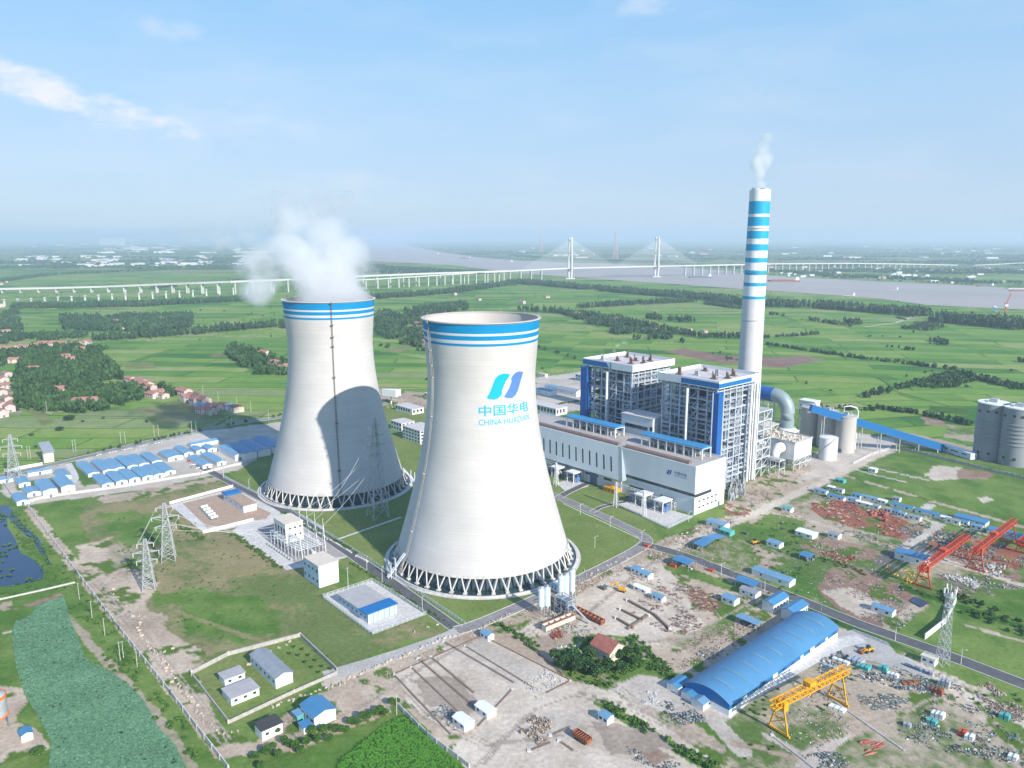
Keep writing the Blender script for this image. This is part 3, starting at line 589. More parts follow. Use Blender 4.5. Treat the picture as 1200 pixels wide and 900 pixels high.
# painted logo and lettering, wrapped round the shell
def wrap(name,me_v,me_f,mt,parent,th0,z0,off=.06):
    V=[]
    for x,y in me_v:
        z=z0+y; r=tower_r(z)+off; a=th0+x/tower_r(z0); V.append((math.cos(a)*r,math.sin(a)*r,z))
    b=MB(); b.add(V,me_f); o=b.build(name,mt,parent); return o
import bmesh
def cut(me,step):
    bm=bmesh.new(); bm.from_mesh(me); bmesh.ops.remove_doubles(bm,verts=bm.verts,dist=1e-4)
    xs=[v.co.x for v in bm.verts]; ys=[v.co.y for v in bm.verts]
    for ax,a,b in ((0,min(xs),max(xs)),(1,min(ys),max(ys))):
        k=a+step
        while k<b:
            no=(1,0,0) if ax==0 else (0,1,0); bmesh.ops.bisect_plane(bm,geom=bm.verts[:]+bm.edges[:]+bm.faces[:],plane_co=(k,0,0) if ax==0 else (0,k,0),plane_no=no); k+=step
    V=[(v.co.x,v.co.y) for v in bm.verts]; bm.verts.index_update(); Fc=[[v.index for v in f.verts] for f in bm.faces]; bm.free(); return V,Fc
def text_mesh(s,size,off=0.,sx=1.,space=1.):
    c=bpy.data.curves.new('letters','FONT'); c.body=s; c.size=size; c.offset=off; c.space_character=space; c.fill_mode='FRONT' if hasattr(c,'fill_mode') else c.fill_mode
    o=bpy.data.objects.new('letters',c); sc.collection.objects.link(o); dg=bpy.context.evaluated_depsgraph_get(); me=bpy.data.meshes.new_from_object(o.evaluated_get(dg)); bpy.data.objects.remove(o)
    for v in me.vertices: v.co.x*=sx
    return me
def fit(me,x0,x1,y0,y1):
    xs=[v.co.x for v in me.vertices]; ys=[v.co.y for v in me.vertices]; ax,bx,ay,by=min(xs),max(xs),min(ys),max(ys)
    for v in me.vertices: v.co.x=x0+(v.co.x-ax)/(bx-ax)*(x1-x0); v.co.y=y0+(v.co.y-ay)/(by-ay)*(y1-y0)
    return me
LOGO1=[(200,462),(238,405),(262,345),(280,290),(305,235),(345,195),(400,176),(478,184),(452,238),(430,262),(405,318),(378,392),(390,402),(368,442),(330,472),(290,484),(240,478)]
LOGO2=[(404,452),(440,392),(470,342),(490,280),(496,262),(487,240),(512,195),(545,165),(580,152),(629,158),(612,225),(590,300),(566,378),(540,432),(500,464),(450,468)]
def logo_on(t,pts,m,name='logo'):
    q=[hit(550+x/10,420+y/10,T2) for x,y in pts]; th0=q[0][0]; 
    b=MB(); b.add([((a-th0)*tower_r(100),z-100,0) for a,z in q],[tuple(range(len(q)))]); me=b.mesh('x',m); bm=bmesh.new(); bm.from_mesh(me); bmesh.ops.triangulate(bm,faces=bm.faces[:]); bm.to_mesh(me); bm.free()
    V_,F_=cut(me,1.5); b=MB(); V=[]
    for x,y in V_: z=100+y; r=tower_r(z)+.07; a=th0+x/tower_r(100); V.append((math.cos(a)*r,math.sin(a)*r,z))
    b.add(V,F_); b.build(name,m,t)
logo_on(ct2,LOGO1,K['cyan']); logo_on(ct2,LOGO2,K['logo_blue'])
def letters_on(t,s,xl,xr,yt,yb,m,off=0.):
    aL,zt=hit(xl,yt[0],T2); _,zb=hit(xl,yb[0],T2); aR,_z=hit(xr,yt[1],T2); zm=(zt+zb)/2; r=tower_r(zm)
    me=fit(text_mesh(s,1,off),0,(aR-aL)*r,zb-zm,zt-zm); V_,F_=cut(me,.9)
    V=[]
    for x,y in V_: z=zm+y; rr=tower_r(z)+.08; a=aL+x/r; V.append((math.cos(a)*rr,math.sin(a)*rr,z))
    b=MB(); b.add(V,F_); b.build('lettering',m,t)
letters_on(ct2,'中国华电',561,618.3,(475.0,471),(488,484),K['cyan'],.012)
letters_on(ct2,'CHINA HUADIAN',561,619.5,(491.6,487),(498.6,494),K['logo_blue'] if False else K['cyan'],.004)

# ---------------------------------------------------------------- chimney
def chimney():
    xy=W(-391,655); t=thing('chimney','tall white chimney with cyan bands behind the boiler buildings','chimney',xy,0)
    H_=240.; r=lambda z:11.6+(9.3-11.6)*z/H_
    m=bpy.data.materials.new('banded_chimney_paint'); m.use_nodes=True; nt=m.node_tree; N=nt.nodes; L=nt.links; b=N['Principled BSDF']; b.inputs['Roughness'].default_value=.6
    tc=N.new('ShaderNodeTexCoord'); sx=N.new('ShaderNodeSeparateXYZ'); L.new(tc.outputs['Object'],sx.inputs[0]); rz=N.new('ShaderNodeMapRange'); rz.inputs[1].default_value=100; rz.inputs[2].default_value=240; L.new(sx.outputs[2],rz.inputs[0])
    rp=N.new('ShaderNodeValToRGB'); cr=rp.color_ramp; cr.interpolation='CONSTANT'; cr.elements[0].position=0; wc=(.60,.59,.60,1); bc=(.0,.33,.58,1); ww=(.74,.74,.75,1); cr.elements[0].color=wc; cr.elements[1].position=.999; cr.elements[1].color=ww
    def zz(py): 
        v=(450-py)/F; c_,s_=math.cos(TH),math.sin(TH); return CH+xy[1]*(v*c_-s_)/(c_+v*s_)
    bands=[(236,251.5),(255,265.5),(271,280),(286.5,294),(302,308),(317,322),(331,335.5),(347,350.3)]
    for top,bot in bands[::-1]:
        for py,c in ((bot,bc),(top,ww)):
            e=cr.elements.new(max(.001,(zz(py)-100)/140)); e.color=c
    nz=N.new('ShaderNodeTexNoise'); nz.inputs['Scale'].default_value=.15; L.new(tc.outputs['Object'],nz.inputs[0]); mr=N.new('ShaderNodeMapRange'); mr.inputs[3].default_value=.88; mr.inputs[4].default_value=1.08; L.new(nz.outputs[0],mr.inputs[0])
    L.new(rz.outputs[0],rp.inputs[0]); vm=N.new('ShaderNodeVectorMath'); vm.operation='SCALE'; L.new(rp.outputs[0],vm.inputs[0]); L.new(mr.outputs[0],vm.inputs['Scale']); L.new(vm.outputs[0],b.inputs['Base Color'])
    b=MB(); b.lathe([(r(z),z) for z in np.linspace(0,H_,25)]+[(r(H_)-.8,H_),(r(H_)-.8,H_-2),(.1,H_-2)],48); b.build('shaft',m,t,True)
    for e in (-1,1): b=MB(); b.lathe([(3.6,H_-2),(3.6,H_+1.6),(3.2,H_+1.6),(3.2,H_-1),(.1,H_-1)],24,0,(e*4.1,0)); b.build('flue',K['steel'],t)
    b=MB()
    for z in (120,165,205):
        b.lathe([(r(z)-.1,z),(r(z)+.7,z+.02),(r(z)+.7,z+.25),(r(z)-.1,z+.25)],32)
    b.build('platform',K['steel'],t)
    return t
chimney()
# ---------------------------------------------------------------- turbine hall
def G(label,name,cat,s,t,group=None): return thing(name,label,cat,W(s,t),A,group)
hall=G('long white turbine hall with slanted window slits and a blue logo near its corner','turbine_hall','power station hall',-305,447)
b=MB()
b.box(-200,-68,0,38,0,35.2); b.box(-68,0,2.2,38,0,35.2); b.box(-68,-.003,0,2.2,16,35.2); b.box(-68,-.003,.6,2.2,0,13.4)
# parapet
for x0,x1,y0,y1 in ((-200,0,0,.6),(-200,0,37.4,38),(-.6,0,.6,37.4)): b.box(x0,x1,y0,y1,35.2,36.4)
b.build('wall',K['cladding'],hall)
b=MB(); b.box(.0,.35,0,38,15.5,36.42); b.box(0,.35,0,38,0,13.); b.box(0,.35,21,38,13.,15.5); b.build('end_wall',K['white'],hall)
b=MB(); b.box(-67.9,-.2,.9,1.3,13.4,16); b.box(-.5,.15,1,21,13,15.5); b.build('window_band',K['glass'],hall)
b=MB(); b.add([(-200,-5.2,11.5),(-66,-5.2,11.5),(-71,0,36.45),(-200,0,36.45),(-200,0,11.5),(-66,0,11.5),(-71,.6,36.45),(-200,.6,36.45)],[(0,1,2,3),(0,4,5,1),(1,5,6,2),(3,2,6,7),(0,3,7,4)])
b.build('sloping_panel',K['cladding'],hall)
b=MB(); b.add([(-66,-5.3,11.3),(-62.5,-5.3,11.3),(-68.5,.0,36.6),(-71.8,0,36.6),(-66,0,11.3),(-62.5,0,11.3),(-68.5,.7,36.6),(-71.8,.7,36.6)],[(0,1,2,3),(0,4,5,1),(1,5,6,2),(0,3,7,4),(3,2,6,7)]); b.build('edge_fin',K['grey_fin'] if 'grey_fin' in K else mat('grey_fin_panel',(.34,.40,.45),.5),hall)
for i in range(16):
    x=-75.5-7.6*i; b=MB(); z0,z1=16.5,27.5; yy=lambda z:-5.2*(36.45-z)/24.95-.04
    b.add([(x,yy(z0),z0),(x+1.5,yy(z0),z0),(x-1.2,yy(z1),z1),(x-2.7,yy(z1),z1)],[(0,1,2,3)]); b.build('slit_window',K['glass'],hall)
for x0,x1 in ((-190,-170),(-150,-132),(-106,-92),(-86,-78),(-60,-44),(-30,-18)):
    b=MB(); b.box(x0,x1,-.14 if x0<-68 else .5,.62,6.5,8.2); b.build('ribbon_window',K['glass'],hall)
for x,wd,h in ((-97,7.5,9),(-58,5,6),(-52,4,6),(-46,4,6)): b=MB(); b.box(x-wd/2,x+wd/2,-.2 if x<-68 else .4,.65,0,h); b.build('door',K['dsteel'],hall)
for zz_ in (4.2,8.8):
    for k in range(5): b=MB(); b.box(.3,.42,5+k*5.2,7.6+k*5.2,zz_,zz_+1.2); b.build('window',K['glass'],hall)
b=MB(); b.box(.3,.42,30,32.4,0,3.6); b.build('door',K['dsteel'],hall)
b=MB(); b.box(-199.4,-.6,.6,37.4,35.2,35.35); b.build('roof',mat('hall_roof_felt',(.40,.37,.355),.85,var=.15,scale=.08),hall)
for x0,x1 in ((-196,-76),(-69,-9)):
    b=MB(); prof=[(6.2+1.9*math.cos(a),36+1.9*math.sin(a)) for a in np.linspace(0,math.pi,9)]; prof=[(8.1,35.3)]+prof+[(4.3,35.3)]; b.ext(prof,x0,x1); b.build('roof_vent',K['brown'],hall)
for x0,x1,m_ in ((-150,-93,'roofblue'),(-67,-9,'roofblue')):
    b=MB(); b.ext([(21,43.4),(21,44),(27,45.2),(33,44),(33,43.4)],x0,x1); b.build('canopy_roof',K['canopy'] if 'canopy' in K else K.setdefault('canopy',mat('bright_blue_canopy',(.045,.25,.50),.4,var=.08,wave=('X',1.,.5))),hall)
    b=MB(); n_=7
    for k in range(n_+1):
        x=x0+.8+(x1-x0-1.6)*k/n_
        for y in (21.6,32.4): b.box(x-.45,x+.45,y-.45,y+.45,35.3,43.4)
        b.beam((x,21.6,42.8),(x,32.4,42.8),.5)
    for y in (21.6,32.4): b.beam((x0,y,42.9),(x1,y,42.9),.6)
    b.build('canopy_columns',K['whitewall'],hall)
    b=MB(); b.cyl((x0+5,27,38.6),(x1-5,27,38.6),2.1,n=16); 
    for k in range(9): b.cyl((x0+6+k*5.5,23.5,35.3),(x0+6+k*5.5,23.5,38+1.5*(k%3)),.8,n=8); b.box(x0+7+k*5.5,x0+9.3+k*5.5,29,31.5,35.3,37+k%2)
    b.build('deaerator_tank',K['steel'],hall)
def flat_text(t,name,s,x0,x1,z0,z1,y,m,off=0.):
    me=fit(text_mesh(s,1,off),x0,x1,z0,z1); 
    for v in me.vertices: v.co=Vector((v.co.x,y,v.co.y))
    me.materials.clear(); me.materials.append(m); return link(name,me,t)
for pts,dx in ((LOGO1,0),(LOGO2,0)):
    b=MB(); b.add([(-25+(x-200)*.0108,-.06,25.2+(484-y)*.0125) for x,y in pts],[tuple(range(len(pts)))[::-1]]); b.build('logo',K['navy'],hall)
flat_text(hall,'lettering','中国华电',-18.2,-7.2,26.9,29.2,-.06,K['navy'],.012); flat_text(hall,'lettering','CHINA HUADIAN',-18.2,-7.2,25.3,26.3,-.06,K['navy'])
# ---------------------------------------------------------------- boiler buildings
def boiler(label,s,t,seed,side):
    rnd=random.Random(seed); g=G(label,'boiler_building','boiler building',s,t); LX,LY,H_=55.,56.,84.
    xs=[-LX+2+(LX-4)*i/6 for i in range(7)]; ys=[2+(LY-4)*i/6 for i in range(7)]; zs=[9,17,25,33,41,49,57,65,73,81]
    b=MB()
    for i,x in enumerate(xs):
        for j,y in enumerate(ys):
            if 0<i<6 and 0<j<6 and (i+j)%2: continue
            e=i in(0,6) or j in (0,6); b.box(x-.6,x+.6,y-.6,y+.6,0,H_,0)

    for z in zs:
        for y in (ys[0],ys[1],ys[3],ys[6]): b.box(-LX+2,-2,y-.35,y+.35,z-.5,z+.5)
        for x in (xs[0],xs[2],xs[5],xs[6]): b.box(x-.35,x+.35,2,LY-2,z-.45,z+.45)
    for z in [z_+4 for z_ in zs[:-1]]+[4,13]:
        for k in range(6):
            if rnd.random()<.4: b.box(xs[k],xs[k+1],ys[0]-.18,ys[0]+.18,z-.2,z+.2)
            if rnd.random()<.4: b.box(xs[6]-.18,xs[6]+.18,ys[k],ys[k+1],z-.2,z+.2)
            if rnd.random()<.3: b.box(xs[0]-.18,xs[0]+.18,ys[k],ys[k+1],z-.2,z+.2)
    for i in range(6):
        for z0,z1 in zip([0]+zs[:-1],zs):
            if rnd.random()<.5: x=(xs[i]+xs[i+1])/2; b.box(x-.2,x+.2,ys[0]-.2,ys[0]+.2,z0,z1)
            if rnd.random()<.5: y=(ys[i]+ys[i+1])/2; b.box(xs[6]-.2,xs[6]+.2,y-.2,y+.2,z0,z1)

    for z0,z1 in zip([0]+zs[:-1],zs):
        for (i,j) in ((0,1),(3,4),(5,6)):
            if rnd.random()<.6:
                b.beam((xs[i],ys[0],z0),(xs[j],ys[0],z1),.45); b.beam((xs[j],ys[0],z0),(xs[i],ys[0],z1),.45)
            if rnd.random()<.6:
                b.beam((xs[6],ys[i],z0),(xs[6],ys[j],z1),.45); b.beam((xs[6],ys[j],z0),(xs[6],ys[i],z1),.45)
            if rnd.random()<.6: b.beam((xs[0],ys[i],z0),(xs[0],ys[j],z1),.45)
    b.build('steel_frame',K['bsteel'],g)
    b=MB()  # platforms and hand rails
    for z in [5,13]+[z+d for z in zs[:-1] for d in (0,4.2)]:
        y0=ys[0]-.6; 
        for k in range(6):
            if rnd.random()<.5: 
                b.box(xs[k],xs[k+1],ys[0]-1.2,ys[0]+3,z+.5,z+.62); b.box(xs[k],xs[k+1],ys[0]-1.3,ys[0]-1.2,z+1.5,z+1.6); b.box(xs[k],xs[k+1],ys[0]-1.3,ys[0]-1.2,z+1.0,z+1.07)
            if rnd.random()<.52:
                b.box(xs[6]-3,xs[6]+1.3,ys[k],ys[k+1],z+.5,z+.62); b.box(xs[6]+1.2,xs[6]+1.3,ys[k],ys[k+1],z+1.5,z+1.62); b.box(xs[6]+1.2,xs[6]+1.3,ys[k],ys[k+1],z+1.,z+1.07)
            if rnd.random()<.5: b.box(xs[0]-1.2,xs[0]+3,ys[k],ys[k+1],z+.5,z+.62)
            if rnd.random()<.5: b.box(xs[k],xs[k+1],ys[2],ys[5],z+.5,z+.6)
    b.build('platforms',K['wsteel'],g)
    b=MB(); b.box(-LX+15,-16,17,LY-14,12,H_-6); b.box(-LX+10,-LX+15,14,30,20,H_-20); b.box(-16,-9,20,LY-18,30,58); b.box(-34,-22,9,17,40,70); b.ext([(17,12),(28,2),(34,2),(LY-14,12)],-LX+15,-16); b.build('furnace',K['furn'] ,g)
    b=MB()
    for k in range(300):
        x=rnd.uniform(-LX+3,-3); y=rnd.choice([rnd.uniform(3,14),rnd.uniform(LY-13,LY-3)]); 
        if rnd.random()<.5: x=rnd.uniform(-14,-3); y=rnd.uniform(3,LY-3)
        z=rnd.uniform(4,H_-8); r_=rnd.choice([.3,.4,.5,.9,1.4]); d=rnd.choice([(0,0,1),(1,0,0),(0,1,0),(0,0,1)]); l=rnd.uniform(5,20)
        q=(min(-2.2,x+d[0]*l),min(LY-2,y+d[1]*l),min(H_-3,z+d[2]*l)); b.cyl((x,y,z),q,r_,n=8)
    b.build('pipework',K['pipe'],g)
    b=MB()
    for k in range(190):
        x=rnd.choice([rnd.uniform(-LX+3,-6),rnd.uniform(-12,-5)]); y=rnd.uniform(4,12) if x<-13 else rnd.uniform(4,LY-6); z=rnd.choice([9,17,25,33,41,49,57,65,73])+.7; a,c_,h=rnd.uniform(2,5),rnd.uniform(2,5),rnd.uniform(1.5,5); b.box(x-a/2,x+a/2,y-c_/2,y+c_/2,z,z+h)
    b.build('equipment',K['equip'],g)
    for y_,side_ in ((6,1),(32,1),(0,0)):
        b=MB()
        for z in [1]+zs[:-1]:
            if side_: b.beam((xs[6],y_,z),(xs[6],y_+6,z+8),1.,0,.3)
            else: b.beam((-LX+30,ys[0]-1,z),(-LX+37,ys[0]-1,z+8),1.,0,.3)
        b.build('stair_flight',K['steel'],g)
    b=MB(); b.box(-LX-1.5,1.5,-1.5,LY+1.5,H_,H_+.9); 
    for x0,x1,y0,y1 in ((-LX-1.5,1.5,-1.5,-.9),(-LX-1.5,1.5,LY+.9,LY+1.5),(-LX-1.5,-LX-.9,-.9,LY+.9),(.9,1.5,-.9,LY+.9)): b.box(x0,x1,y0,y1,H_+.9,H_+6)
    rf=b.build('roof',K['white'],g)
    b=MB(); b.box(-LX-.9,.9,-.9,LY+.9,H_+.9,H_+3.5); b.build('roof_deck',K['deck'],rf)
    b=MB()
    if side=='L': b.add([(-LX-1.2,-1.62,H_+.6),(-LX+30,-1.62,H_+.6),(-LX+27,-1.62,H_+5),(-LX-1.2,-1.62,H_+5)],[(0,1,2,3)]); b.box(-LX+31.5,-LX+32.5,-1.66,-1.55,H_,H_+6)
    else: b.box(-LX+22,1.58,-1.6,-1.5,H_+.6,H_+4.6); b.box(1.5,1.6,-1.6,LY-12,H_+.6,H_+4.0)
    b.build('blue_stripe',K['blue2'],rf)
    for (x,y) in ((-LX+9,12),(-LX+20,20),(-LX+13,LY-14),(-16,16),(-10,26),(-14,LY-16),(-24,LY-24)):
        b=MB(); 
        for e in range(3): b.cyl((x+e*1.3,y,H_+3.5),(x+e*1.3,y,H_+6.5+rnd.random()*4),.55,n=8)
        b.box(x-1.5,x+4,y-1.5,y+1.5,H_+3.5,H_+4.6); b.build('roof_exhaust',K['brown'] if rnd.random()<.6 else K['steel'],rf)
    b=MB()
    if side=='L': b.box(-LX-2.6,-LX+5,-2.6,4.,0,H_-2)
    else: b.box(-3.6,2.8,-3.,3.5,0,H_-3)
    b.build('stair_tower',K['blue'],g)
    b=MB()
    for k in range(2 if side=='R' else 1):
        b=MB(); b.cyl((-LX*.48+24*k,-2.2,10),(-LX*.48+24*k,-2.2,H_-3),1.,n=12); b.build('riser_pipe',K['white'],g)
        b=MB(); b.cyl((2.2,LY-12+8*k,2),(2.2,LY-12+8*k,H_-2),1.1,n=12); b.build('riser_pipe',K['white'],g)
    return g
K['bsteel']=mat('blue_grey_steel',(.42,.48,.57),.5,var=.25,scale=.1); K['furn']=mat('dark_blue_cladding',(.05,.10,.19),.5,var=.25,scale=.1,wave=('Z',.6,.4)); K['pipe']=mat('grey_white_pipes',(.27,.32,.38),.5,var=.6,scale=.1); K['equip']=mat('equipment_paint',(.13,.18,.25),.6,var=.6,scale=.1)
K['deck']=mat('roof_deck',(.55,.51,.50),.8,var=.08,scale=.05); K['blue2']=mat('stripe_blue',(.01,.145,.40),.5,var=.03)
boiler('farther, left boiler building, open steel frame with blue corner tower on its left',-412.5,505,3,'L')
boiler('nearer, right boiler building, open steel frame with blue stair tower at front corner',-321.5,496,4,'R')
# ---------------------------------------------------------------- steel frames, precipitators, silos, conveyor on the right
def frame_mb(b,xs,ys,zs,w=.5,br=0,rnd=random,m=0):
    for x in xs:
        for y in ys: b.box(x-w/2,x+w/2,y-w/2,y+w/2,0,zs[-1],m)
    for z in zs:
        for y in ys: b.box(xs[0],xs[-1],y-w/2,y+w/2,z-w/2,z+w/2-.01,m)
        for x in xs: b.box(x-w/2,x+w/2,ys[0],ys[-1],z-w/2,z+w/2-.02,m)
    if br:
        zz=[0]+list(zs)
        for z0,z1 in zip(zz[:-1],zz[1:]):
            for y in (ys[0],ys[-1]):
                for k in range(len(xs)-1):
                    if rnd.random()<br: b.beam((xs[k],y,z0),(xs[k+1],y,z1),w*.6,m)
            for x in (xs[0],xs[-1]):
                for k in range(len(ys)-1):
                    if rnd.random()<br: b.beam((x,ys[k],z0),(x,ys[k+1],z1),w*.6,m)
rnd=random.Random(11)
t=G('tall open pipe rack tower of white steel between boiler building and precipitator','pipe_rack_tower','steel structure',-322,553)
b=MB(); frame_mb(b,[-24,-12,0],[2,13,25],[8,16,24,32,40,48,56],.7,.7,rnd); b.build('frame',K['wsteel'],t)
b=MB()
for z in (8,16,24,32,40,48,56):
    for k in range(2):
        if rnd.random()<.8: b.box(-12*k-11,-12*k-1,2,12.5,z+.3,z+.45); b.box(-12*k-11,-12*k-1,14,25,z+.3,z+.45)
    b.box(-24,.6,1.4,1.5,z+1.2,z+1.3); b.box(.6,.7,1.4,25,z+1.2,z+1.3)
b.build('platforms',K['steel'],t)
b=MB()
for k in range(46):
    x,y,z=rnd.uniform(-23,-1),rnd.uniform(3,24),rnd.uniform(2,48); d=rnd.choice([(0,0,1),(0,0,1),(1,0,0),(0,1,0)]); l=rnd.uniform(4,14); b.cyl((x,y,z),(min(0,x+d[0]*l),min(25,y+d[1]*l),z+d[2]*l*.6),rnd.choice([.3,.5,1.2]),n=8)
b.box(-20,-9,5,20,26,38); b.box(-22,-13,6,18,4,18); b.build('ducts_and_pipes',K['pipe'],t)
b=MB(); b.cyl((-1,-3,0),(-1,-3,90),.8,n=12); b.cyl((2,0,0),(2,0,86),.55,n=8); b.build('vent_pipe',K['white'],t)
t=G('blue and white lower annexe tucked between the two boiler buildings','coal_bunker_bay','industrial building',-378,488)
b=MB(); b.box(-34,-1,4,24,0,50); b.box(-33,2,24,64,0,34); b.build('wall',K['cladding'],t); b=MB(); b.box(-34.4,-.6,3.6,24.4,50,50.8); b.box(-33.4,2.4,24.4,64.4,34,34.8); b.build('roof',K['deck'],t)
b=MB(); b.box(-3.9,-.95,3.97,4.2,38,44); b.box(-30,-6,3.9,4.1,40,43); b.build('window',K['glass'],t)
t=G('grey steel gas duct frame with scaffolding behind the right boiler','duct_support_frame','steel structure',-345,600)
b=MB(); frame_mb(b,[-30,-20,-10,0],[0,12,24,36],[8,16,24,30],.7,.6,rnd); b.build('frame',K['wsteel'],t); b=MB(); b.box(-29,-12,2,34,14,29); b.box(-9,-1,4,30,10,24); b.build('duct',K['equip'],t); b=MB(); b.box(-31,1,-1,37,30.3,30.6); b.build('deck',K['cream'],t)
# precipitator
s_,t_=st(928,552)
t=G('white box-shaped dust precipitator with yellowish roof gear beside the white tank','dust_precipitator','industrial filter',s_+1,t_)
b=MB(); b.box(-38,0,0,30,10,24); b.build('casing',K['white'],t)
b=MB()
for i in range(4):
    for j in range(3):
        x0,y0=-38+9.5*i,10*j; b.add([(x0,y0,10),(x0+9.5,y0,10),(x0+9.5,y0+10,10),(x0,y0+10,10),(x0+4,y0+4.3,4.5),(x0+5.4,y0+4.3,4.5),(x0+5.4,y0+5.7,4.5),(x0+4,y0+5.7,4.5)],[(0,1,5,4),(1,2,6,5),(2,3,7,6),(3,0,4,7),(4,5,6,7)])
b.build('hoppers',K['wsteel'],t)
b=MB(); frame_mb(b,[-38,-28.5,-19,-9.5,0],[0,10,20,30],[5,10],.5,.8,rnd); b.build('support_frame',K['wsteel'],t)
b=MB(); b.box(-38.5,.5,-.5,30.5,24,24.5); 
for k in range(42): x,y=rnd.uniform(-36,-1),rnd.uniform(1,29); b.cbox(x,y,24.5,rnd.uniform(1,2.5),rnd.uniform(1,2.5),rnd.uniform(.8,2.4))
b.build('roof_gear',K['cream'],t)
b=MB(); b.box(-38.5,-38.2,-.5,30.5,24.5,25.7);b.box(.2,.5,-.5,30.5,24.5,25.7);b.box(-38.2,.2,-.5,-.2,24.5,25.7);b.box(-38.2,.2,30.2,30.5,24.5,25.7); b.build('railing',K['steel'],t)
b=MB(); b.tube([(-30,-2,19),(-30,-8,19),(-30,-12,16),(-30,-14,11)],[4.6,4.6,4.,3.4],14); b.tube([(-12,-1,19),(-12,-7,19),(-12,-10,16),(-12,-11,10)],[4.6,4.6,4.,3.4],14); b.build('inlet_duct',K['white'],t,True)
t=G('open white steel portal frame standing before the precipitator','steel_portal_frame','steel structure',*st(912,560))
b=MB(); frame_mb(b,[-16,-8,0],[0,9],[7,14],.55,0); b.build('frame',K['wsteel'],t); b=MB(); b.box(-16,0,1,8,14.3,15); b.build('deck',K['steel'],t)
# elbow flue duct
t=G('big flue gas elbow pipe, blue where it leaves the chimney and grey at the bend','flue_duct','duct',-391,655)
def loc(t,px,py,z): s,q=st(px,py,z); o=t.location; s0,t0=ST(o.x,o.y); return (s-s0,q-t0,z)
p0=(0,0,57.);P=[loc(t,876,472,56),loc(t,897,474,56),loc(t,911,474,56)]; yb=P[1][1]*.5-4
q1=loc(t,908,474,57); 
pts=[(x,-16.,z) for x,z in ((3,55),(20,55),(36,55))]
b=MB(); b.tube(pts,6.6,18); b.build('blue_duct',K['blue'],t,True)
pts=[(36+ math.sin(a)*14.5, -16., 55-14.5+math.cos(a)*14.5) for a in np.linspace(0,math.pi/2,9)]+[(50.5,-16,34),(50.5,-16,26)]
b=MB(); b.tube(pts,6.4,20); b.build('elbow',mat('green_grey_duct',(.27,.34,.36),.5,metal=.2,var=.12,scale=.1),t,True)
b=MB(); b.cyl((50.5,-16,24),(50.5,-16,27),10,7.5,20); b.build('flange',K['wsteel'],t)
b=MB(); frame_mb(b,[10,22,34],[-22,-10],[12,24,36,47],.8,.4,rnd); b.build('support_frame',K['wsteel'],t)
b=MB(); frame_mb(b,[43,58],[-24,-8],[8,16,23],.8,.4,rnd); b.box(42,59,-25,-7,23.6,24); b.build('elbow_support',K['wsteel'],t)
# silos
def silo(name,label,px,py,r,top,mt,group=None,roof=True):
    xy=at(px,py); h=top; t=thing(name,label,'silo',xy,A,group); b=MB(); b.lathe([(r,0),(r,h-1.2),(r+.35,h-1.2),(r+.35,h),(.1,h+.9)],36); b.build('shell',mt,t,True)
    b=MB(); b.lathe([(r+.1,h+1.2),(r+.2,h+1.2),(r+.2,h+1.3),(r+.1,h+1.3)],36); 
    for k in range(16): a=2*math.pi*k/16; b.cyl((math.cos(a)*(r+.15),math.sin(a)*(r+.15),h-.2),(math.cos(a)*(r+.15),math.sin(a)*(r+.15),h+1.3),.06,n=5)
    b.build('railing',K['steel'],t)
    b=MB(); b.box(-2.2,1.5,-1.5,1.5,h+.3,h+3); b.cyl((3,2,h),(3,2,h+3.5),.7,n=10); b.build('top_hatch',K['steel'],t)
    b=MB(); b.box(-1.6,1.6,-r-.12,-r+1.5,0,4); b.build('door',K['dsteel'],t); return t
S_=[silo('ash_silo',l,px,py,9.0,34.5,K['silo2'] if 'silo2' in K else K.setdefault('silo2',mat('pale_silo_concrete',(.46,.44,.42),.8,var=.1,scale=.08,streak=.3)),'ash silos in a row by the conveyor') for l,px,py in (('leftmost tall concrete ash silo of the row of three',948,516.5),('middle tall concrete ash silo of the row of three',968,522),('rightmost tall concrete ash silo of the three, with a white pipe arching over it',989,528.5))]
b=MB(); b.tube([(6,9.5,1),(6,9.5,38),(5,8,41),(1,3,43),(-3,0,42),(-3,0,37)],.6,8); b.build('overhead_pipe',K['white'],S_[2])
xy=at(969.5,537.5); t=thing('water_tank','short white cylindrical tank beside the precipitator','tank',xy,A); b=MB(); b.lathe([(7.9,0),(7.9,20),(8.1,20.2),(.1,21.3)],36); b.build('shell',K['white'],t,True); b=MB(); b.lathe([(7.95,20.9),(8.05,20.9),(8.05,21.0)],36)
for k in range(24): a=2*math.pi*k/24; b.cyl((math.cos(a)*8,math.sin(a)*8,20),(math.cos(a)*8,math.sin(a)*8,21.2),.05,n=4)
for k in range(40): a=-.5-k*.06; b.cbox(math.cos(a)*8.3,math.sin(a)*8.3,20-k*.5,.9,.9,.12,0,a)
b.build('railing_and_stair',K['steel'],t)
t=thing('transfer_house','small white transfer house standing high behind the ash silos at the conveyor head','small building',at(949,503),A); zt=hgt(949,503,470); b=MB(); b.box(-11,6,-6,6,zt-9,zt); b.build('wall',K['whitewall'],t); b=MB(); b.box(-11.3,6.3,-6.3,6.3,zt,zt+.8); b.build('roof',K['white'],t)
b=MB(); frame_mb(b,[-10,-2,5],[-5,5],[10,20,zt-9.3],.8,.6,rnd); b.build('legs',K['steel'],t)
for k in range(4): b=MB(); b.box(-9+4*k,-7.3+4*k,-6.1,-5.9,zt-6,zt-4); b.build('window',K['glass'],t)
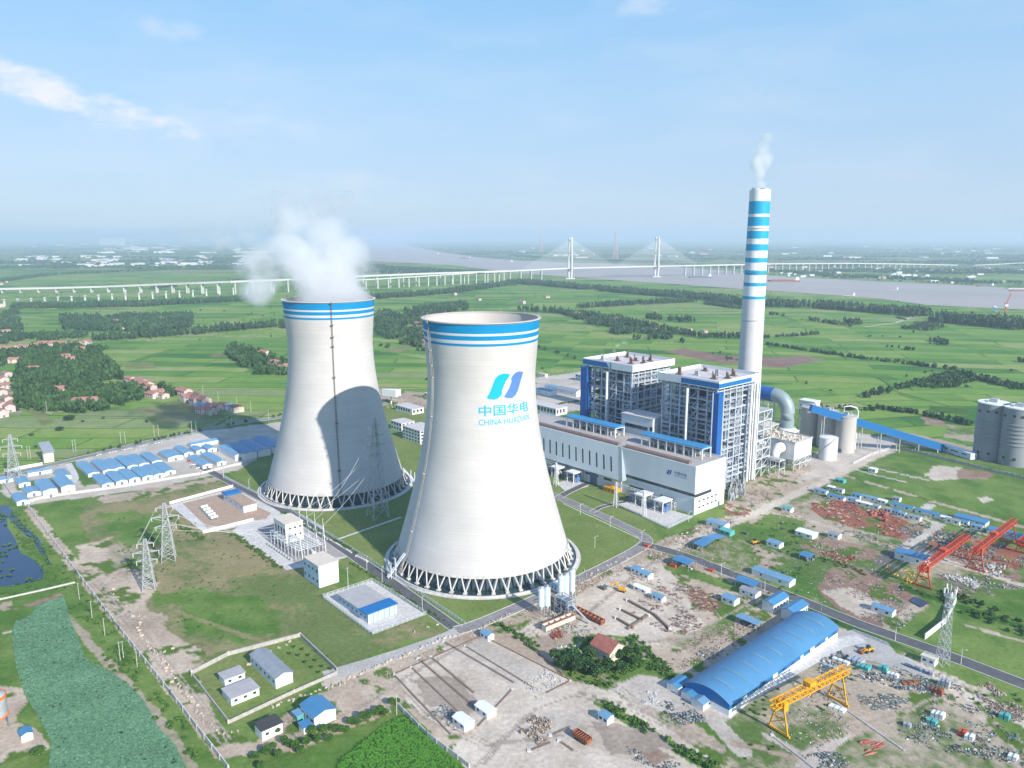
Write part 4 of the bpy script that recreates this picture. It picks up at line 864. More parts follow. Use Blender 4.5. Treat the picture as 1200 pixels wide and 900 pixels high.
def gallery(name,label,p,q,w_,h_,mt,end_mt=None):
    t=thing(name,label,'conveyor',p[:2],0); d=Vector(q)-Vector(p); b=MB(); b.beam((0,0,p[2]),(d.x,d.y,q[2]),w_,0,h_); b.build('gallery',mt,t)
    b=MB(); n_=int(math.hypot(d.x,d.y)/16)
    for k in range(1,n_+1):
        f=(k-.3)/n_; x,y,z=d.x*f,d.y*f,p[2]+d.z*f-h_/2
        if z>2.5:
            nn=Vector((-d.y,d.x)).normalized()*w_*.4
            for e in (-1,1): b.beam((x+nn.x*e*1.3,y+nn.y*e*1.3,0),(x+nn.x*e,y+nn.y*e,z),.6)
            b.beam((x+nn.x,y+nn.y,z*.5),(x-nn.x,y-nn.y,z*.5),.4)
    if b.v: b.build('trestle',K['steel'],t)
    b=MB(); b.beam((0,0,p[2]-h_*.55),(d.x,d.y,q[2]-h_*.55),w_+.3,0,.5); b.build('girder',K['dsteel'],t); return t
h_=(*at(950,478,42),42.); l_=(*at(1104,524,4.5),4.5)
gallery('conveyor_gallery','long blue enclosed coal conveyor sloping down towards the big silos',h_,l_,6.,6.0,K['blue2'])
t=gallery('low_conveyor_house','low pale blue and white conveyor house with slot windows beside the big silos',(*at(1104,523,3),3.),(*at(1141,535,3),3.),7,5.6,K['cladding'])
d=Vector(at(1141,535,3))-Vector(at(1104,523,3)); nn=Vector((d.y,-d.x)).normalized()
for f0,f1 in ((.08,.28),(.38,.62),(.72,.88)): b=MB(); p=d*f0+nn*3.56;q=d*f1+nn*3.56; b.beam((p.x,p.y,3.6),(q.x,q.y,3.6),.1,0,1.); b.build('window',K['glass'],t)
for l,px,py in (('left one of the two giant grey ribbed coal silos at the right edge',1157.5,536.5),('right one of the two giant grey ribbed coal silos, cut by the right edge',1187.5,543.5)):
    xy=at(px,py); r=12.4; h=51; t=thing('coal_silo',l,'silo',xy,A,'giant coal silos'); b=MB()
    prof=[(r,0),(r,17)]
    for k in range(6): z=18+k*3.6; prof+=[(r,z),(r+.55,z+.3),(r+.55,z+1.3),(r,z+1.6)]
    prof+=[(r,h-4),(r+.1,h)]; b.lathe(prof,48); b.lathe([(r+.1,h),(r+.5,h),(r+.5,h+1),(.1,h+1)],48,1); b.build('shell',[K['silo'],K['white']],t,True)
    for a,z in ((-1.6,44),(-1.1,44),(-2.3,43),(-1.3,6),(-2.0,6)): b=MB(); b.cbox(math.cos(a)*r,math.sin(a)*r,z,1.,2.,2.,0,a); b.build('window',K['glass'],t)
    b=MB(); b.box(-3,3,-3,3,h+1,h+4); b.box(-4,-3.5,-6,6,h+1,h+2.2); b.build('roof_hut',K['steel'],t)
t=thing('silo_link_bridge','concrete link with small windows joining the tops of the two giant silos','link bridge',at(1172.5,540),A); b=MB(); b.box(-5,5,-6,6,36,50.6); b.box(-2.5,2.5,-4,4,0,36); b.build('wall',K['silo'],t)
for k in range(3): b=MB(); b.box(-3.6+2.8*k,-2.2+2.8*k,-6.1,-5.9,44,45.6); b.build('window',K['glass'],t)
# ---------------------------------------------------------------- lattice towers
def lattice(b,h,wb,wt,n=9,th=.25,x0=0,y0=0,z0=0.,hb=True):
    zs=[z0+(h-z0)*(1-(1-i/n)**1.15) for i in range(n+1)]; hw=lambda z:(wb+(wt-wb)*min(1,(z-z0)/(h-z0)))/2
    C=[(-1,-1),(1,-1),(1,1),(-1,1)]
    for z0_,z1_ in zip(zs[:-1],zs[1:]):
        a,c=hw(z0_),hw(z1_)
        for k in range(4):
            p,q=C[k],C[(k+1)%4]
            b.beam((x0+p[0]*a,y0+p[1]*a,z0_),(x0+p[0]*c,y0+p[1]*c,z1_),th*1.3)
            b.beam((x0+p[0]*a,y0+p[1]*a,z0_),(x0+q[0]*c,y0+q[1]*c,z1_),th*.7); b.beam((x0+q[0]*a,y0+q[1]*a,z0_),(x0+p[0]*c,y0+p[1]*c,z1_),th*.7)
            if hb: b.beam((x0+p[0]*c,y0+p[1]*c,z1_),(x0+q[0]*c,y0+q[1]*c,z1_),th*.7)
def pylon(label,px,py,h,wb,arms,rz,group=None,th=.28,mt='steel',n=9,xy=None):
    t=thing('transmission_tower',label,'pylon',xy or at(px,py),rz,group); b=MB(); lattice(b,h,wb,1.3 if h<100 else 5,n,th); b.build('lattice_body',K[mt],t)
    for z,l in arms:
        b=MB(); 
        for e in (-1,1):
            for y in (-.5,.5): b.beam((0,y,z),(e*l,0,z+.3),th); b.beam((0,y,z+1.6),(e*l,0,z+.3),th*.8)
            for k in range(1,5): f=k/5; b.beam((e*l*f,-.5*(1-f),z+.3*f),(e*l*f,.5*(1-f),z+1.6*(1-f)+.3*f),th*.6)
        b.build('cross_arm',K[mt],t)
        for e in (-1,1): b=MB(); b.cyl((e*l*.95,0,z+.2),(e*l*.95,0,z-2.2),.16*th/.28,n=6); b.build('insulator',K['white'],t)
    return t
py1=pylon('lattice pylon with cross-arms, the nearer shorter one of two on the dry field',175,690,30,6.5,((17,5.5),(22,7),(27,4.5)),R(20),'lattice pylons on the dry field')
py2=pylon('lattice pylon with cross-arms, the taller one of two on the dry field',198,656,37,8,((22,6),(28,8),(34,5)),R(20),'lattice pylons on the dry field')
py3=pylon('tall lattice pylon with four cross-arms between the two cooling towers',443,606,73,12,((46,7),(53,8.5),(60,7),(67,5)),R(35),None,.4)
py4=pylon('galvanised lattice pylon at the left edge beside the camp',18,565,40,9,((24,6.5),(30,8),(36,5.5)),R(20))
def towers_far(px,foot,top,lab): h=hgt(px,foot,top); pylon(lab,px,foot,h,42,((h*.72,24),(h*.84,30),(h*.94,20)),R(70),'great river crossing pylons',1.9,'redwhite',10)
K['redwhite']=mat('faded_red_white_steel',(.50,.36,.36),.6,var=.4,scale=.02)
towers_far(634,297,272,'distant river crossing pylon left of the first bridge pylon'); towers_far(721,305,270,'distant river crossing pylon between the two bridge pylons'); towers_far(420,284.5,271,'distant river crossing pylon behind the steam')
def wires(label,segs,r=.09,group='power lines'):
    for lb,p,q,sag in segs:
        b=MB(); P=[(p[0]+(q[0]-p[0])*f,p[1]+(q[1]-p[1])*f,p[2]+(q[2]-p[2])*f-sag*4*f*(1-f)) for f in np.linspace(0,1,13)]; b.tube(P,r,4); tag(b.build('power_line',K['wire']),lb,'wire',group)
def tip(t,x,z): c,s=math.cos(t.rotation_euler.z),math.sin(t.rotation_euler.z); return (t.location.x+c*x,t.location.y+s*x,z)
# switchyard
SY=st(353,660)
t=G('white switchgear building with round black vents above the switchyard','switchgear_building','building',*st(336,645))
b=MB(); b.box(-17,0,0,12,4,17); 
for x in (-16.5,-11,-5.5,-.5):
    for y in (.5,11.5): b.box(x-.4,x+.4,y-.4,y+.4,0,4)
b.build('wall',K['white'],t); b=MB(); b.box(-17.3,.3,-.3,12.3,17,17.5); b.build('roof',K['cream'],t)
for x,z in ((.03,14),(.03,9)):
    for y in (3,6.5,10): b=MB(); b.cyl((-.1,y,z),(.1,y,z),.75,n=16); b.build('vent',K['dark'],t)
for k in range(4): b=MB(); b.box(-15+4*k,-13+4*k,-.08,.1,9,14); b.build('window',K['glass'],t)
sheet('switchyard_paving',[(271,622),(310,601),(345,604),(415,650),(385,660),(335,668)],K['conc_light'],.02)
sheet('switchyard_gravel',[(300,622),(322,612),(345,612),(408,652),(375,655),(345,660)],K['gravel'] if 'gravel' in K else K.setdefault('gravel',mat('grey_gravel',(.36,.33,.32),.95,var=.2,scale=.4,fine=1.5)),.035)
sheet('tank_yard_paving',[(199,592),(274,572),(340,606),(240,625),(236,622)],K['conc_light'],.014); sheet('tank_yard_bricks',[(214,590),(262,578),(318,601),(312,608),(243,618)],K['paving'],.035)
sheet('pump_yard_paving',[(378,700),(437,681),(497,719),(436,742)],K['conc_light'],.02); sheet('pump_yard_grass',[(397,707),(400,705),(436,724),(431,727)],K['lawn'] if 'lawn' in K else K.setdefault('lawn',mat('mown_lawn',(.12,.19,.055),.95,var=.15,scale=.3,fine=.8)),.035)
sheet('transformer_yard_paving',[(652,566),(672,560),(690,570),(664,577)],K['conc_light'],.02); sheet('transformer_yard_paving',[(724,591),(742,584),(811,605),(782,618)],K['conc_light'],.02)
for lb,p,q in (('mast carrying line gantry at the left end of the switchyard',(333,652),(352,640)),('middle line gantry of the switchyard',(352,665),(374,650)),('line gantry at the right end of the switchyard',(368,645),(384,656))):
    pass
def a_frame(b,x,y,h,w=2.2,th=.35):
    b.beam((x-w,y,0),(x,y,h),th); b.beam((x+w,y,0),(x,y,h),th); b.beam((x-w*.6,y,h*.4),(x+w*.6,y,h*.4),th*.7)
c0=st(352,640)
t=G('white steel line gantry of the switchyard with tall A-shaped posts and beams','switchyard_gantry','steel structure',*c0)
for k,x in enumerate((-16,-5,6,17)):
    b=MB(); a_frame(b,x,8,17); b.cyl((x,8,17),(x,8,22),.12,n=6); b.build('gantry_post',K['white'],t); 
    b=MB(); a_frame(b,x,-8,12); b.build('gantry_post',K['white'],t)
for y,z in ((8,15),(-8,11)): b=MB(); b.beam((-16,y-.5,z),(17,y-.5,z),.3); b.beam((-16,y+.5,z),(17,y+.5,z),.3); b.beam((-16,y,z+.9),(17,y,z+.9),.3); b.build('gantry_beam',K['white'],t)
b=MB()
for x in np.linspace(-17,18,8):
    for y in (-12,-4,4): b.box(x-.15,x+.15,y-.15,y+.15,0,9)
for y in (-12,-4,4): b.beam((-17,y,9),(18,y,9),.2)
for x in np.linspace(-17,18,8): b.beam((x,-12,8.6),(x,4,8.6),.18); b.beam((x,-12,9),(x,-4,6),.1)
b.build('inner_frames',K['wsteel'],t)
for k in range(10): x=-15+3.6*k; b=MB(); b.box(x-.6,x+.6,-15.5,-14.3,0,1.8); b.build('control_box',K['steel'],t)
for k,x in enumerate(np.linspace(-17,18,15)):
    g_=G(['','','',''][k%4]+'row of grey insulator posts and white busbars, %s row from the left in the switchyard'%ORD[k],'switch_bay','switchgear',c0[0]+x,c0[1],'switchgear rows')
    b=MB()
    for y in (-10,-8,-6,-3.5,-1,1.5,4,6.5): b.cyl((0,y,0),(0,y,2.8),.2,n=6); b.cyl((0,y,2.8),(0,y,5.2),.36,.2,8); b.box(-.5,.5,y-.4,y+.4,2.4,2.7)
    b.build('insulator_posts',K['steel'],g_); b=MB(); b.cyl((0,-10.5,5.3),(0,7,5.3),.2,n=6); b.box(-.9,.9,-1,1.5,.2,2.0); b.build('busbar',K['wsteel'],g_)
W0=[(c0[0]+x,c0[1]+8) for x in (-16,-5,6,17)]
segs=[]
for k,(s1,t1) in enumerate(W0): x,y=W(s1,t1); segs.append(('overhead wire from the %s switchyard post to the pylon between the towers'%ORD[k],(x,y,17),tip(py3,(-7,7,-8.5,8.5)[k],(46,46,53,53)[k]),4))
for k,(z1,l1,z2,l2) in enumerate(((17,5.5,22,6),(22,7,28,8),(27,4.5,34,5))):
    for e in (-1,1): segs.append(('wire between the two pylons on the dry field, %s %s'%(('low','middle','top')[k],('left','right')[e>0]),tip(py1,e*l1,z1),tip(py2,e*l2,z2),.6))
for k in range(4): e=(-1,1)[k%2]; x,y=W(c0[0]-16+k*11,c0[1]-8); segs.append(('wire from the dry field pylon to the switchyard gantry, %s of four'%ORD[k],tip(py2,e*7,(22,28)[k//2]),(x,y,11),3))
wires('',segs)
# ---------------------------------------------------------------- simple buildings with walls, roof, openings
def building(name,label,cat,roofpx,z,wallm,roofm,kind='flat',group=None,win=0,doors=0,eave=.4,fit_=None,rise=1.5,lp=True):
    q=[st(px,py,z) for px,py in roofpx]; ss=sorted(a for a,_ in q); tt=sorted(b_ for _,b_ in q)
    n=len(q)//2; s0,s1=sum(ss[:n])/n,sum(ss[n:])/n; t0,t1=sum(tt[:n])/n,sum(tt[n:])/n
    return shed(name,label,cat,(s0+s1)/2,(t0+t1)/2,s1-s0,t1-t0,z,wallm,roofm,kind,group,win,doors,eave,rise)
def shed(name,label,cat,s,t,L_,Wd,h,wallm,roofm,kind='flat',group=None,win=0,doors=0,eave=.4,rise=1.5,rz=A,xy=None):
    r=thing(name,label,cat,xy or W(s,t),rz,group); X,Y=L_/2,Wd/2; b=MB(); along=L_>=Wd
    if kind=='flat': b.box(-X,X,-Y,Y,0,h)
    elif along: b.ext([(-Y,0),(-Y,h),(0,h+rise-.05),(Y,h),(Y,0)],-X,X)
    else:
        b.add([(-X,-Y,0),(X,-Y,0),(X,-Y,h),(0,-Y,h+rise-.05),(-X,-Y,h),(-X,Y,0),(X,Y,0),(X,Y,h),(0,Y,h+rise-.05),(-X,Y,h)],[(0,1,2,3,4),(9,8,7,6,5),(1,6,7,2),(0,4,9,5)])
    b.build('wall',wallm,r); b=MB(); e=eave; zz=.16
    if kind=='flat':
        b.box(-X-e,X+e,-Y-e,Y+e,h,h+.35)
    elif along:
        k=rise/Y; b.ext([(-Y-e,h-e*k+.05),(-Y-e,h-e*k+zz+.05),(0,h+rise+zz),(Y+e,h-e*k+zz+.05),(Y+e,h-e*k+.05),(0,h+rise)],-X-e,X+e)
    else:
        k=rise/X; pr_=[(-X-e,h-e*k+.05),(-X-e,h-e*k+zz+.05),(0,h+rise+zz),(X+e,h-e*k+zz+.05),(X+e,h-e*k+.05),(0,h+rise)]; n=6
        b.add([(p[0],-Y-e,p[1]) for p in pr_]+[(p[0],Y+e,p[1]) for p in pr_],[tuple(range(n)),tuple(range(n,2*n))[::-1]]+[(i,n+i,n+(i+1)%n,(i+1)%n) for i in range(n)])
    b.build('roof',roofm,r)
    for k in range(win):
        f=(k+.5)/win; 
        b=MB(); zc=h*.45
        if along: x=-X+L_*f; b.box(x-.7,x+.7,-Y-.06,-Y+.1,zc-.1,zc+1.0)
        else: y=-Y+Wd*f; b.box(X-.1,X+.06,y-.7,y+.7,zc-.1,zc+1.0)
        b.build('window',K['glass'],r)
    for k in range(doors):
        b=MB(); y=(k-(doors-1)/2)*min(5,Wd*.5); b.box(X-.1,X+.07,y-.9,y+.9,0,min(2.4,h*.8)); b.build('door',K['dsteel'],r)
    return r
B=building
b_=B('blue_white_building','white block with pale blue side walls and two storeys of small windows beside the switchyard','building',[(358,655),(376,645),(395,656),(376,665)],13,K['white'],K['cream'],'flat',win=0)
X=b_.children[0].data.vertices; xs=[v.co.x for v in X]; ys=[v.co.y for v in X]; x0,x1,y0,y1=min(xs),max(xs),min(ys),max(ys)
for z in (3,9):
    for k in range(4): b=MB(); x=x0+2+k*(x1-x0-4)/3; b.box(x-.8,x+.8,y0-.08,y0+.1,z,z+1.6); b.build('window',K['glass'],b_)
b=MB(); b.box(x0+.1,x1-.1,y0-.05,y0+.2,.3,12.7); b.build('pale_blue_facade',K['paleblue'] if 'paleblue' in K else K.setdefault('paleblue',mat('pale_blue_cladding',(.38,.52,.66),.5,wave=('X',1.,.3))),b_)
b_=B('pump_house','long low grey-roofed pump house with a bright blue roof over its right end','pump house',[(398,698),(425,684),(461,707),(433,722)],5,K['paleblue'],K['greyroof2'] if 'greyroof2' in K else K.setdefault('greyroof2',mat('flat_grey_roof',(.38,.37,.38),.8,var=.12,scale=.2)),'flat',win=7)
v=[x.co for x in b_.children[0].data.vertices]; X=max(p.x for p in v); Y=max(p.y for p in v)
b=MB(); b.box(X-8,X+.6,-Y-.6,Y+.6,5.4,5.9); b.build('blue_roof',K['blue2'],b_)
b=MB()
for k in range(6): y=-Y+.6+(2*Y-1.2)*k/5; b.box(X-.05,X+.3,y-.25,y+.25,0,5)
b.build('pilasters',K['white'],b_)
b_=B('gas_station_building','low building with blue roof end at the back corner of the tank yard','building',[(264,578),(278,575),(299,590),(283,594)],5,K['white'],K['paving'],'flat',win=4)
v=[x.co for x in b_.children[0].data.vertices]; X=max(p.x for p in v); Y=max(p.y for p in v)
b=MB(); b.box(-X-.6,-X+9,-Y-.6,Y+.6,5.4,6.6); b.build('blue_roof',K['blue2'],b_)
tk=None
for k in range(5):
    px=239.5+k*2.9; py=596.5+k*3.1; lb='white gas cylinder of the tank yard, %s from the left of five'%ORD[k]
    t=thing('gas_tank',lb,'tank',at(px,py),A,'gas cylinders in the tank yard'); b=MB(); b.cyl((0,-2.5,2),(0,2.5,2),1.0,n=14); b.build('cylinder',K['white'],t,True); b=MB(); b.box(-1,1,-2,-1.6,0,1.6); b.box(-1,1,1.6,2,0,1.6); b.build('saddle',K['teal'],t)
def wall_run(name,label,pts,h,th=.25,mt='whitewall',px=True,posts=0,cat='wall',group=None):
    P=[at(*p) if px else p for p in pts]; o=P[0]; r=thing(name,label,cat,o,0,group)
    b=MB(); pb=MB()
    for (x0,y0),(x1,y1) in zip(P[:-1],P[1:]):
        b.beam((x0-o[0],y0-o[1],h/2),(x1-o[0],y1-o[1],h/2),th,0,h)
        n_=int(math.hypot(x1-x0,y1-y0)/posts) if posts else 0
        for k in range(n_+1):
            f=k/max(1,n_); pb.cbox(x0-o[0]+(x1-x0)*f,y0-o[1]+(y1-y0)*f,0,th*1.5,th*1.5,h+.1)
    b.build('wall_panel' if h>0 else 'rail',K[mt],r)
    if pb.v: pb.build('posts',K['kerb'],r)
    return r
def fence_run(name,label,pts,h,step=3.,mt='wsteel',group=None):
    P=[at(*p) for p in pts]; o=P[0]; r=thing(name,label,'fence',o,0,group); b=MB(); pb=MB()
    for (x0,y0),(x1,y1) in zip(P[:-1],P[1:]):
        for z in (.3,h*.5,h): b.beam((x0-o[0],y0-o[1],z),(x1-o[0],y1-o[1],z),.14)
        n_=max(1,int(math.hypot(x1-x0,y1-y0)/step))
        for k in range(n_+1): f=k/n_; pb.beam((x0-o[0]+(x1-x0)*f,y0-o[1]+(y1-y0)*f,0),(x0-o[0]+(x1-x0)*f,y0-o[1]+(y1-y0)*f,h),.18)
        m_=max(1,int(math.hypot(x1-x0,y1-y0)/.5))
        for k in range(m_): f=k/m_; x=x0-o[0]+(x1-x0)*f;y=y0-o[1]+(y1-y0)*f; b.add([(x,y,.2),(x+.05,y,.2),(x+.05,y,h),(x,y,h)],[(0,1,2,3)])
    b.build('rails',K[mt],r); pb.build('posts',K[mt],r); return r
wall_run('perimeter_wall','long pale perimeter wall running from the camp corner to the foot of the picture',[(32,593),(90,672),(140,738),(200,814),(268,903)],2.3,.35,'conc_light',posts=8)
wall_run('field_wall','white wall behind the tank yard',[(199,591),(273,571)],2.2,.3,posts=7); wall_run('field_wall','white wall along the front of the tank yard',[(238,625),(297,610)],2.0,.3)
wall_run('camp_wall','low wall closing the workers camp towards the dry field',[(22,592),(55,583),(130,573),(235,556),(262,549),(300,540)],2,.25,'conc_light',posts=6)
wall_run('camp_wall','low wall along the left end of the workers camp',[(0,562),(22,592)],2,.25,'conc_light'); wall_run('roadside_wall','bright white wall beside the camp gate',[(6,553),(50,545)],2.6,.4,'white')
wall_run('field_wall','white rendered wall standing alone behind the radio mast',[(1084,749),(1108,730),(1120,706)],3,.4,'white')
wall_run('path_wall','white kerb wall crossing the marsh at the left edge',[(0,703),(50,692),(88,683)],.8,.8,'conc_light')
wall_run('field_wall','concrete wall beside the rice field at the bottom',[(466,828),(500,862),(550,900)],2,.3,'conc_light',posts=6)
fence_run('railing_fence','light railing along the plant road between the yards and the towers',[(262,560),(340,598),(430,655),(545,732)],1.8,3.)
fence_run('railing_fence','pale fence round the pump house yard',[(378,700),(437,681),(500,720),(436,744),(378,700)],1.8,3.)
fence_run('railing_fence','fence round the transformer yard in front of the hall',[(725,592),(782,620),(812,606)],1.8,3.)
fence_run('railing_fence','pale railing beside the long site road near the white tank',[(1000,544),(1022,533),(1042,527)],2.2,3,'white')
wall_run('boundary_wall','long precast wall along the fields in front of the giant silos',[(1045,524),(1115,541),(1160,552),(1230,568)],2.6,.3,'conc',posts=5)
# ring pipes on the lawn
wall_run('pipe_trench','white pipe trench cover along the lawn by the switchyard',[(338,603),(385,632),(412,648)],.7,1.4,'kerb',cat='trench'); wall_run('pipe_trench','short white trench cover at the lawn edge',[(418,652),(431,659)],.7,1.0,'kerb',cat='trench')
# ---------------------------------------------------------------- workers camp and other prefab rows
_hc={}
def hut(label,s0,t0,s1,t1,Wd,h,group,name='prefab_hut',roofm='roofblue2',wallm='white',rise=1.05,cat='hut',win=0):
    along=abs(s1-s0)>=abs(t1-t0); L_=math.hypot(s1-s0,t1-t0)
    if along: return shed(name,label,cat,(s0+s1)/2,(t0+t1)/2,L_,Wd,h,K[wallm],K[roofm],'gable',group,0,win,.35,rise)
    return shed(name,label,cat,(s0+s1)/2,(t0+t1)/2,Wd,L_,h,K[wallm],K[roofm],'gable',group,0,win,.35,rise)
def zp(x,y): return (x/4.,450+y/4.)
def camp(rows,group,txt,ref):
    for k,(f,bk,wd,h,extra) in enumerate(rows):
        a=st(*zp(*f),h+1); c=st(*zp(*bk),h+1); 
        if abs(a[0]-c[0])>abs(a[1]-c[1]): m=(a[1]+c[1])/2; a=(a[0],m); c=(c[0],m)
        else: m=(a[0]+c[0])/2; a=(m,a[1]);c=(m,c[1])
        hut(('blue-roofed %s %s'%(ORD[k],txt)) if not extra else extra,a[0],a[1],c[0],c[1],wd,h,group,win=1)
fr=[((507+0,462),(455,420)),((572,449),(515,407)),((630,438),(575,396)),((692,428),(636,386)),((745,418),(690,376)),((795,404),(742,364))]
camp([(f,b_,8.6,3.0,None) for f,b_ in fr],'blue roofed huts of the workers camp','hut from the left, front row of the middle camp block','')
bk=[((440,412),(378,362)),((509,398),(448,352)),((560,388),(507,348)),((622,378),(560,334)),((677,368),(614,328)),((736,356),(678,318))]
camp([(f,b_,8.4,3.0,None) for f,b_ in bk],'blue roofed huts of the workers camp','hut from the left, second row of the middle camp block','')
L3=[((108,542),(78,508),8,3.,'single-storey hut in the front left corner of the camp'),((160,502),(135,478),9,3.,'low hut between the corner hut and the two tall camp blocks'),((236,490),(190,444),9.5,6.,'two-storey blue-roofed block, left one of the tall pair in the camp'),((322,472),(268,428),9.5,6.5,'two-storey blue-roofed block, right one of the tall pair in the camp'),((112,460),(92,430),8,3.,'small hut behind the low hut at the left of the camp'),((32,440),(20,430),9,3.,'leftmost small hut by the camp wall and the pylon'),((312,425),(272,398),8,3.,'blue-roofed hut right behind the tall pair by the camp gate'),((125,408),(238,390),7,3.,'long white camp hut parallel to the road behind the small huts')]
camp(L3,'blue roofed huts of the workers camp','','')
L4=[((825,335),(775,308),13,3.4,'broad double-roofed hut at the corner of the camp car park'),((883,318),(835,288),8,3.,'first hut behind the broad double-roofed one'),((943,306),(905,288),8,3.,'small hut in the middle of the right camp block'),((996,298),(962,282),8,3.,'small hut at the back of the right camp block'),((972,373),(900,332),8,3.2,'long hut at the front of the right camp block, left of its pair'),((1036,360),(965,318),8,3.2,'long hut at the front of the right camp block, right of its pair'),((1128,325),(1040,285),9,5.,'long two-storey pale hut where the tower shadow begins'),((880,272),(1030,256),8,3.5,'long pale blue shed parallel to the road at the back of the camp')]
camp(L4,'blue roofed huts of the workers camp','','')
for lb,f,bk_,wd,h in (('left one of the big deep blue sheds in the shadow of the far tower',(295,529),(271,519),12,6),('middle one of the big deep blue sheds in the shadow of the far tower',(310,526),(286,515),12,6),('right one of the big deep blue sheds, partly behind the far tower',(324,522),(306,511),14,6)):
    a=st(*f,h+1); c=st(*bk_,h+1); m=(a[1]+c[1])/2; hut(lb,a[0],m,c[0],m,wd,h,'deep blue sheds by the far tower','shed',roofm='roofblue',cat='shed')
# camp gatehouse with the raised screen
t=thing('gatehouse','tan gatehouse with a tilted blue panel roof at the camp gate','gatehouse',at(57,541),A); b=MB(); b.box(-3,3,-4,4,0,9); b.build('wall',K['cream'],t); b=MB(); b.add([(-16,-4,14),(4,-4,9),(4,5,9),(-16,5,14),(-16,-4,15),(4,-4,9.6),(4,5,9.6),(-16,5,15)],[(0,3,2,1),(4,5,6,7),(0,1,5,4),(1,2,6,5),(2,3,7,6),(3,0,4,7)]); b.build('tilted_roof',K['greyroof'],t)
# small huts strewn over the right-hand storage yards: (left-front px, right-front px, back px) boxes
def small(label,px,py,L_,Wd,h,rm='roofblue2',wm='white',kind='gable',group=None,name='prefab_hut',cat='hut',win=2,rz=A,rise=.9,doors=0):
    return shed(name,label,cat,0,0,L_,Wd,h,K[wm],K[rm],kind,group,win,doors,.3,rise,rz,at(px,py))
HU=[(841,618,14,7,4,'blue-roofed white hut beside the long site road'),(852,626,8,6,3,'teal shed next to the blue-roofed roadside hut'),(908,622,0,0,0,''),(923,599,7,5,3,'small teal hut alone at the left end of the red pipe yard'),(908,640,9,6,3,'blue site cabin at the end of the pale yard with the loader'),
 (906,679,24,7,3.4,'long pale blue hut across the asphalt road, white gable at its right'),(855,703,0,0,0,''),(879,697,10,6,3,'grey flat cabin below the open blue roof'),(856,706,8,6,3.2,'small blue-roofed cabin on the grass patch'),
 (1035,718,11,5,3,'small white hut with blue roof on the brown yard'),(901,768-50,0,0,0,''),(710,845,5,4,3,'small blue-topped kiosk on the wide bare yard'),(569,836,8,5,3,'left one of the two white cabins with blue ends on the slab yard'),(543,850,8,5,3,'right one of the two white cabins with blue ends, near the wall'),
 (978,630,7,5,3,'grey hut with white end beside the blue tarpaulin'),(945,628,12,8,3,'open white-roofed shelter over debris'),(571,748,6,4,3,'blue cabin in the little green island by the road'),(652,691,5,4,3,'pale cabin at the batching plant'),(672,700,4,4,3,'x'),
 (752,693,9,4,2.6,'white container by the scrap heap near the round gravel pile'),(772,703,7,4,2.6,'pale blue container beside the timber heap'),(747,671,6,5,3,'white cabin at the upper end of the timber yard'),(757,676,7,5,2.6,'flat pale cover beside the white cabin'),(1103,772,0,0,0,''),(952,523,0,0,0,'')]
for px,py,a,b_,h,l in HU:
    if a and l!='x': small(l,px,py,a,b_,h,'teal' if 'teal' in l else ('white' if ('white container' in l or 'white-roofed' in l or 'white cabins' in l) else ('greyroof' if 'grey' in l else 'roofblue2')),'teal' if 'teal shed' in l else 'white',name='container' if 'container' in l else 'prefab_hut',cat='container' if 'container' in l else 'hut')
# the two rows of cabins by the red pipes
row=[(958,583,10),(969,580,6),(980,586,14),(1000,589,12),(1013,594,13),(1024,597,7),(1040,602,6),(1050,605,6),(1056,607,5)]
row=[(962,578,10),(974,574,5),(984,577,6),(980,585,13),(1000,588,9),(1013,593,12),(1025,596,7),(1004,583,7),(1019,586,12),(1034,590,6),(1041,600,5),(1050,602,5),(1057,605,5),(1057,596,16),(1072,609,8),(1085,603,14),(1099,607,10),(1108,610,6),(1117,613,9),(1130,615,5),(1145,620,7),(1166,626,6),(1051,587,5)]
for k,(x,y,l) in enumerate(row):
    lb='%s cabin from the left in the rows above the red pipe yard'%ORD[k] if k<20 else ('%s cabin from the right end of the cabin rows above the red pipes'%['last','second last','third last'][22-k])
    small(lb,x,y,l,4.2,2.8,('roofblue2','white','greyroof','roofblue')[k%4 if k not in (13,15,16) else 3],'white',group='site cabins above the red pipe yard',win=2,rise=.5)
small('flat-roofed white electrical hut beside the radio mast',1089,777,6,5,3.6,'cream','white','flat',name='equipment_hut')
small('blue flat-roofed open shed on the grass beyond the red crane',1138,612,20,9,3,'roofblue','wsteel','flat',name='shed',cat='shed'); small('long blue-roofed shed at the right edge beyond the far red crane',1192,632,34,9,3,'roofblue','whitewall',name='shed',cat='shed')
small('blue-roofed white workshop beside the nearest red gantry crane',1069,657,18,9,4.5,'roofblue','whitewall',name='workshop',cat='shed'); small('white cube hut in the grass field near the white railing',1023,553,6,5,3,'white','white','flat'); small('teal tarpaulin-covered stack beside the cross track',985,565,7,5,2.5,'teal','teal',name='covered_stack',cat='stack'); small('white hut in the grass beside the dirt patch',1023,553+1000,1,1,1) if False else None
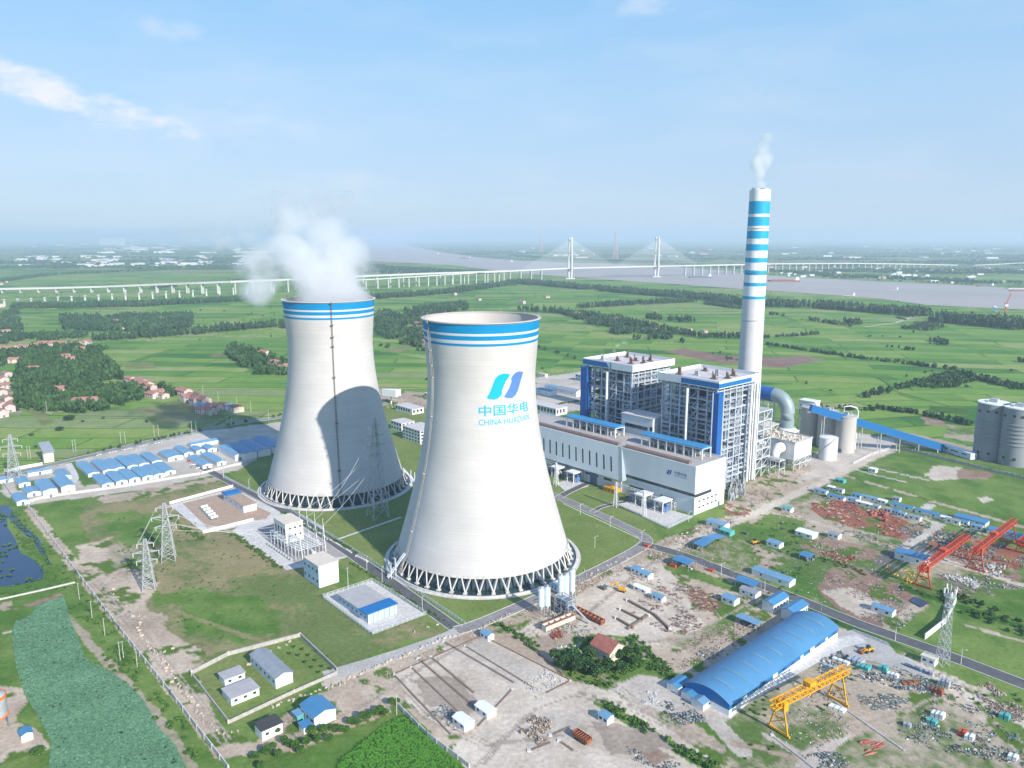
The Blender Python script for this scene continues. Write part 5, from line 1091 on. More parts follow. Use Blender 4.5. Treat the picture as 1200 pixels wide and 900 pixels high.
def open_shed(label,roofpx,z,rm='roofblue',group=None,rise=1.2):
    q=[st(px,py,z) for px,py in roofpx]; ss=sorted(a for a,_ in q); tt=sorted(b_ for _,b_ in q); s0,s1=(ss[0]+ss[1])/2,(ss[2]+ss[3])/2; t0,t1=(tt[0]+tt[1])/2,(tt[2]+tt[3])/2
    r=G(label,'open_shed','shed',(s0+s1)/2,(t0+t1)/2,group); X,Y=(s1-s0)/2,(t1-t0)/2; b=MB(); b.ext([(-Y,z),(-Y,z+.12),(0,z+rise+.12),(Y,z+.12),(Y,z),(0,z+rise)],-X,X); b.build('roof',K[rm],r)
    b=MB(); 
    for x in np.linspace(-X+.4,X-.4,max(2,int(X/2.5))):
        for y in (-Y+.4,Y-.4): b.box(x-.12,x+.12,y-.12,y+.12,0,z+.1)
    b.build('posts',K['steel'],r); b=MB()
    for k in range(14): b.cbox(rnd.uniform(-X+1,X-1),rnd.uniform(-Y+1,Y-1),0,rnd.uniform(.5,2),rnd.uniform(.5,2),rnd.uniform(.4,1.6),0,rnd.random()*3)
    b.build('stored_goods',K['scrap'],r); r.children[2]['kind']='stuff'; return r
open_shed('long blue-roofed open shed beside the debris belt',[(812,636),(841,624),(849,630),(822,641)],4); open_shed('blue-roofed open shed with red goods beside the asphalt road',[(789,655),(799,650),(816,658),(806,663)],4.5)
open_shed('dark blue open roof by the asphalt road, second along it',[(862,678),(872,674),(892,684),(882,689)],4.5); open_shed('pale blue canopy sheet over scrap left of the big warehouse',[(862,722),(870,718),(894,729),(886,733)],3.5,'roofblue2',rise=.3); open_shed('small bright blue shelter on the green strip',[(938,650),(944,645),(956,651),(949,655)],3)
B('workshop','blue-roofed workshop next to the upper end of the warehouse, farther one','workshop',[(894,703),(913,694),(924,699),(905,710)],5,K['whitewall'],K['roofblue'],'gable',win=5); B('workshop','blue-roofed workshop touching the upper end of the warehouse, nearer one','workshop',[(914,713),(934,703),(948,709),(930,718)],5,K['whitewall'],K['roofblue'],'gable',win=5)
# big arched warehouse
q=[st(805,800,5.5),st(850,824,5.5),st(984,739,5.5),st(938,716,5.5)]; s0=(q[0][0]+q[3][0])/2; s1=(q[1][0]+q[2][0])/2; t0=(q[0][1]+q[1][1])/2; t1=(q[2][1]+q[3][1])/2
t=G('big blue arched-roof warehouse with white lower walls','warehouse','warehouse',(s0+s1)/2,(t0+t1)/2); X,Y=(s1-s0)/2,(t1-t0)/2
b=MB(); b.box(-X,X,-Y,Y,0,3); b.build('lower_wall',K['white'],t); b=MB(); b.box(-X-.05,X+.05,-Y-.05,Y+.05,3,5.5); arc=[(x,5.5+3.1*(1-(x/X)**2)) for x in np.linspace(-X,X,13)]; n=13
b.add([(x,-Y-.05,z) for x,z in arc]+[(x,Y+.05,z) for x,z in arc],[tuple(range(n))[::-1],tuple(range(n,2*n))]); b.build('upper_wall',K['blue2'],t)
arc=[(x,5.55+3.2*(1-(x/(X+.5))**2)) for x in np.linspace(-X-.5,X+.5,17)]; pr_=arc+[(x,z+.2) for x,z in arc[::-1]]; n=len(pr_); b=MB(); b.add([(p[0],-Y-.5,p[1]) for p in pr_]+[(p[0],Y+.5,p[1]) for p in pr_],[(i,(i+1)%n,n+(i+1)%n,n+i) for i in range(n)]+[(i,i+1,n-2-i,n-1-i) for i in range(16)]+[(n+i,n+n-1-i,n+n-2-i,n+i+1) for i in range(16)]); 
K['whroof']=mat('long_blue_roof',(.08,.24,.43),.45,var=.12,scale=.05,wave=('Y',.9,.6),spec=.35); b.build('roof',K['whroof'],t)
for k in range(12): y=-Y+4+k*(2*Y-8)/11; b=MB(); b.box(X-.05,X+.14,y-1.3,y+1.3,3.4,4.6); b.build('window',K['white'] if k%3==1 else K['glass'],t)
for y in (-Y*.25,Y*.45): b=MB(); b.box(X-.05,X+.3,y-2,y+2,0,5.0); b.build('door',K['white'],t)
b=MB()
for k in range(9): y=-Y+6+k*(2*Y-12)/8; b.box(-.5,6,y-.6,y+.6,0,.01)
for k in range(9):
    y=-Y+8+k*(2*Y-16)/8; zf=lambda x:5.55+3.2*(1-(x/(X+.5))**2)+.29
    for x0 in np.arange(-3,7.4,1.3): b.add([(x0,y-.9,zf(x0)),(x0+1.3,y-.9,zf(x0+1.3)),(x0+1.3,y+.9,zf(x0+1.3)),(x0,y+.9,zf(x0))],[(0,1,2,3)])
b.build('rooflights',K['skyl'] if 'skyl' in K else K.setdefault('skyl',mat('faded_rooflight',(.12,.25,.37),.5,var=.1)),t)
for px,py,l in ((795,806,'blue lean-to hut before the gable of the warehouse'),(812,816,'second blue lean-to before the warehouse gable'),(824,825,'pale hut at the foot of the warehouse corner')): small(l,px,py,6,9,3,'roofblue' if 'blue' in l else 'roofblue2','whitewall',win=1)
# lower left buildings
wall_run('compound_wall','grey wall round the walled compound, left and back sides',[(225,790),(268,768),(352,746),(395,787)],2,.5,'conc'); wall_run('compound_wall','grey wall round the walled compound, front side',[(225,792),(268,848),(345,812),(395,790)],1.6,.4,'conc')
b_=B('office_building','long grey-blue pitched-roof building in the walled compound','building',[(294,766),(314,760),(342,788),(321,796)],5,K['whitewall'],K['greyroof'],'gable',win=6)
B('flat_house','smaller flat grey-roofed white house in the compound, farther one','house',[(256,789),(280,781),(287,788),(263,797)],3.2,K['white'],K['greyroof2'],'flat',win=2); B('flat_house','larger flat grey-roofed white house in the compound, nearer one','house',[(260,807),(294,795),(302,806),(271,820)],3.4,K['white'],K['greyroof2'],'flat',win=3)
b_=B('blue_roof_house','white house with bright blue hipped roof beside the dirt road','house',[(352,826),(376,815),(393,829),(369,842)],5,K['white'],K['roofblue'],'gable',win=3)
B('annexe','small blue-roofed annexe in front of the bright blue roof house','annexe',[(350,848),(359,843),(366,849),(356,853)],3,K['white'],K['roofblue'],'flat'); B('annexe','teal-roofed box at the back of the bright blue roof house','annexe',[(343,834),(350,831),(356,836),(348,840)],2.6,K['teal'],K['roofblue2'],'flat')
B('dark_roof_house','white house with a dark flat roof near the bottom of the picture','house',[(299,847),(322,838),(331,846),(306,858)],4.5,K['white'],K['dark2'] if 'dark2' in K else K.setdefault('dark2',mat('bitumen_roof',(.06,.06,.065),.9,var=.2)),'flat',win=2)
B('farmhouse','cream house with brown-red tiled roof among trees by the batching yard','house',[(694,757),(706,749),(727,758),(717,768)],6,K['cream'],K['redtile'],'gable',rise_=0) if False else shed('farmhouse','cream house with brown-red tiled roof among trees by the batching yard','house',0,0,12,11,6,K['cream'],K['redtile'],'gable',None,2,0,.5,3.4,A,at(712,769))
# orange-banded silo at the left edge
t=thing('feed_silo','grey silo with orange rings on legs, cut by the left edge','silo',at(-4,852),A); b=MB(); b.cyl((0,0,5),(0,0,14),4.6,n=28); b.cyl((0,0,14),(0,0,16),4.6,1.,28); b.cyl((0,0,2.4),(0,0,5),1.,4.6,28); b.build('drum',K['steel'],t); b=MB(); b.lathe([(4.6,13),(4.9,13),(4.9,14.2),(4.6,14.2)],28); b.lathe([(4.6,5),(5,5),(5,5.6),(4.6,5.6)],28); b.build('orange_ring',K['orange'],t)
for k in range(6): a=k*math.pi/3; b=MB(); b.beam((4.5*math.cos(a),4.5*math.sin(a),0),(4.5*math.cos(a),4.5*math.sin(a),5.3),.4); b.build('leg',K['dsteel'],t)
small('tiny blue-roofed shack with teal side on the left bank of the lotus pond',31,865,5,4,3,'roofblue','white'); 
o=sheet('dark_tarpaulin',[(1066,705),(1072,700),(1089,707),(1080,713)],K['panel'],.5,None); tag(o,'dark grey square tarpaulin at the corner of the brown yard','tarpaulin')
# ---------------------------------------------------------------- gantry cranes
def gantry(label,fa,fb,h,mt,ends=8.,name='gantry_crane',over=5.,cabz=True,y2=True):
    a=Vector((*at(*fa),0));b2=Vector((*at(*fb),0)); d=(b2-a); L_=d.length; d.normalize(); rz=math.atan2(d.y,d.x)
    t=thing(name,label,'gantry crane',(a.x,a.y),rz); 
    b=MB()
    for y in (-1.6,1.6):
        for z in (h-2.6,h): b.beam((-over,y,z),(L_+over,y,z),.38)
        n=int((L_+2*over)/2.6)
        for k in range(n): x=-over+(L_+2*over)*k/n; x1=-over+(L_+2*over)*(k+1)/n; b.beam((x,y,h-2.6),(x1,y,h) if k%2 else (x1,y,h-2.6),.28); b.beam((x,y,h),(x1,y,h-2.6),.28)
    n=int((L_+2*over)/3.2)
    for k in range(n+1):
        x=-over+(L_+2*over)*k/n
        for z in (h-2.6,h): b.beam((x,-1.6,z),(x,1.6,z),.28)
    for k in range(n): x=-over+(L_+2*over)*k/n; x1=-over+(L_+2*over)*(k+1)/n; b.beam((x,-1.6,h),(x1,1.6,h),.25)
    b.beam((-over,0,h-2.9),(L_+over,0,h-2.9),.6); b.build('girder',mt,t)
    for x in (0,L_):
        for e in (-1,1): b=MB(); b.beam((x,e*ends/2,0.6),(x,e*1.6,h-2.6),.55); b.build('leg',mt,t)
        b=MB(); b.beam((x,-ends/2-1,.7),(x,ends/2+1,.7),.8); b.beam((x,-ends*.3,h*.45),(x,ends*.3,h*.45),.45); b.beam((x,-ends*.42,h*.18),(x,ends*.25,h*.45),.3); b.beam((x,ends*.42,h*.18),(x,-ends*.25,h*.45),.3); b.build('leg_brace',mt,t)
        b=MB(); 
        for e in (-1,1): b.cyl((x-.3,e*ends/2,.4),(x+.3,e*ends/2,.4),.4,n=10)
        b.build('wheels',K['dark'],t)
    b=MB(); b.box(L_*.42,L_*.42+4,-1.8,1.8,h+.3,h+1.8); b.box(L_*.42+1,L_*.42+2,-1,1,h-4.5,h-2.9); b.build('hoist_trolley',mt,t)
    b=MB(); b.box(-.8,1.8,-2.6,2.6,h-4.6,h-.6); b.build('drive_cabin',mt,t)
    for y in (-ends/2,ends/2): pass
    return t
gantry('big yellow gantry crane spanning a green yard at the bottom right',(912,858),(981,822),15,K['yellow'],9.)
gantry('red gantry crane, the nearest one, above yellow steel pieces',(1081,688),(1126,654),14,K['red'],9,over=7)
gantry('red gantry crane, the farther one, reaching over the cabin row',(1143,668),(1182,636),15,K['red'],9,over=7)
gantry('small red gantry crane at the right edge behind the scrap yard',(1196,648),(1215,632),9,K['red'],6,over=3)
# rails
for k,(p,q) in enumerate((((905,862),(960,905)),((968,815),(1060,880)))): wall_run('crane_rail','%s crane rail on its concrete strip by the yellow gantry'%('near','far')[k],[p,q],.35,1.,'conc',cat='rail')
# radio mast
t=thing('radio_mast','galvanised lattice radio mast with antenna panels on top','mast',at(1104,779),R(15)); b=MB(); lattice(b,36,4.4,2.0,10,.19); b.build('lattice_body',K['steel'],t)
for k in range(9): a=k*2*math.pi/9; b=MB(); b.box(-.2,.2,-.25,.25,-1.2,1.2); o=b.build('antenna',K['white'],t); o.location=(2.6*math.cos(a),2.6*math.sin(a),36.5+(k%3)*.9); o.rotation_euler=(0,0,a)
b=MB(); b.lathe([(1.,34.5),(2.7,34.6),(2.7,34.8),(1,34.8)],12); b.cyl((0,0,36),(0,0,41),.12,n=6); b.lathe([(1.,29.5),(2.3,29.6),(2.3,29.8),(1,29.8)],12); b.build('platform',K['steel'],t)
# batching plant
for k,(px,py,h) in enumerate(((634,722,15),(641,721,15.5),(657,711,17.5),(663,710,17.5),(670,704,17.5))):
    lb='white cement silo on steel legs at the batching plant, %s from the left of five'%ORD[k]
    t=thing('cement_silo',lb,'silo',at(px,py),A,'cement silos of the batching plant'); b=MB(); b.cyl((0,0,6),(0,0,h),1.75,n=20); b.cyl((0,0,3.6),(0,0,6),.5,1.75,20); b.cyl((0,0,h),(0,0,h+.8),1.75,.6,20); b.build('drum',K['wsilo'] if 'wsilo' in K else K.setdefault('wsilo',mat('bluish_white_silo',(.58,.66,.72),.45,var=.12,scale=.4)),t,True)
    for j in range(4): a=j*math.pi/2+.78; b=MB(); b.beam((1.7*math.cos(a),1.7*math.sin(a),0),(1.7*math.cos(a),1.7*math.sin(a),6.5),.25); b.build('leg',K['steel'],t)
    b=MB(); b.lathe([(1.8,h+.9),(1.9,h+.9),(1.9,h+1.0),(1.8,h+1.)],16); b.box(-.5,.5,-.5,.5,h+.7,h+1.6); b.build('top_rail',K['steel'],t)
t=thing('batching_tower','grey steel mixing tower with stairs and hoppers between the cement silos','mixing tower',at(662,719),A); b=MB(); frame_mb(b,[-5,0,5],[-3,3],[3.5,7,9.5],.35,.7,rnd); b.build('frame',K['steel'],t); b=MB(); b.box(-4,3,-2.5,2.5,5,8.5); b.cyl((3,0,2.2),(3,0,5),.7,2,12); b.box(-5,-1,-3,1,1,3); b.build('mixer_house',K['equip'],t); b=MB(); b.beam((5,0,7),(17,1,1),1.0,0,.35); b.build('belt',K['steel'],t)
t=thing('aggregate_bins','row of open aggregate bins with rusty rims at the batching plant','bins',at(655,733),R(38)); b=MB()
for k in range(5): b.box(-10+4*k,-6.3+4*k,-1.6,1.6,.8,1.0); b.box(-10+4*k,-6.3+4*k,1.5,1.65,1,3.4); b.box(-10+4*k,-6.3+4*k,-1.65,-1.5,1,3.4)
for k in range(6): b.box(-10.2+4*k,-10+4*k,-1.7,1.7,0,3.5)
b.build('bin',K['cream'],t); b=MB(); b.box(-10.4,10.4,1.6,1.9,3.3,3.8); b.box(-10.4,10.4,-1.9,-1.6,3.3,3.8); b.build('rim',K['rust'],t)
t=thing('conveyor_trough','blue-legged trough conveyor lying beside the batching plant','conveyor',at(690,724),A); b=MB(); b.box(-10,10,-1.6,-1.3,1,2.6); b.box(-10,10,1.3,1.6,1,2.6); b.box(-10,10,-1.3,1.3,1,1.2)
for k in range(8): b.box(-9.5+2.7*k,-9.2+2.7*k,-1.7,1.7,0,2.8)
b.build('trough',K['rust'],t)
# red tipper body, truck, loader, bus, vans
t=thing('tipper_body','red open tipper truck body standing on the bare yard','truck body',at(682,868),A); b=MB(); b.box(-4,4,-1.5,1.5,1,1.3);b.box(-4,4,-1.6,-1.4,1.3,2.9);b.box(-4,4,1.4,1.6,1.3,2.9);b.box(-4.1,-3.9,-1.6,1.6,1.3,2.9);b.box(3.9,4.1,-1.6,1.6,1.3,2.5)
for k in range(7): b.box(-3.8+1.2*k,-3.6+1.2*k,-1.75,1.75,1.,2.7)
b.build('tub',K['rust'],t); b=MB(); b.box(-3.5,3.5,-.9,-.6,.5,1);b.box(-3.5,3.5,.6,.9,.5,1); b.build('chassis',K['dark'],t)
for x in (-2.6,-1.3,2.4):
    for y in (-1.2,1.2): b=MB(); b.cyl((x,y-.2,.5),(x,y+.2,.5),.5,n=14); b.build('wheel',K['dark'],t)
def car(label,px,py,rz,mt,L_=4.4,h=1.45,name='parked_car',cat='car',group=None,xy=None):
    t=thing(name,label,cat,xy or at(px,py),rz,group); w_=L_*.2; b=MB()
    b.ext([(-w_,.35),(-w_,h*.6),(-w_*.85,h*.66),(w_*.85,h*.66),(w_,h*.6),(w_,.35)],-L_/2,L_/2); b.build('body',mt,t); b=MB()
    f=.16 if cat=='car' else .30; g_=.30 if cat=='car' else .46; b.add([(-L_*.38,-w_*.9,h*.64),(L_*f,-w_*.9,h*.64),(L_*f,w_*.9,h*.64),(-L_*.38,w_*.9,h*.64),(-L_*.30,-w_*.75,h),(L_*(f-.12),-w_*.75,h),(L_*(f-.12),w_*.75,h),(-L_*.30,w_*.75,h)],[(4,5,6,7),(0,1,5,4),(1,2,6,5),(2,3,7,6),(3,0,4,7)],0); b.build('cabin',K['glass'],t)
    b=MB(); b.box(-L_*.29,L_*(f-.13),-w_*.72,w_*.72,h-.01,h+.05); b.build('roof',mt,t)
    for x in (-L_*.32,L_*.32):
        for y in (-w_*.95,w_*.95): b=MB(); b.cyl((x,y-.12,.33),(x,y+.12,.33),.33,n=12); b.build('wheel',K['dark'],t)
    return t
t=thing('yellow_cabin','orange-yellow open-top skip box on the lawn before the turbine hall','skip',at(717,576),A); b=MB(); b.box(-6,6,-3,3,.3,3.4); b.build('box',K['yellow'],t); b=MB(); b.box(-6.2,6.2,-3.2,3.2,3.4,3.7); b.box(-3,3,-1.6,1.6,3.7,4.4); b.build('lid',K['yellow'],t)
for k in range(3): b=MB(); b.box(-4.5+3.4*k,-2.8+3.4*k,-3.08,-2.9,1,2.2); b.build('window',K['rust'],t)
for k in range(22):
    f=k/21; px,py=(115+75*f,533.5-15.5*f) if k<22 else (0,0); 
    if k%5==3: continue
    car('parked car along the camp road' ,px,py,R(107),K[('white','white','steel','dsteel','whitewall')[k%5]],group='cars parked along the camp road')
for k,(px,py) in enumerate(((222,541),(226,545),(231,549),(226,548))):
    car(('dark red','white','white','silver')[k]+' car on the camp car park, %s'%('farthest','middle','nearest to the wall','beside the red one')[k],px,py,R(20+10*k),K[('red','white','white','steel')[k]],group='cars on the camp car park')
def loader(label,px,py,rz,mt,name='wheel_loader'):
    t=thing(name,label,'loader',at(px,py),rz); b=MB(); b.box(-3,0,-1,1,.9,2.2); b.box(0,1.6,-.7,.7,.9,1.8); b.build('body',mt,t); b=MB(); b.box(-1.4,.2,-.8,.8,2.2,3.4); b.build('cab',K['glass'],t); b=MB(); b.beam((1,-.6,1.8),(3.6,-.6,.8),.25); b.beam((1,.6,1.8),(3.6,.6,.8),.25); b.build('arm',mt,t); b=MB(); b.ext([(-1.4,.2),(-1.4,1.3),(1.4,1.3),(1.4,.2)],3.4,4.6); b.build('bucket',K['rust'],t)
    for x in (-2,1.2):
        for y in (-1.2,1.2): b=MB(); b.cyl((x,y-.3,.75),(x,y+.3,.75),.75,n=14); b.build('wheel',K['dark'],t)
loader('yellow wheel loader on the pale strip yard beyond the asphalt road',885,637,R(30),K['yellow']); loader('small orange loader by the concrete road junction',1016,764,R(200),K['yellow'])
t=thing('excavator','yellow excavator with raised arm by the round gravel pile','excavator',at(729,693),R(150)); b=MB(); b.box(-2,2,-1.3,1.3,1.,2.3); b.build('body',K['yellow'],t); b=MB(); b.beam((1.5,0,2),(4,0,5),.6); b.beam((4,0,5),(6.5,0,3),.45); b.box(6,7,-.6,.6,2,3.2); b.build('arm',K['yellow'],t)
for e in (-1,1): b=MB(); b.box(-2,2,e*1.1-.3,e*1.1+.3,0,1); b.build('track',K['dark'],t)
# ---------------------------------------------------------------- transformer yard frames in front of the hall
def trafo(n,s0,t0):
    t=G('white steel transformer gantry, %s'%n,'transformer_gantry','steel structure',s0,t0,'transformer gantries before the hall')
    for x in (-13,13):
        for y in (-19,): b=MB(); lattice(b,19,3.,.9,7,.22,x,y); b.build('lattice_post',K['white'],t)
    b=MB(); b.beam((-13,-19,18.5),(13,-19,18.5),.4); b.beam((-13,-19,17),(13,-19,17),.4)
    for k in range(13): b.beam((-13+2*k,-19,17),(-12+2*k,-19,18.5),.2)
    b.build('gantry_beam',K['white'],t)
    for x in (-6,12):
        b=MB(); frame_mb(b,[x,x+7],[-5,5],[8],.7); b.box(x-1,x+8,-6,6,8.3,9.1); b.build('firewall_portal',K['white'],t)
    return t
tx=[st(770,592),st(675,558)]
for (s0,t0),n in zip(((-341,438),(-432,440)),('near the logo end of the hall','half hidden by the nearer cooling tower')):
    trafo(n,s0,t0)
    for k,x in enumerate((-14,-4,6,17)):
        lb='grey transformer with radiators, %s from the left in the yard %s'%(ORD[k],n.replace('near the logo end of the hall','nearest the hall corner').replace('half hidden by the nearer cooling tower','behind the nearer tower'))
        g_=G(lb,'transformer','transformer',s0+x,t0,'transformers before the turbine hall'); m_=K['logo_blue'] if k==3 else K['steel']
        b=MB(); b.box(-2.6,2.6,-2,2,.6,4.4); b.cyl((-2.4,0,5.6),(2.4,0,5.6),.7,n=12); b.build('tank',m_,g_)
        b=MB(); 
        for j in range(9): b.box(-2.4+.55*j,-2.2+.55*j,-3.4,-2.1,.9,4.2); b.box(-2.4+.55*j,-2.2+.55*j,2.1,3.4,.9,4.2)
        b.build('radiators',K['equip'],g_)
        b=MB()
        for j in range(3): b.cyl((-1.4+1.4*j,0,4.4),(-1.8+1.8*j,-.8,8.6),.28,.1,8)
        b.build('bushings',K['brown'],g_)
    b=MB(); 
    gp=G('pale pipe rack along the hall wall, %s'%n,'pipe_rack','pipe rack',s0,t0+6); frame_mb(b,list(np.linspace(-20,22,15)),[-1,1],[3.5,6.5],.22); b.build('frame',K['white'],gp)
# lamps
def lamp(label,px,py,h=9,group='street lamps',rz=0):
    t=thing('street_lamp',label,'street lamp',at(px,py),rz,group); b=MB(); b.cyl((0,0,0),(0,0,h),.13,.08,8); b.beam((0,0,h),(1.8,0,h+.4),.1); b.beam((0,0,h-1),(-1.2,0,h-.6),.1); b.build('pole',K['white'],t); b=MB(); b.box(1.3,2.2,-.15,.15,h+.3,h+.45); b.build('lamp_head',K['white'],t); return t
l0=None
for k,(px,py) in enumerate(((845,674),(896,693),(962,720),(1049,751),(1126,778))):
    lb='street lamp beside the asphalt road, %s from its upper end'%ORD[k]
    if l0 is None: l0=lamp(lb,px,py,7.5)
    else: dup(l0,at(px,py),A,lb)
for k,(px,py) in enumerate(((680,603),(715,618),(752,635),(807,612),(697,642))): dup(l0,at(px,py),R(20),'street lamp %s'%('beside the transformer yard road, left one','beside the transformer yard road, middle one','at the bend of the plant road','by the hall corner','on the lawn edge right of the nearer tower')[k])
for k,(px,py) in enumerate(((292,573),(448,680),(495,716),(430,668))): dup(l0,at(px,py),R(80),'street lamp along the plant road, %s from its far end'%ORD[k])
def pole(label,px,py,h,group,rz=A,name='utility_pole'):
    t=thing(name,label,'utility pole',at(px,py),rz,group); b=MB(); b.cyl((0,0,0),(0,0,h),.2,.12,8); b.build('shaft',K['conc_light'],t); b=MB(); b.beam((-.1,-1,h-.5),(-.1,1,h-.5),.15); b.build('crossarm',K['steel'],t); return t
p_=None
for k,(px,py) in enumerate(((33,538),(36,537.5),(86,530),(89,529.5),(142,520),(147,519.5),(181,512),(186,511.5),(225,507),(230,506),(267,500),(272,499.5),(238,463),(256,470),(278,477),(294,483),(55,483),(315,493))):
    lb='concrete utility pole beside the camp road, %s from the left'%ORD[k]
    if p_ is None: p_=pole(lb,px,py,12,'utility poles along the camp road')
    else: dup(p_,at(px,py),None,lb)
for k,(px,py) in enumerate(((93,702),(108,724),(123,745),(141,774),(145,773),(161,782))): dup(p_,at(px,py),None,'utility pole on the green bank of the lotus pond, %s from the top'%ORD[k],'utility poles by the lotus pond',.8)
for k,(px,py) in enumerate(((465,838),(1028,638),(853,590))): dup(p_,at(px,py),None,('utility pole by the rice field corner','utility pole by the red pipe yard','utility pole at the corner of the turbine hall')[k],'single utility poles',.8)
dup(p_,at(262,560),None,'thin tall mast beside the tank yard','single utility poles',1.6); dup(p_,at(408,688),None,'thin mast between the white block and the pump house','single utility poles',1.0)
# concrete blocks and barriers along the roads
bm=MB(); bm.cbox(0,0,0,2.4,.9,.9); bm.cbox(0,0,.9,2.2,.6,.25); K['block']=mat('cream_concrete_block',(.50,.43,.36),.8,var=.15,scale=.6); blk=bm.mesh('concrete_block',K['block'])
def blocks(pts,n,group,label,jit=1.2):
    P=[at(*p) for p in pts]; seg=[math.dist(a,b) for a,b in zip(P[:-1],P[1:])]; T=sum(seg)
    for k in range(n):
        d=T*(k+.5)/n; i=0
        while d>seg[i] and i<len(seg)-1: d-=seg[i]; i+=1
        f=d/seg[i]; x=P[i][0]+(P[i+1][0]-P[i][0])*f+rnd.uniform(-jit,jit); y=P[i][1]+(P[i+1][1]-P[i][1])*f+rnd.uniform(-jit,jit)
        o=link('concrete_block',blk); o.location=(x,y,0); o.rotation_euler=(0,0,rnd.uniform(0,3.1)); sc_=rnd.uniform(.4,.8); o.scale=(sc_,sc_,sc_); tag(o,label,'concrete block',group)
blocks([(130,680),(140,705)],5,'blocks on the dirt by the wall','cream concrete block on the dirt near the pylons',2)
blocks([(153,723),(170,722),(160,736),(182,768),(205,760)],20,'blocks in a loop on the dirt','cream concrete block in the loop on the dirt beside the wall road',.8)
blocks([(190,770),(200,795),(220,815),(240,845),(255,860),(280,855)],34,'blocks along the dirt road','cream concrete block lining the dirt road near the compound',1.2)
blocks([(315,830),(400,800),(470,770),(520,748),(560,738),(600,718)],62,'blocks along the site road','cream concrete block in the broken line along the site road below the towers',1.)
blocks([(640,700),(690,672),(740,650)],26,'blocks by the road bend','cream concrete block in the debris belt near the batching plant',3.5); blocks([(778,638),(820,618),(850,606)],22,'blocks by the hall','cream concrete block in the debris belt near the turbine hall',3.)
blocks([(480,742),(520,730)],3,'blocks near the pump house','small concrete block on the verge near the pump house',.5); blocks([(270,790),(345,750)],9,'blocks on the compound wall','pale block beside the compound wall',1.)
# scrap, rubble, timber: uncountable litter
def rough(t): pass
def litter(name,pts,n,mt,smin,smax,hmax,flat=.5,along=None,label=None):
    P=[at(*p) for p in pts]; xs=[p[0] for p in P]; ys=[p[1] for p in P]; n=int(n*1.9) if smax<4 else n; smin*=.62; smax*=.78 if smax<5 else 1; hmax*=.8 if hmax<3 else 1
    X=RS.uniform(min(xs),max(xs),n*12); Y=RS.uniform(min(ys),max(ys),n*12); m=inside(X,Y,P); dn=fbm(X,Y,6,91,3); m&=(dn>.47); X=X[m][:n];Y=Y[m][:n]
    b=MB()
    for x,y in zip(X,Y):
        a=smin*.7+(smax-smin)*.75*RS.uniform()**1.8; c_=a*RS.uniform(.12,.5)*(1 if along is None else .35); h=min(hmax,RS.uniform(.15,1)*hmax*RS.uniform(.3,1)); rz=(RS.uniform(0,3.14) if along is None else along+RS.normal()*.15)
        if RS.uniform()<.5: b.cbox(x,y,0,a,c_,h,0,rz)
        else: # tilted plate or lump
            ca,sa=math.cos(rz),math.sin(rz); v=[(x+ca*a/2,y+sa*a/2,RS.uniform(0,h)),(x-sa*c_,y+ca*c_,h),(x-ca*a/2,y-sa*a/2,RS.uniform(0,h)),(x+sa*c_,y-ca*c_,RS.uniform(0,h*.4)),(x,y,h*1.3)]
            b.add(v+[(p[0],p[1],0) for p in v[:4]],[(0,1,4),(1,2,4),(2,3,4),(3,0,4),(0,5,6,1),(1,6,7,2),(2,7,8,3),(3,8,5,0)])
    o=b.build(name,mt); tag(o,label,'debris',kind='stuff'); return o
def mm(*k): return [K[i] for i in k]
def lit(*a,**k): return litter(*a,**k)
PW=K['white']; lit('rubble',[(745,650),(850,603),(862,612),(770,660)],420,K['rubble'],.6,2.4,1.2); lit('rubble',[(640,702),(730,655),(745,655),(720,672),(650,712)],380,K['rubble'],.5,2.2,.9)
lit('rubble',[(330,845),(420,800),(540,745),(600,722),(610,728),(520,765),(400,818),(335,862)],420,K['rubble'],.4,1.8,.7); lit('rubble',[(118,670),(180,690),(170,715),(215,760),(262,850),(300,868),(280,885),(200,780)],260,K['rubble'],.3,1.5,.5)
lit('timber_scrap',[(760,690),(800,680),(850,700),(835,735),(790,745),(740,720)],900,K['timber'] if 'timber' in K else K.setdefault('timber',speck('grey_brown_timber',[(.20,.13,.10),(.34,.27,.23),(.42,.38,.35),(.14,.10,.08),(.30,.20,.15)])),.8,5,.6); lit('pipe_scrap',[(805,700),(820,692),(845,707),(832,720)],60,K['rust'],4,9,.9,along=A+.2)
lit('pipe_scrap',[(950,590),(985,586),(1050,608),(1078,622),(1060,632),(1000,617),(960,605)],1300,K['scrapred'],.8,6,.9,label=None); lit('pipe_scrap',[(1020,600),(1040,602),(1038,612),(1015,612)],200,K['redpipe'] if 'redpipe' in K else K.setdefault('redpipe',mat('faded_red_pipes',(.38,.13,.10),.7,var=.2,scale=.5)),1.5,5,3.,along=None)
lit('scrap',[(1050,622),(1080,612),(1092,618),(1065,636)],420,K['scrap'],.6,2.5,1.2); lit('scrap',[(1075,640),(1100,622),(1130,622),(1180,640),(1160,655),(1120,655)],800,K['scrap'],.6,2.8,1.3); lit('pipe_scrap',[(1120,640),(1200,660),(1200,680),(1140,665)],420,K['scrapred'],.8,4,1.2)
lit('yellow_steel',[(1035,660),(1075,665),(1100,685),(1090,693),(1040,675)],110,K['yellow'],1.,4,1.2,along=.6); lit('timber_scrap',[(1095,672),(1140,680),(1170,700),(1120,700)],220,K['timber'],2,8,.4,along=A)
lit('scrap',[(935,640),(960,630),(1035,655),(1030,670),(960,655)],420,K['rubble'],.5,2.5,.8); lit('pipe_scrap',[(960,648),(990,645),(1005,656),(985,662)],160,K['scrapred'],1,3.5,1.6)
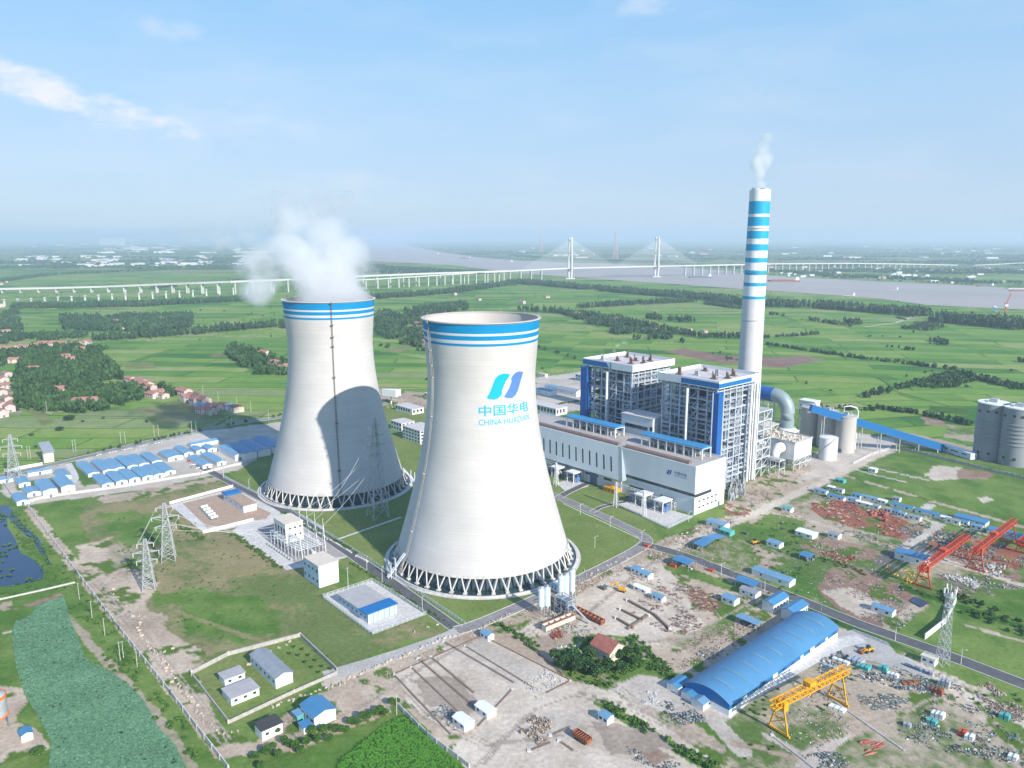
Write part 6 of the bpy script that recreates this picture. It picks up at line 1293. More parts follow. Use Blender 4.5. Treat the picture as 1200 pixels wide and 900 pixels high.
lit('timber_scrap',[(962,675),(985,668),(1050,690),(1065,700),(1040,715),(1000,700)],520,K['timber'],.8,4,.4); lit('scrap',[(1010,705),(1040,700),(1080,720),(1060,735),(1010,728)],260,K['scrap'],.5,2,.7)
lit('scrap',[(780,780),(800,755),(880,712),(905,725),(860,760),(800,785)],520,K['timber'],.6,3.2,.5); lit('scrap',[(815,765),(850,752),(845,770),(820,775)],120,K['scrap'],.5,2.5,.8)
lit('white_rubble',[(610,795),(640,785),(662,800),(635,812),(615,808)],260,K['whrub'] if 'whrub' in K else K.setdefault('whrub',mat('white_rubble_stone',(.5,.49,.48),.8,var=.2,scale=.5)),.4,1.8,1.); lit('scrap',[(500,840),(520,822),(545,850),(535,858)],160,K['scrap'],.6,3,.7)
lit('scrap',[(650,760),(680,752),(692,770),(665,772)],150,K['whrub'],.8,3,1.4); lit('scrap',[(640,705),(665,705),(672,730),(640,735)],160,K['scrap'],.5,2.5,1.6); lit('rubble',[(608,855),(625,840),(650,842),(640,870),(615,880)],380,K['rubble'],.6,2.6,1.8)
lit('rusty_machinery',[(640,735),(655,738),(662,746),(648,750)],110,K['scrapred'],.8,2.6,1.8); lit('scrap',[(770,820),(800,822),(830,845),(800,850),(780,838)],260,K['scrap'],.6,2.8,1.1); lit('white_rubble',[(745,812),(765,808),(775,822),(755,826)],90,K['whrub'],.5,2.8,.9)
lit('scrap',[(960,775),(985,763),(1005,772),(1030,790),(1110,805),(1095,815),(1010,800),(960,790)],520,K['scrap'],.7,3.2,1.2); lit('scrap',[(1005,808),(1030,808),(1068,822),(1050,832),(1010,832)],420,K['scrap'],1.2,3.4,.8,along=A+.6); lit('scrap',[(930,800),(960,795),(1000,812),(990,825),(935,815)],160,K['rubble'],.6,2.6,.9)
lit('scrap',[(1140,805),(1160,800),(1200,830),(1200,862),(1165,845)],420,K['rubble'],.6,2.4,1.2); lit('scrap',[(1040,845),(1090,842),(1140,860),(1200,885),(1180,895),(1100,880),(1045,862)],260,K['scrap'],.6,2.6,1.); lit('scrap',[(940,885),(1000,878),(1010,895),(950,905)],160,K['scrap'],.6,3,1.)
lit('pipe_scrap',[(1010,870),(1030,862),(1045,865),(1020,885)],26,K['redpipe'],6,10,1.,along=A+1.3); lit('rubble',[(840,700),(900,690),(920,720),(880,712)],160,K['rubble'],.5,2.2,.7); lit('scrap',[(945,570),(960,575),(1000,590),(990,596),(950,584)],200,K['scrap'],.6,2.5,.8)
lit('scrap',[(862,582),(900,570),(920,575),(870,600)],180,K['rubble'],.6,3,.8); lit('pipe_scrap',[(852,590),(880,598),(872,606),(850,600)],40,K['rust'],5,12,.8,along=A); lit('scrap',[(850,565),(872,562),(875,580),(855,588)],220,K['steel'],1,4,8.)
lit('scrap',[(440,462),(520,468),(520,482),(450,478)],160,K['rubble'],1,5,2.5); lit('scrap',[(1000,655),(1060,690),(1055,695),(995,665)],120,K['scrap'],.5,2,.6); lit('scrap',[(735,875),(800,895),(780,905),(740,890)],120,K['scrap'],.5,2.2,.8)
lit('scrap',[(900,600),(940,598),(945,612),(905,606)],90,K['rubble'],.5,2.4,.7); lit('scrap',[(965,610),(1010,622),(1060,640),(1050,645),(990,628)],200,K['scrap'],.6,3,.8); lit('scrap',[(1150,655),(1200,670),(1200,682),(1140,668)],150,K['whrub'],.8,4,2.)
lit('white_cover',[(1105,676),(1125,672),(1150,685),(1142,690)],130,K['whrub'],1,3.5,2.4); lit('rubble',[(1020,540),(1060,552),(1100,560),(1085,566),(1015,548)],160,K['scrap'],.5,2.4,.6)
K['founda']=mat('old_foundation_concrete',(.20,.15,.12),.9,var=.25,scale=.4)
lit('rubble',[(745,652),(800,628),(870,592),(880,600),(820,640),(770,668)],700,K['rubble'],.5,2.0,.8); lit('rubble',[(600,722),(690,672),(700,680),(625,735)],300,K['rubble'],.5,2.0,.8)
lit('scrap',[(1040,770),(1100,790),(1140,812),(1110,822),(1050,795)],260,K['scrap'],.6,2.6,.9); lit('scrap',[(1090,820),(1200,835),(1200,900),(1130,880),(1060,850)],420,K['scrap'],.5,2.4,.9); lit('scrap',[(900,830),(960,820),(1000,850),(960,880),(905,870)],200,K['scrap'],.5,2.2,.6)
lit('scrap',[(900,650),(950,655),(1000,690),(960,700),(900,680)],260,K['scrap'],.5,2.,.6); lit('scrap',[(800,655),(860,640),(900,660),(880,690),(820,672)],260,K['rubble'],.5,2.,.6); lit('scrap',[(905,598),(950,600),(960,640),(910,640)],200,K['rubble'],.4,1.8,.5)
lit('scrap',[(1120,655),(1200,650),(1200,690),(1150,690)],420,K['scrap'],.6,2.8,1.2); lit('scrap',[(1000,500),(1050,512),(1045,530),(990,545)],60,K['rubble'],.5,2,.7); lit('scrap',[(855,560),(925,545),(960,545),(900,590),(860,598)],260,K['rubble'],.6,3.2,.9)
lit('timber_scrap',[(700,655),(760,645),(780,690),(720,690)],300,K['timber'],.6,3.,.5); lit('scrap',[(625,725),(700,735),(690,750),(630,745)],160,K['scrap'],.5,2.2,.9); lit('scrap',[(350,850),(440,835),(450,842),(360,868)],60,K['rubble'],.4,1.4,.5)
# single stacks and goods at the lower right
def crate_stack(label,px,py,L_,Wd,h,m,n=3,rz=A,name='material_stack',cat='stack'):
    t=thing(name,label,cat,at(px,py),rz); 
    for k in range(n):
        b=MB(); x=-L_/2+L_*(k+.5)/n; w_=L_/n*.82; hh=h*(.7+.3*((k*7)%3)/2); b.box(x-w_/2,x+w_/2,-Wd/2,Wd/2,.15,hh); b.box(x-w_/2,x+w_/2,-Wd/2-.1,-Wd/2+.1,0,.3); b.box(x-w_/2,x+w_/2,Wd/2-.1,Wd/2+.1,0,.3); b.build('bundle',m,t)
    return t
for px,py,l,w_,h,m,lb,rz in ((1035,786,4,3,3,'teal','teal metal box on the grass below the concrete apron',A),(1046,793,5,2.5,2,'white','white and teal crates beside the teal metal box',A),(1098,812,5,3,2.6,'rust','dark red machine stack at the track junction',A),(1106,804,5,3,3.4,'steel','grey steel frame stack at the track junction',A),
    (1066,801,8,1.6,1.2,'rust','red pipe bundle between the two lower tracks',A+1),(1168,834,0,0,0,'','',0),(1177,842,4,3,2.8,'teal','teal box container in the right bottom corner',A),(1099,840,5,3.4,2.4,'white','white tarpaulin stack beside the lower right track',A),(1092,847,4,3,2,'teal','teal tarpaulin stack beside the white one',A),
    (1063,852,3,2,2.2,'steel','grey instrument stand beside the lower track',A),(1128,861,3,3,2.6,'red','red drum stack in the bottom right meadow',A),(1136,866,3.4,3,2.4,'white','white bag stack next to the red drums',A),(1187,889,3.4,3,2.,'whitewall','pale bags at the far bottom right corner',A),(981,831,7,3,1.2,'white','curved white cover lying below the yellow gantry',A),
    (1075,785,12,1.6,1.4,'dsteel','long dark machine lying along the concrete track',A),(1086,789,6,2,1.8,'steel','grey machine parts at the end of the long dark machine',A),(985,776,8,2,1.6,'white','white pipe rings beside the concrete road, upper ones',A),(973,783,7,2,1.6,'steel','pale pipe rings beside the concrete road, lower ones',A),(1003,776,7,5,2.4,'steel','grey steel platforms below the junction',A),(1012,783,6,4,2.,'teal','greenish steel platforms below the junction',A),
    (1152,676,0,0,0,'','',0),(838,793-60,0,0,0,'','',0),(706,660+30,5,2.4,1.6,'scrap','dark machine parts beside the white cabin of the timber yard',A),(873,626,4,2,2,'scrap','small machine heap on the upper pale yard',A),(758,640,4,2.4,1.6,'red','red machine beside the blue open shed',A),(789,664,5,2.4,1.8,'red','red goods beneath the open shed by the road',A),(832,669,5,2,1.4,'red','pink-red machine in the strip beside the asphalt road',A)):
    if l: crate_stack(lb,px,py,l,w_,h,K[m],3 if l>=5 else 2,rz)
# slab walls of old foundations
for p,q in (((462,791),(528,861)),((462,790),(562,746)),((567,746),(668,797)),((668,798),(640,812)),((600,808),(560,851)),((545,757),(625,806)),((482,782),(545,842))):
    wall_run('foundation_wall','low foundation beam across the bare slab yards',[p,q],.3,.7,'founda',cat='foundation wall',group='slab yard foundations')
for k,(p,q) in enumerate((((735,704),(768,722)),((727,715),(753,728)),((722,725),(742,737)),((760,722),(735,738)),((785,648+90),(768,722)),((520,752),(602,800)),((505,770),(555,812)),((490,772),(560,832)),((600,740),(660,790)),((620,880),(645,870)),((655,868),(672,880)),((645,862),(668,852)))):
    wall_run('foundation_wall',('low brick foundation wall in the fan-shaped yard, %s'%ORD[k]) if k<5 else 'thin foundation strip in the bare yards, %s'%ORD[k-5],[p,q],1.1 if k<5 else .3,1.0,'founda',cat='foundation wall',group='old foundations')
# ---------------------------------------------------------------- cable-stayed bridge and its viaducts
K['bridge']=mat('bridge_concrete',(.55,.55,.54),.8,var=.06,scale=.01); K['cable']=mat('pale_cable',(.62,.64,.66),.6,var=.02)
FEET=[(-60,343.5,338.6),(0,343.2,337.6),(60,342.8,336.6),(120,342.6,335.0),(200,343.2,331.8),(235,344,330.6),(270,344.5,329.2),(340,342,326.5),(440,337.2,322),(520,333.2,319),(600,329.8,316.6),(668,326.8,313.4),(769,324.6,311.3),(875,320.5,309.3),(900,319.3,308.6),(1000,315.5,308.0),(1060,313.6,308.8),(1120,312.2,310.2)]
DK=[]
for px,f,d in FEET: x,y=at(px,f); DK.append((x,y,hgt(px,f,d)))
BR=thing('cable_stayed_bridge','long white cable-stayed bridge with viaducts crossing the muddy river','bridge',DK[11][:2],0)
O=Vector((DK[11][0],DK[11][1],0)); DV=[Vector(p)-O for p in DK]
def deck(b,pts,w_,h_):
    for a,c in zip(pts[:-1],pts[1:]): b.beam(a-Vector((0,0,h_/2)),c-Vector((0,0,h_/2)),w_,0,h_)
b=MB(); deck(b,DV,22,6.); b.build('deck',K['bridge'],BR)
def sample(pts,step):
    out=[];acc=0
    for a,c in zip(pts[:-1],pts[1:]):
        L_=(c-a).length; d=(c-a)/L_; p=acc
        while p<L_: out.append((a+d*p,d)); p+=step
        acc=p-L_
    return out
np_=0
for p,d in sample(DV,62):
    if abs((p-DV[11]).length)<150 or abs((p-DV[12]).length)<150 or (DV[11]-p).length+(DV[12]-p).length<(DV[12]-DV[11]).length+8: continue
    if np_>92: break
    np_+=1; n_=Vector((-d.y,d.x,0)).normalized(); b=MB()
    for e in (-5,5): q=p+n_*e; b.cbox(q.x,q.y,0,4.,4.,max(2,p.z-6))
    b.beam(p-n_*9+Vector((0,0,-7)),p+n_*9+Vector((0,0,-7)),4,0,2.4); b.build('pier',K['bridge'],BR)
dr=(DV[12]-DV[11]).normalized(); nn=Vector((-dr.y,dr.x,0)).normalized()
dr=Vector((dr.x,dr.y,0)).normalized()
for i in (11,12):
    P=DV[i]; top=hgt(FEET[i][0],FEET[i][1],278 if i==11 else 277.6); b=MB()
    for e in (-1,1):
        b.add([],[]); b.beam(P*1+nn*e*13-Vector((0,0,P.z)),P+nn*e*19-Vector((0,0,0)),8.); b.beam(P+nn*e*19,Vector((P.x,P.y,top))+nn*e*12,7.)
    for z in (P.z-9,top*.62,top*.93): b.beam(Vector((P.x,P.y,z))-nn*15,Vector((P.x,P.y,z))+nn*15,6.,0,6.)
    b.box(P.x-22,P.x+22,P.y-22,P.y+22,0,5); b.build('bridge_tower',K['bridge'],BR)
    for s_ in (-1,1):
        cb=MB()
        for k in range(15):
            dd=28+k*15.5; q=P+dr*s_*dd
            j=i; zq=P.z-1.5
            for e in (-1,): cb.beam(Vector((P.x,P.y,top*.62+(top*.36)*k/15))+nn*e*11,Vector((q.x,q.y,zq))+nn*e*10,.75)
        o=cb.build('stay_cables',K['cable'],BR)
# free-standing piers of the second line
pm=MB(); pm.cbox(0,0,0,5,9,1); pm.cbox(-.5,0,1,4,6,25); pm.cbox(0,0,26,5,15,4); pmesh=pm.mesh('bridge_pier',K['bridge'])
for k in range(26):
    f=k/25; px=6+(400-6)*f; py=358.6-(358.6-338.5)*f**1.05; 
    if k>19: pass
    o=link('bridge_pier',pmesh); x,y=at(px,py); o.location=(x,y,0); hh=max(12,hgt(px,py,py-8.0)); o.scale=(1.1,1.1,hh/30); o.rotation_euler=(0,0,R(20)); tag(o,'bare concrete pier standing alone in the row before the viaduct','bridge pier','bare piers of the unfinished second line')
# second, lower deck right of the steam
D2=[Vector((*at(px,f),hgt(px,f,d))) for px,f,d in ((400,339.5,328.0),(440,338.5,326.5),(500,335.5,322.8),(560,331.5,319),(600,330.2,317.4))]
r2_=thing('approach_viaduct','second lower viaduct deck joining the bridge beside the steam','viaduct',(D2[0].x,D2[0].y),0); q_=[p-Vector((D2[0].x,D2[0].y,0)) for p in D2]; b=MB(); deck(b,q_,12,4); b.build('deck',K['bridge'],r2_)
for p,d in sample(q_,48): b=MB(); b.cbox(p.x,p.y,0,4,4,p.z-3.5); b.build('pier',K['bridge'],r2_)
r3_=thing('far_viaduct','distant pale road viaduct at the right edge beyond the river','viaduct',at(1140,313),0); q_=[Vector((*at(px,f),hgt(px,f,d)))-Vector((*at(1140,313),0)) for px,f,d in ((1140,313,310.6),(1205,309.5,307.4),(1260,307,305))]; b=MB(); deck(b,q_,20,4); b.build('deck',K['bridge'],r3_)
for p,d in sample(q_,60): b=MB(); b.cbox(p.x,p.y,0,4,4,max(1,p.z-3.5)); b.build('pier',K['bridge'],r3_)
# ---------------------------------------------------------------- boats
def boat(label,px,py,L_,hullm,rz,tallc=9):
    t=thing('cargo_boat',label,'boat',at(px,py),rz,'boats on the river',.6); X=L_/2; Y=L_*.085; b=MB()
    b.prism([(-X,-Y*.8),(X*.8,-Y),(X,0),(X*.8,Y),(-X,Y*.8)],0,L_*.05); b.build('hull',hullm,t); b=MB(); b.box(-X*.55,X*.7,-Y*.6,Y*.6,L_*.05,L_*.065); b.build('hold',K['rust'],t)
    b=MB(); b.box(-X*.95,-X*.72,-Y*.7,Y*.7,L_*.05,L_*.05+tallc); b.box(-X*.92,-X*.76,-Y*.5,Y*.5,L_*.05+tallc,L_*.05+tallc+3); b.build('wheelhouse',K['white'],t); return t
boat('long grey cargo boat below the bridge in mid river',820,325.5,115,K['dsteel'],R(176)); boat('long red-brown cargo boat right of the chimney, white wheelhouse',918,330.2,140,K['rust'],R(172),11)
for k,(px,py,l,rz,lb) in enumerate(((464,288.5,90,150,'distant boat highest up the river near the steam'),(479,292,110,150,'distant white boat, second down the river bend'),(509,298.2,120,150,'distant white boat in the middle of the river bend'),(545,303,120,150,'distant boat at the outer side of the river bend'),(593,307,120,150,'distant boat just above the viaduct'),(1154,335.8,70,175,'white boat moored at the far bank on the right'),(1192,339,90,175,'dark barge at the far bank by the right edge'),(1195,341.5,80,175,'second dark barge at the right edge, nearer one'),(993,347,50,170,'small boat half hidden by the bank trees'),(1038,309+4,60,170,'pale boat behind the bridge far to the right'),(1046,340,40,170,'tiny boat in the wide right reach of the river'))):
    boat(lb,px,py,l,K[('steel','dsteel','steel','rust')[k%4]],R(rz),6)
t=thing('harbour_crane','small red harbour crane above the bank trees on the right','crane',at(1178,366),0); b=MB(); b.beam((0,0,0),(0,0,22),3); b.beam((0,0,20),(10,0,52),1.6); b.beam((0,0,22),(-6,0,26),2); b.build('mast_and_jib',K['red'],t); b=MB(); b.box(-4,4,-3,3,16,21); b.build('cab',K['white'],t)
t=thing('white_dome','small white domed tank on the river bank at the right','tank',at(1165,365),0); b=MB(); b.lathe([(6,0),(6,9),(5,13),(3,15),(.1,16)],16); b.build('shell',K['white'],t,True)
# ---------------------------------------------------------------- vegetation
def crown_tpl(n,seed,conic=0.,size=.32,core=True):
    rs=np.random.RandomState(seed); V=[];k=0
    lob=rs.normal(size=(7,3))*np.array([.38,.38,.28]); 
    while k<n:
        p=rs.uniform(-1,1,3)
        if (p**2).sum()>1 or (p**2).sum()<.22: continue
        q=p*np.array([.75,.75,.9]); d=np.min(((lob-q)**2).sum(1)); 
        if d>.34 and rs.uniform()<.8: continue
        if conic: q[:2]*=1-conic*(q[2]+1)/2
        u=rs.normal(size=3);u/=np.linalg.norm(u); w_=np.cross(u,rs.normal(size=3)); w_/=np.linalg.norm(w_); s_=size*rs.uniform(.6,1.3)
        V+=[q-u*s_/2-w_*s_/2,q+u*s_/2-w_*s_/2*.7,q+u*s_/2*.8+w_*s_/2,q-u*s_/2+w_*s_/2]; k+=1
    V=np.array(V); Fq=np.arange(len(V)).reshape(-1,4)
    if core:
        o=len(V); c=np.array([[0,0,1],[1,0,0],[0,1,0],[-1,0,0],[0,-1,0],[0,0,-1.]])*np.array([.48,.48,.7]); 
        if conic: c[0]*=np.array([1,1,1.2])
        V=np.concatenate([V,c]); Fq=np.concatenate([Fq,np.array([[0,1,2,2],[0,2,3,3],[0,3,4,4],[0,4,1,1],[5,2,1,1],[5,3,2,2],[5,4,3,3],[5,1,4,4]])+o])
    return V,Fq
def forest(name,X,Y,H_,Wd,mt,tpls,label=None,kind='stuff',cat='trees'):
    Vs=[];Fs=[];o=0; n=len(X); Wd=np.broadcast_to(Wd,(n,)); H_=np.broadcast_to(H_,(n,)); idx=RS.randint(0,len(tpls),n); a=RS.uniform(0,6.28,n)
    for t in range(len(tpls)):
        m=idx==t; k=m.sum()
        if not k: continue
        V,Fq=tpls[t]; ca,sa=np.cos(a[m])[:,None],np.sin(a[m])[:,None]; 
        x=(V[None,:,0]*ca-V[None,:,1]*sa)*Wd[m][:,None]/2*1.1+X[m][:,None]; y=(V[None,:,0]*sa+V[None,:,1]*ca)*Wd[m][:,None]/2*1.1+Y[m][:,None]; z=(V[None,:,2]+.92)*H_[m][:,None]/1.9
        Vs.append(np.stack([x,y,np.maximum(z,.02)],2).reshape(-1,3)); Fs.append((Fq[None]+ (np.arange(k)*len(V))[:,None,None]).reshape(-1,4)+o); o+=k*len(V)
    V=np.concatenate(Vs); Fq=np.concatenate(Fs); tri=Fq[:,2]==Fq[:,3]
    me=bpy.data.meshes.new(name); me.vertices.add(len(V)); me.vertices.foreach_set('co',V.astype(np.float32).ravel())
    L_=np.where(tri,3,4); ls=np.concatenate([[0],np.cumsum(L_)[:-1]]); mask=np.ones(Fq.shape,bool); mask[tri,3]=False
    me.loops.add(int(L_.sum())); me.loops.foreach_set('vertex_index',Fq[mask].astype(np.int32)); me.polygons.add(len(Fq)); me.polygons.foreach_set('loop_start',ls.astype(np.int32)); me.polygons.foreach_set('loop_total',L_.astype(np.int32)); me.materials.append(mt); me.update(calc_edges=True)
    ob=link(name,me); return tag(ob,label,cat,kind=kind)
TF=[crown_tpl(26,s,0,.55) for s in (1,2,3,4)]; TP=[crown_tpl(24,s,.55,.5) for s in (5,6,7)]; TM=[crown_tpl(110,s,0,.34) for s in (8,9,10)]; TN=[crown_tpl(700,s,0,.17) for s in (11,12,13,14)]; TB=[crown_tpl(46,s,0,.42) for s in (15,16,17)]
def belt(name,pts,wd,h,w_,dens,tp=None,mt='leaf_far',label=None,gaps=.3):
    P=[at(*p) for p in pts]; X=[];Y=[]
    for (x0,y0),(x1,y1) in zip(P[:-1],P[1:]):
        L_=math.hypot(x1-x0,y1-y0); n=max(2,int(L_*wd/(w_*w_)*dens)); f=RS.uniform(0,1,n); o=RS.uniform(-.5,.5,n)*wd; dx,dy=(x1-x0)/L_,(y1-y0)/L_
        X.append(x0+(x1-x0)*f-dy*o); Y.append(y0+(y1-y0)*f+dx*o)
    X=np.concatenate(X);Y=np.concatenate(Y); m=fbm(X,Y,max(30,w_*9),55,2)>gaps; X=X[m];Y=Y[m]; n=len(X)
    if n<1: return
    hh=h*(.7+.45*RS.uniform(size=n))*(.8+.4*fbm(X,Y,90,66,2)); forest(name,X,Y,hh,w_*RS.uniform(.8,1.25,n),K[mt],tp or TF,label)
def wood(name,pts,h,w_,dens,tp=None,mt='leaf_far',label=None,thr=.3):
    P=[at(*p) for p in pts]; xs=[p[0] for p in P];ys=[p[1] for p in P]; ar=abs(sum(P[i][0]*P[(i+1)%len(P)][1]-P[(i+1)%len(P)][0]*P[i][1] for i in range(len(P))))/2
    bx=(max(xs)-min(xs))*(max(ys)-min(ys)); n=int(bx/(w_*w_)*dens); X=RS.uniform(min(xs),max(xs),n);Y=RS.uniform(min(ys),max(ys),n); m=inside(X,Y,P)&(fbm(X,Y,w_*8,57,2)>thr); X=X[m];Y=Y[m]
    if len(X)<1: return
    n=len(X); forest(name,X,Y,h*RS.uniform(.7,1.15,n),w_*RS.uniform(.75,1.3,n),K[mt],tp or TF,label)
far_belts=[([(18,361),(150,359),(290,352)],70,17,8,1.1,.2),([(440,350),(520,344),(600,333)],60,18,9,1.0,.2),([(600,331),(680,338),(760,345),(820,350),(885,358)],90,20,9,1.1,.25),([(885,358),(950,360),(1030,366),(1082,371)],80,22,9,1.2,.2),
 ([(1098,376),(1150,380),(1210,386)],110,24,10,1.3,.15),([(5,397),(100,395)],40,14,8,1,.3),([(110,399),(220,392),(340,381)],34,16,8,1.2,.2),([(600,364),(650,366),(760,384),(820,396),(880,397)],28,15,8,.9,.32),
 ([(678,361),(745,357),(812,354)],40,16,8,1,.3),([(755,373),(812,378)],32,15,8,1,.3),([(825,356),(868,362)],30,12,8,1,.3),([(900,404),(970,415),(1045,425),(1122,434)],9,8,6,1.3,.3),([(900,368),(1000,383)],14,9,7,.9,.4),
 ([(1140,414),(1200,425)],8,8,6,.9,.5),([(880,397),(960,392)],12,9,7,.7,.45),([(1012,466),(1055,455),(1085,448)],12,8,5,1.3,.3),([(1085,448),(1130,440),(1200,457)],22,8,5.5,1.2,.32),([(1020,478),(1080,486),(1145,500)],10,7,5,1.4,.25),([(960,478),(1025,482)],14,6,5,1,.4),
 ([(400,402),(500,412)],10,9,7,.6,.45),([(600,398),(690,425)],5,6,5,.5,.5),([(760,395),(800,402)],14,10,8,.6,.4),([(580,440),(640,432)],5,5,5,.4,.5),([(990,378),(1010,381)],30,14,8,.8,.3),([(0,330),(60,322)],60,14,9,.9,.3),([(60,322),(200,316),(300,316)],50,13,10,.9,.3),
 ([(180,338),(208,336)],30,14,9,1.2,.2),([(270,329.5),(330,326)],40,12,9,.7,.3),([(440,313),(520,318),(570,321)],90,17,11,1.1,.2),([(900,321.8),(1025,328.3),(1150,334)],14,9,9,.5,.4),([(880,316),(1000,325),(1200,333)],160,15,14,.75,.35),([(600,299),(640,303)],90,15,14,.9,.3),
 ([(640,303),(720,306),(800,310),(880,315)],120,15,14,.7,.35),([(1050,372),(1085,382)],5,5,5,.6,.5),([(330,385),(440,372)],30,15,8,1.1,.2),([(255,386),(270,384)],30,15,8,1,.2),([(200,371),(228,372)],20,15,8,1,.3),([(150,398),(160,395)],20,15,8,1,.2),([(850,420),(900,428)],4,4,4,.5,.5),([(1090,398),(1110,405)],14,10,7,1,.3),([(1035,406),(1070,411)],10,8,6,.8,.35)]
for b_ in far_belts:
    p,wd,h,w_,dn,gp=b_; belt('tree_belt',p,wd,h,w_,dn,TP if h>=15 and wd<60 else TF,label=None,gaps=gp)
for p,h,w_,d,th in (([(70,372),(225,371),(228,384),(180,389),(75,387)],15,9,1.1,.33),([(442,368),(547,356),(550,363),(500,370),(495,408),(470,404),(442,392)],15,9,1.,.34),([(15,442),(30,416),(90,408),(128,424),(146,446),(180,464),(150,474),(110,484),(60,484),(20,478)],13,7.5,1.15,.27),
    ([(186,452),(204,458),(206,470),(192,464)],10,7,.9,.35),([(262,413),(275,404),(300,412),(338,424),(338,440),(300,440),(284,430)],11,7,1.,.3),([(0,405),(60,403),(130,408),(110,418),(30,420),(0,430)],9,7,.7,.42),([(0,370),(22,362),(28,400),(0,404)],12,8,.7,.42),
    ([(700,385),(760,384),(800,402),(740,398)],12,8,.6,.42),([(44,400),(70,402),(62,394),(45,393)],12,8,.9,.3),([(1070,446),(1110,438),(1150,444),(1120,455),(1080,456)],6,5,.6,.4),([(1050,386),(1090,377),(1110,384),(1070,392)],8,6,.35,.45),([(650,365),(720,372),(770,385),(700,383)],13,8,.6,.4)):
    wood('woodland',p,h,w_,d,None,'leaf_far' if p[0][1]<400 else 'leaf',None,th)
# plain beyond the river and the northern horizon: scattered tree clumps
X=RS.uniform(-1,1,30000);D=4200*np.exp(RS.uniform(0,1,30000)*1.35); X=X*D*.74; Y=D; m=fbm(X*.6,Y*1.2,600,83,4)>.545
rp=[at(*p) for p in RIVER]; m&=~inside(X,Y,rp); m&=~(inside(X,Y,[at(410,300),at(440,312),at(600,322),at(700,330),at(1200,372),at(1400,378),at(1400,352),at(900,318),at(600,300)])&~inside(X,Y,[at(600,303),at(1200,337),at(1300,330),at(1100,300),at(600,296)]))
X=X[m][:9000];Y=Y[m][:9000]; forest('scattered_far_trees',X,Y,RS.uniform(9,17,len(X)),RS.uniform(18,42,len(X)),K['leaf_far'],[crown_tpl(12,s,0,.7) for s in (31,32)])
# single trees and bushes dotted over the fields
X=RS.uniform(-1,1,5000);D=np.sqrt(RS.uniform(700**2,3400**2,5000)); X=X*D*.72;Y=D; m=(fbm(X,Y,260,87,3)>.60); sp=[at(*p) for p in SITE]; m&=~inside(X,Y,sp); m&=~inside(X,Y,rp); X=X[m][:380];Y=Y[m][:380]
forest('field_bushes',X,Y,RS.uniform(2,6,len(X)),RS.uniform(3,7,len(X)),K['leaf_far'],TB)
def tree_tpl(k,mt='leaf'):
    V,Fq=TN[k%4]; tri=Fq[:,2]==Fq[:,3]; b=MB(); b.add(V*np.array([1,1,.8]),[list(f[:3]) if t_ else list(f) for f,t_ in zip(Fq.tolist(),tri)]); cm=b.mesh('crown',K[mt]); b=MB(); b.tube([(0,0,0),(.1,0,1.2),(0,.1,2.4)],[.22,.16,.1],7)
    for j in range(5): a=j*1.3; b.tube([(0,0,1.4+.15*j),(math.cos(a)*.8,math.sin(a)*.8,2.3+.1*j)],[.1,.04],5)
    return cm,b.mesh('trunk',K['trunk'])
TT_=[tree_tpl(k,'leaf' if k<2 else 'bush') for k in range(4)]
def tree(label,px,py,h,w_,k,group,name='tree',xy=None):
    t=thing(name,label,'tree',xy or at(px,py),rnd.uniform(0,6),group); c=link('crown',TT_[k%4][0],t); c.scale=(w_/2,w_/2,h*.42); c.location=(0,0,h*.6); u=link('trunk',TT_[k%4][1],t); u.scale=(h/6,h/6,h*.22); return t
gr='trees round the cream farmhouse'
for k,(x,y,h,w_) in enumerate(((650,775,7,7),(662,785,8,8),(675,790,9,9),(688,790,9,9),(700,795,8,8),(672,778,8,8),(690,778,10,9),(712,788,8,8),(725,775,7,6),(735,772,7,7),(742,780,6,6),(728,790,7,7),(745,768,5,5),(715,776,7,6))):
    tree('dark leafy tree beside the cream farmhouse, %s counting from its left end'%ORD[k],x,y,h,w_,k%2,gr)
wood('shrub_cover',[(648,767),(690,748),(745,745),(795,790),(790,802),(748,784),(708,808),(662,790)],1.8,2.4,.9,TB,'bush',None,.3); belt('hedge',[(704,823),(770,864),(835,899),(850,910)],5,2.2,2.4,1.3,TB,'bush',gaps=.1); belt('hedge',[(585,732),(632,762)],5,2,2.2,1.2,TB,'bush',gaps=.1)
belt('hedge',[(272,625),(300,645),(330,668)],4,1.6,2.,1.,TB,'bush',gaps=.2); belt('hedge',[(195,607),(238,632)],5,1.5,2,.9,TB,'bush',gaps=.25); belt('hedge',[(412,660),(530,735)],2.5,1.2,1.6,.8,TB,'bush',gaps=.3); belt('hedge',[(330,600),(420,650)],3,1.4,1.6,.8,TB,'bush',gaps=.25)
for k in range(26):
    f=k/25; x=300+165*f; y=893-58*f+rnd.uniform(-9,9)+math.sin(k)*4; tree('bushy tree in the row above the rice field, %s'%(ORD[k]+' from its lower end' if k<20 else ORD[25-k]+' from its upper end'),x,y,rnd.uniform(3,5),rnd.uniform(4,5.6),2+k%2,'bushy trees above the rice field')
tree('round tree on the left bank of the lotus pond',46,888,5,7,2,None); tree('tall dark tree between the two lattice pylons',176,640,7,8,0,None); tree('small tree at the corner by the white dark-roofed house',325,860,3.5,4,3,None); tree('round dark bush-like tree in the field above the camp, upper one',81,493,7,16,0,None); tree('round dark bush-like tree in the field above the camp, lower one',70,505,5,11,1,None)
for k,(x,y) in enumerate(((355,763),(362,770),(370,776),(378,783),(350,770),(358,778),(366,784),(345,760),(372,765),(383,772),(340,768),(374,790),(388,786))): tree('young tree planted in the lawn of the walled compound, %s'%ORD[k],x,y,2.2,1.8,2+k%2,'young trees of the walled compound')
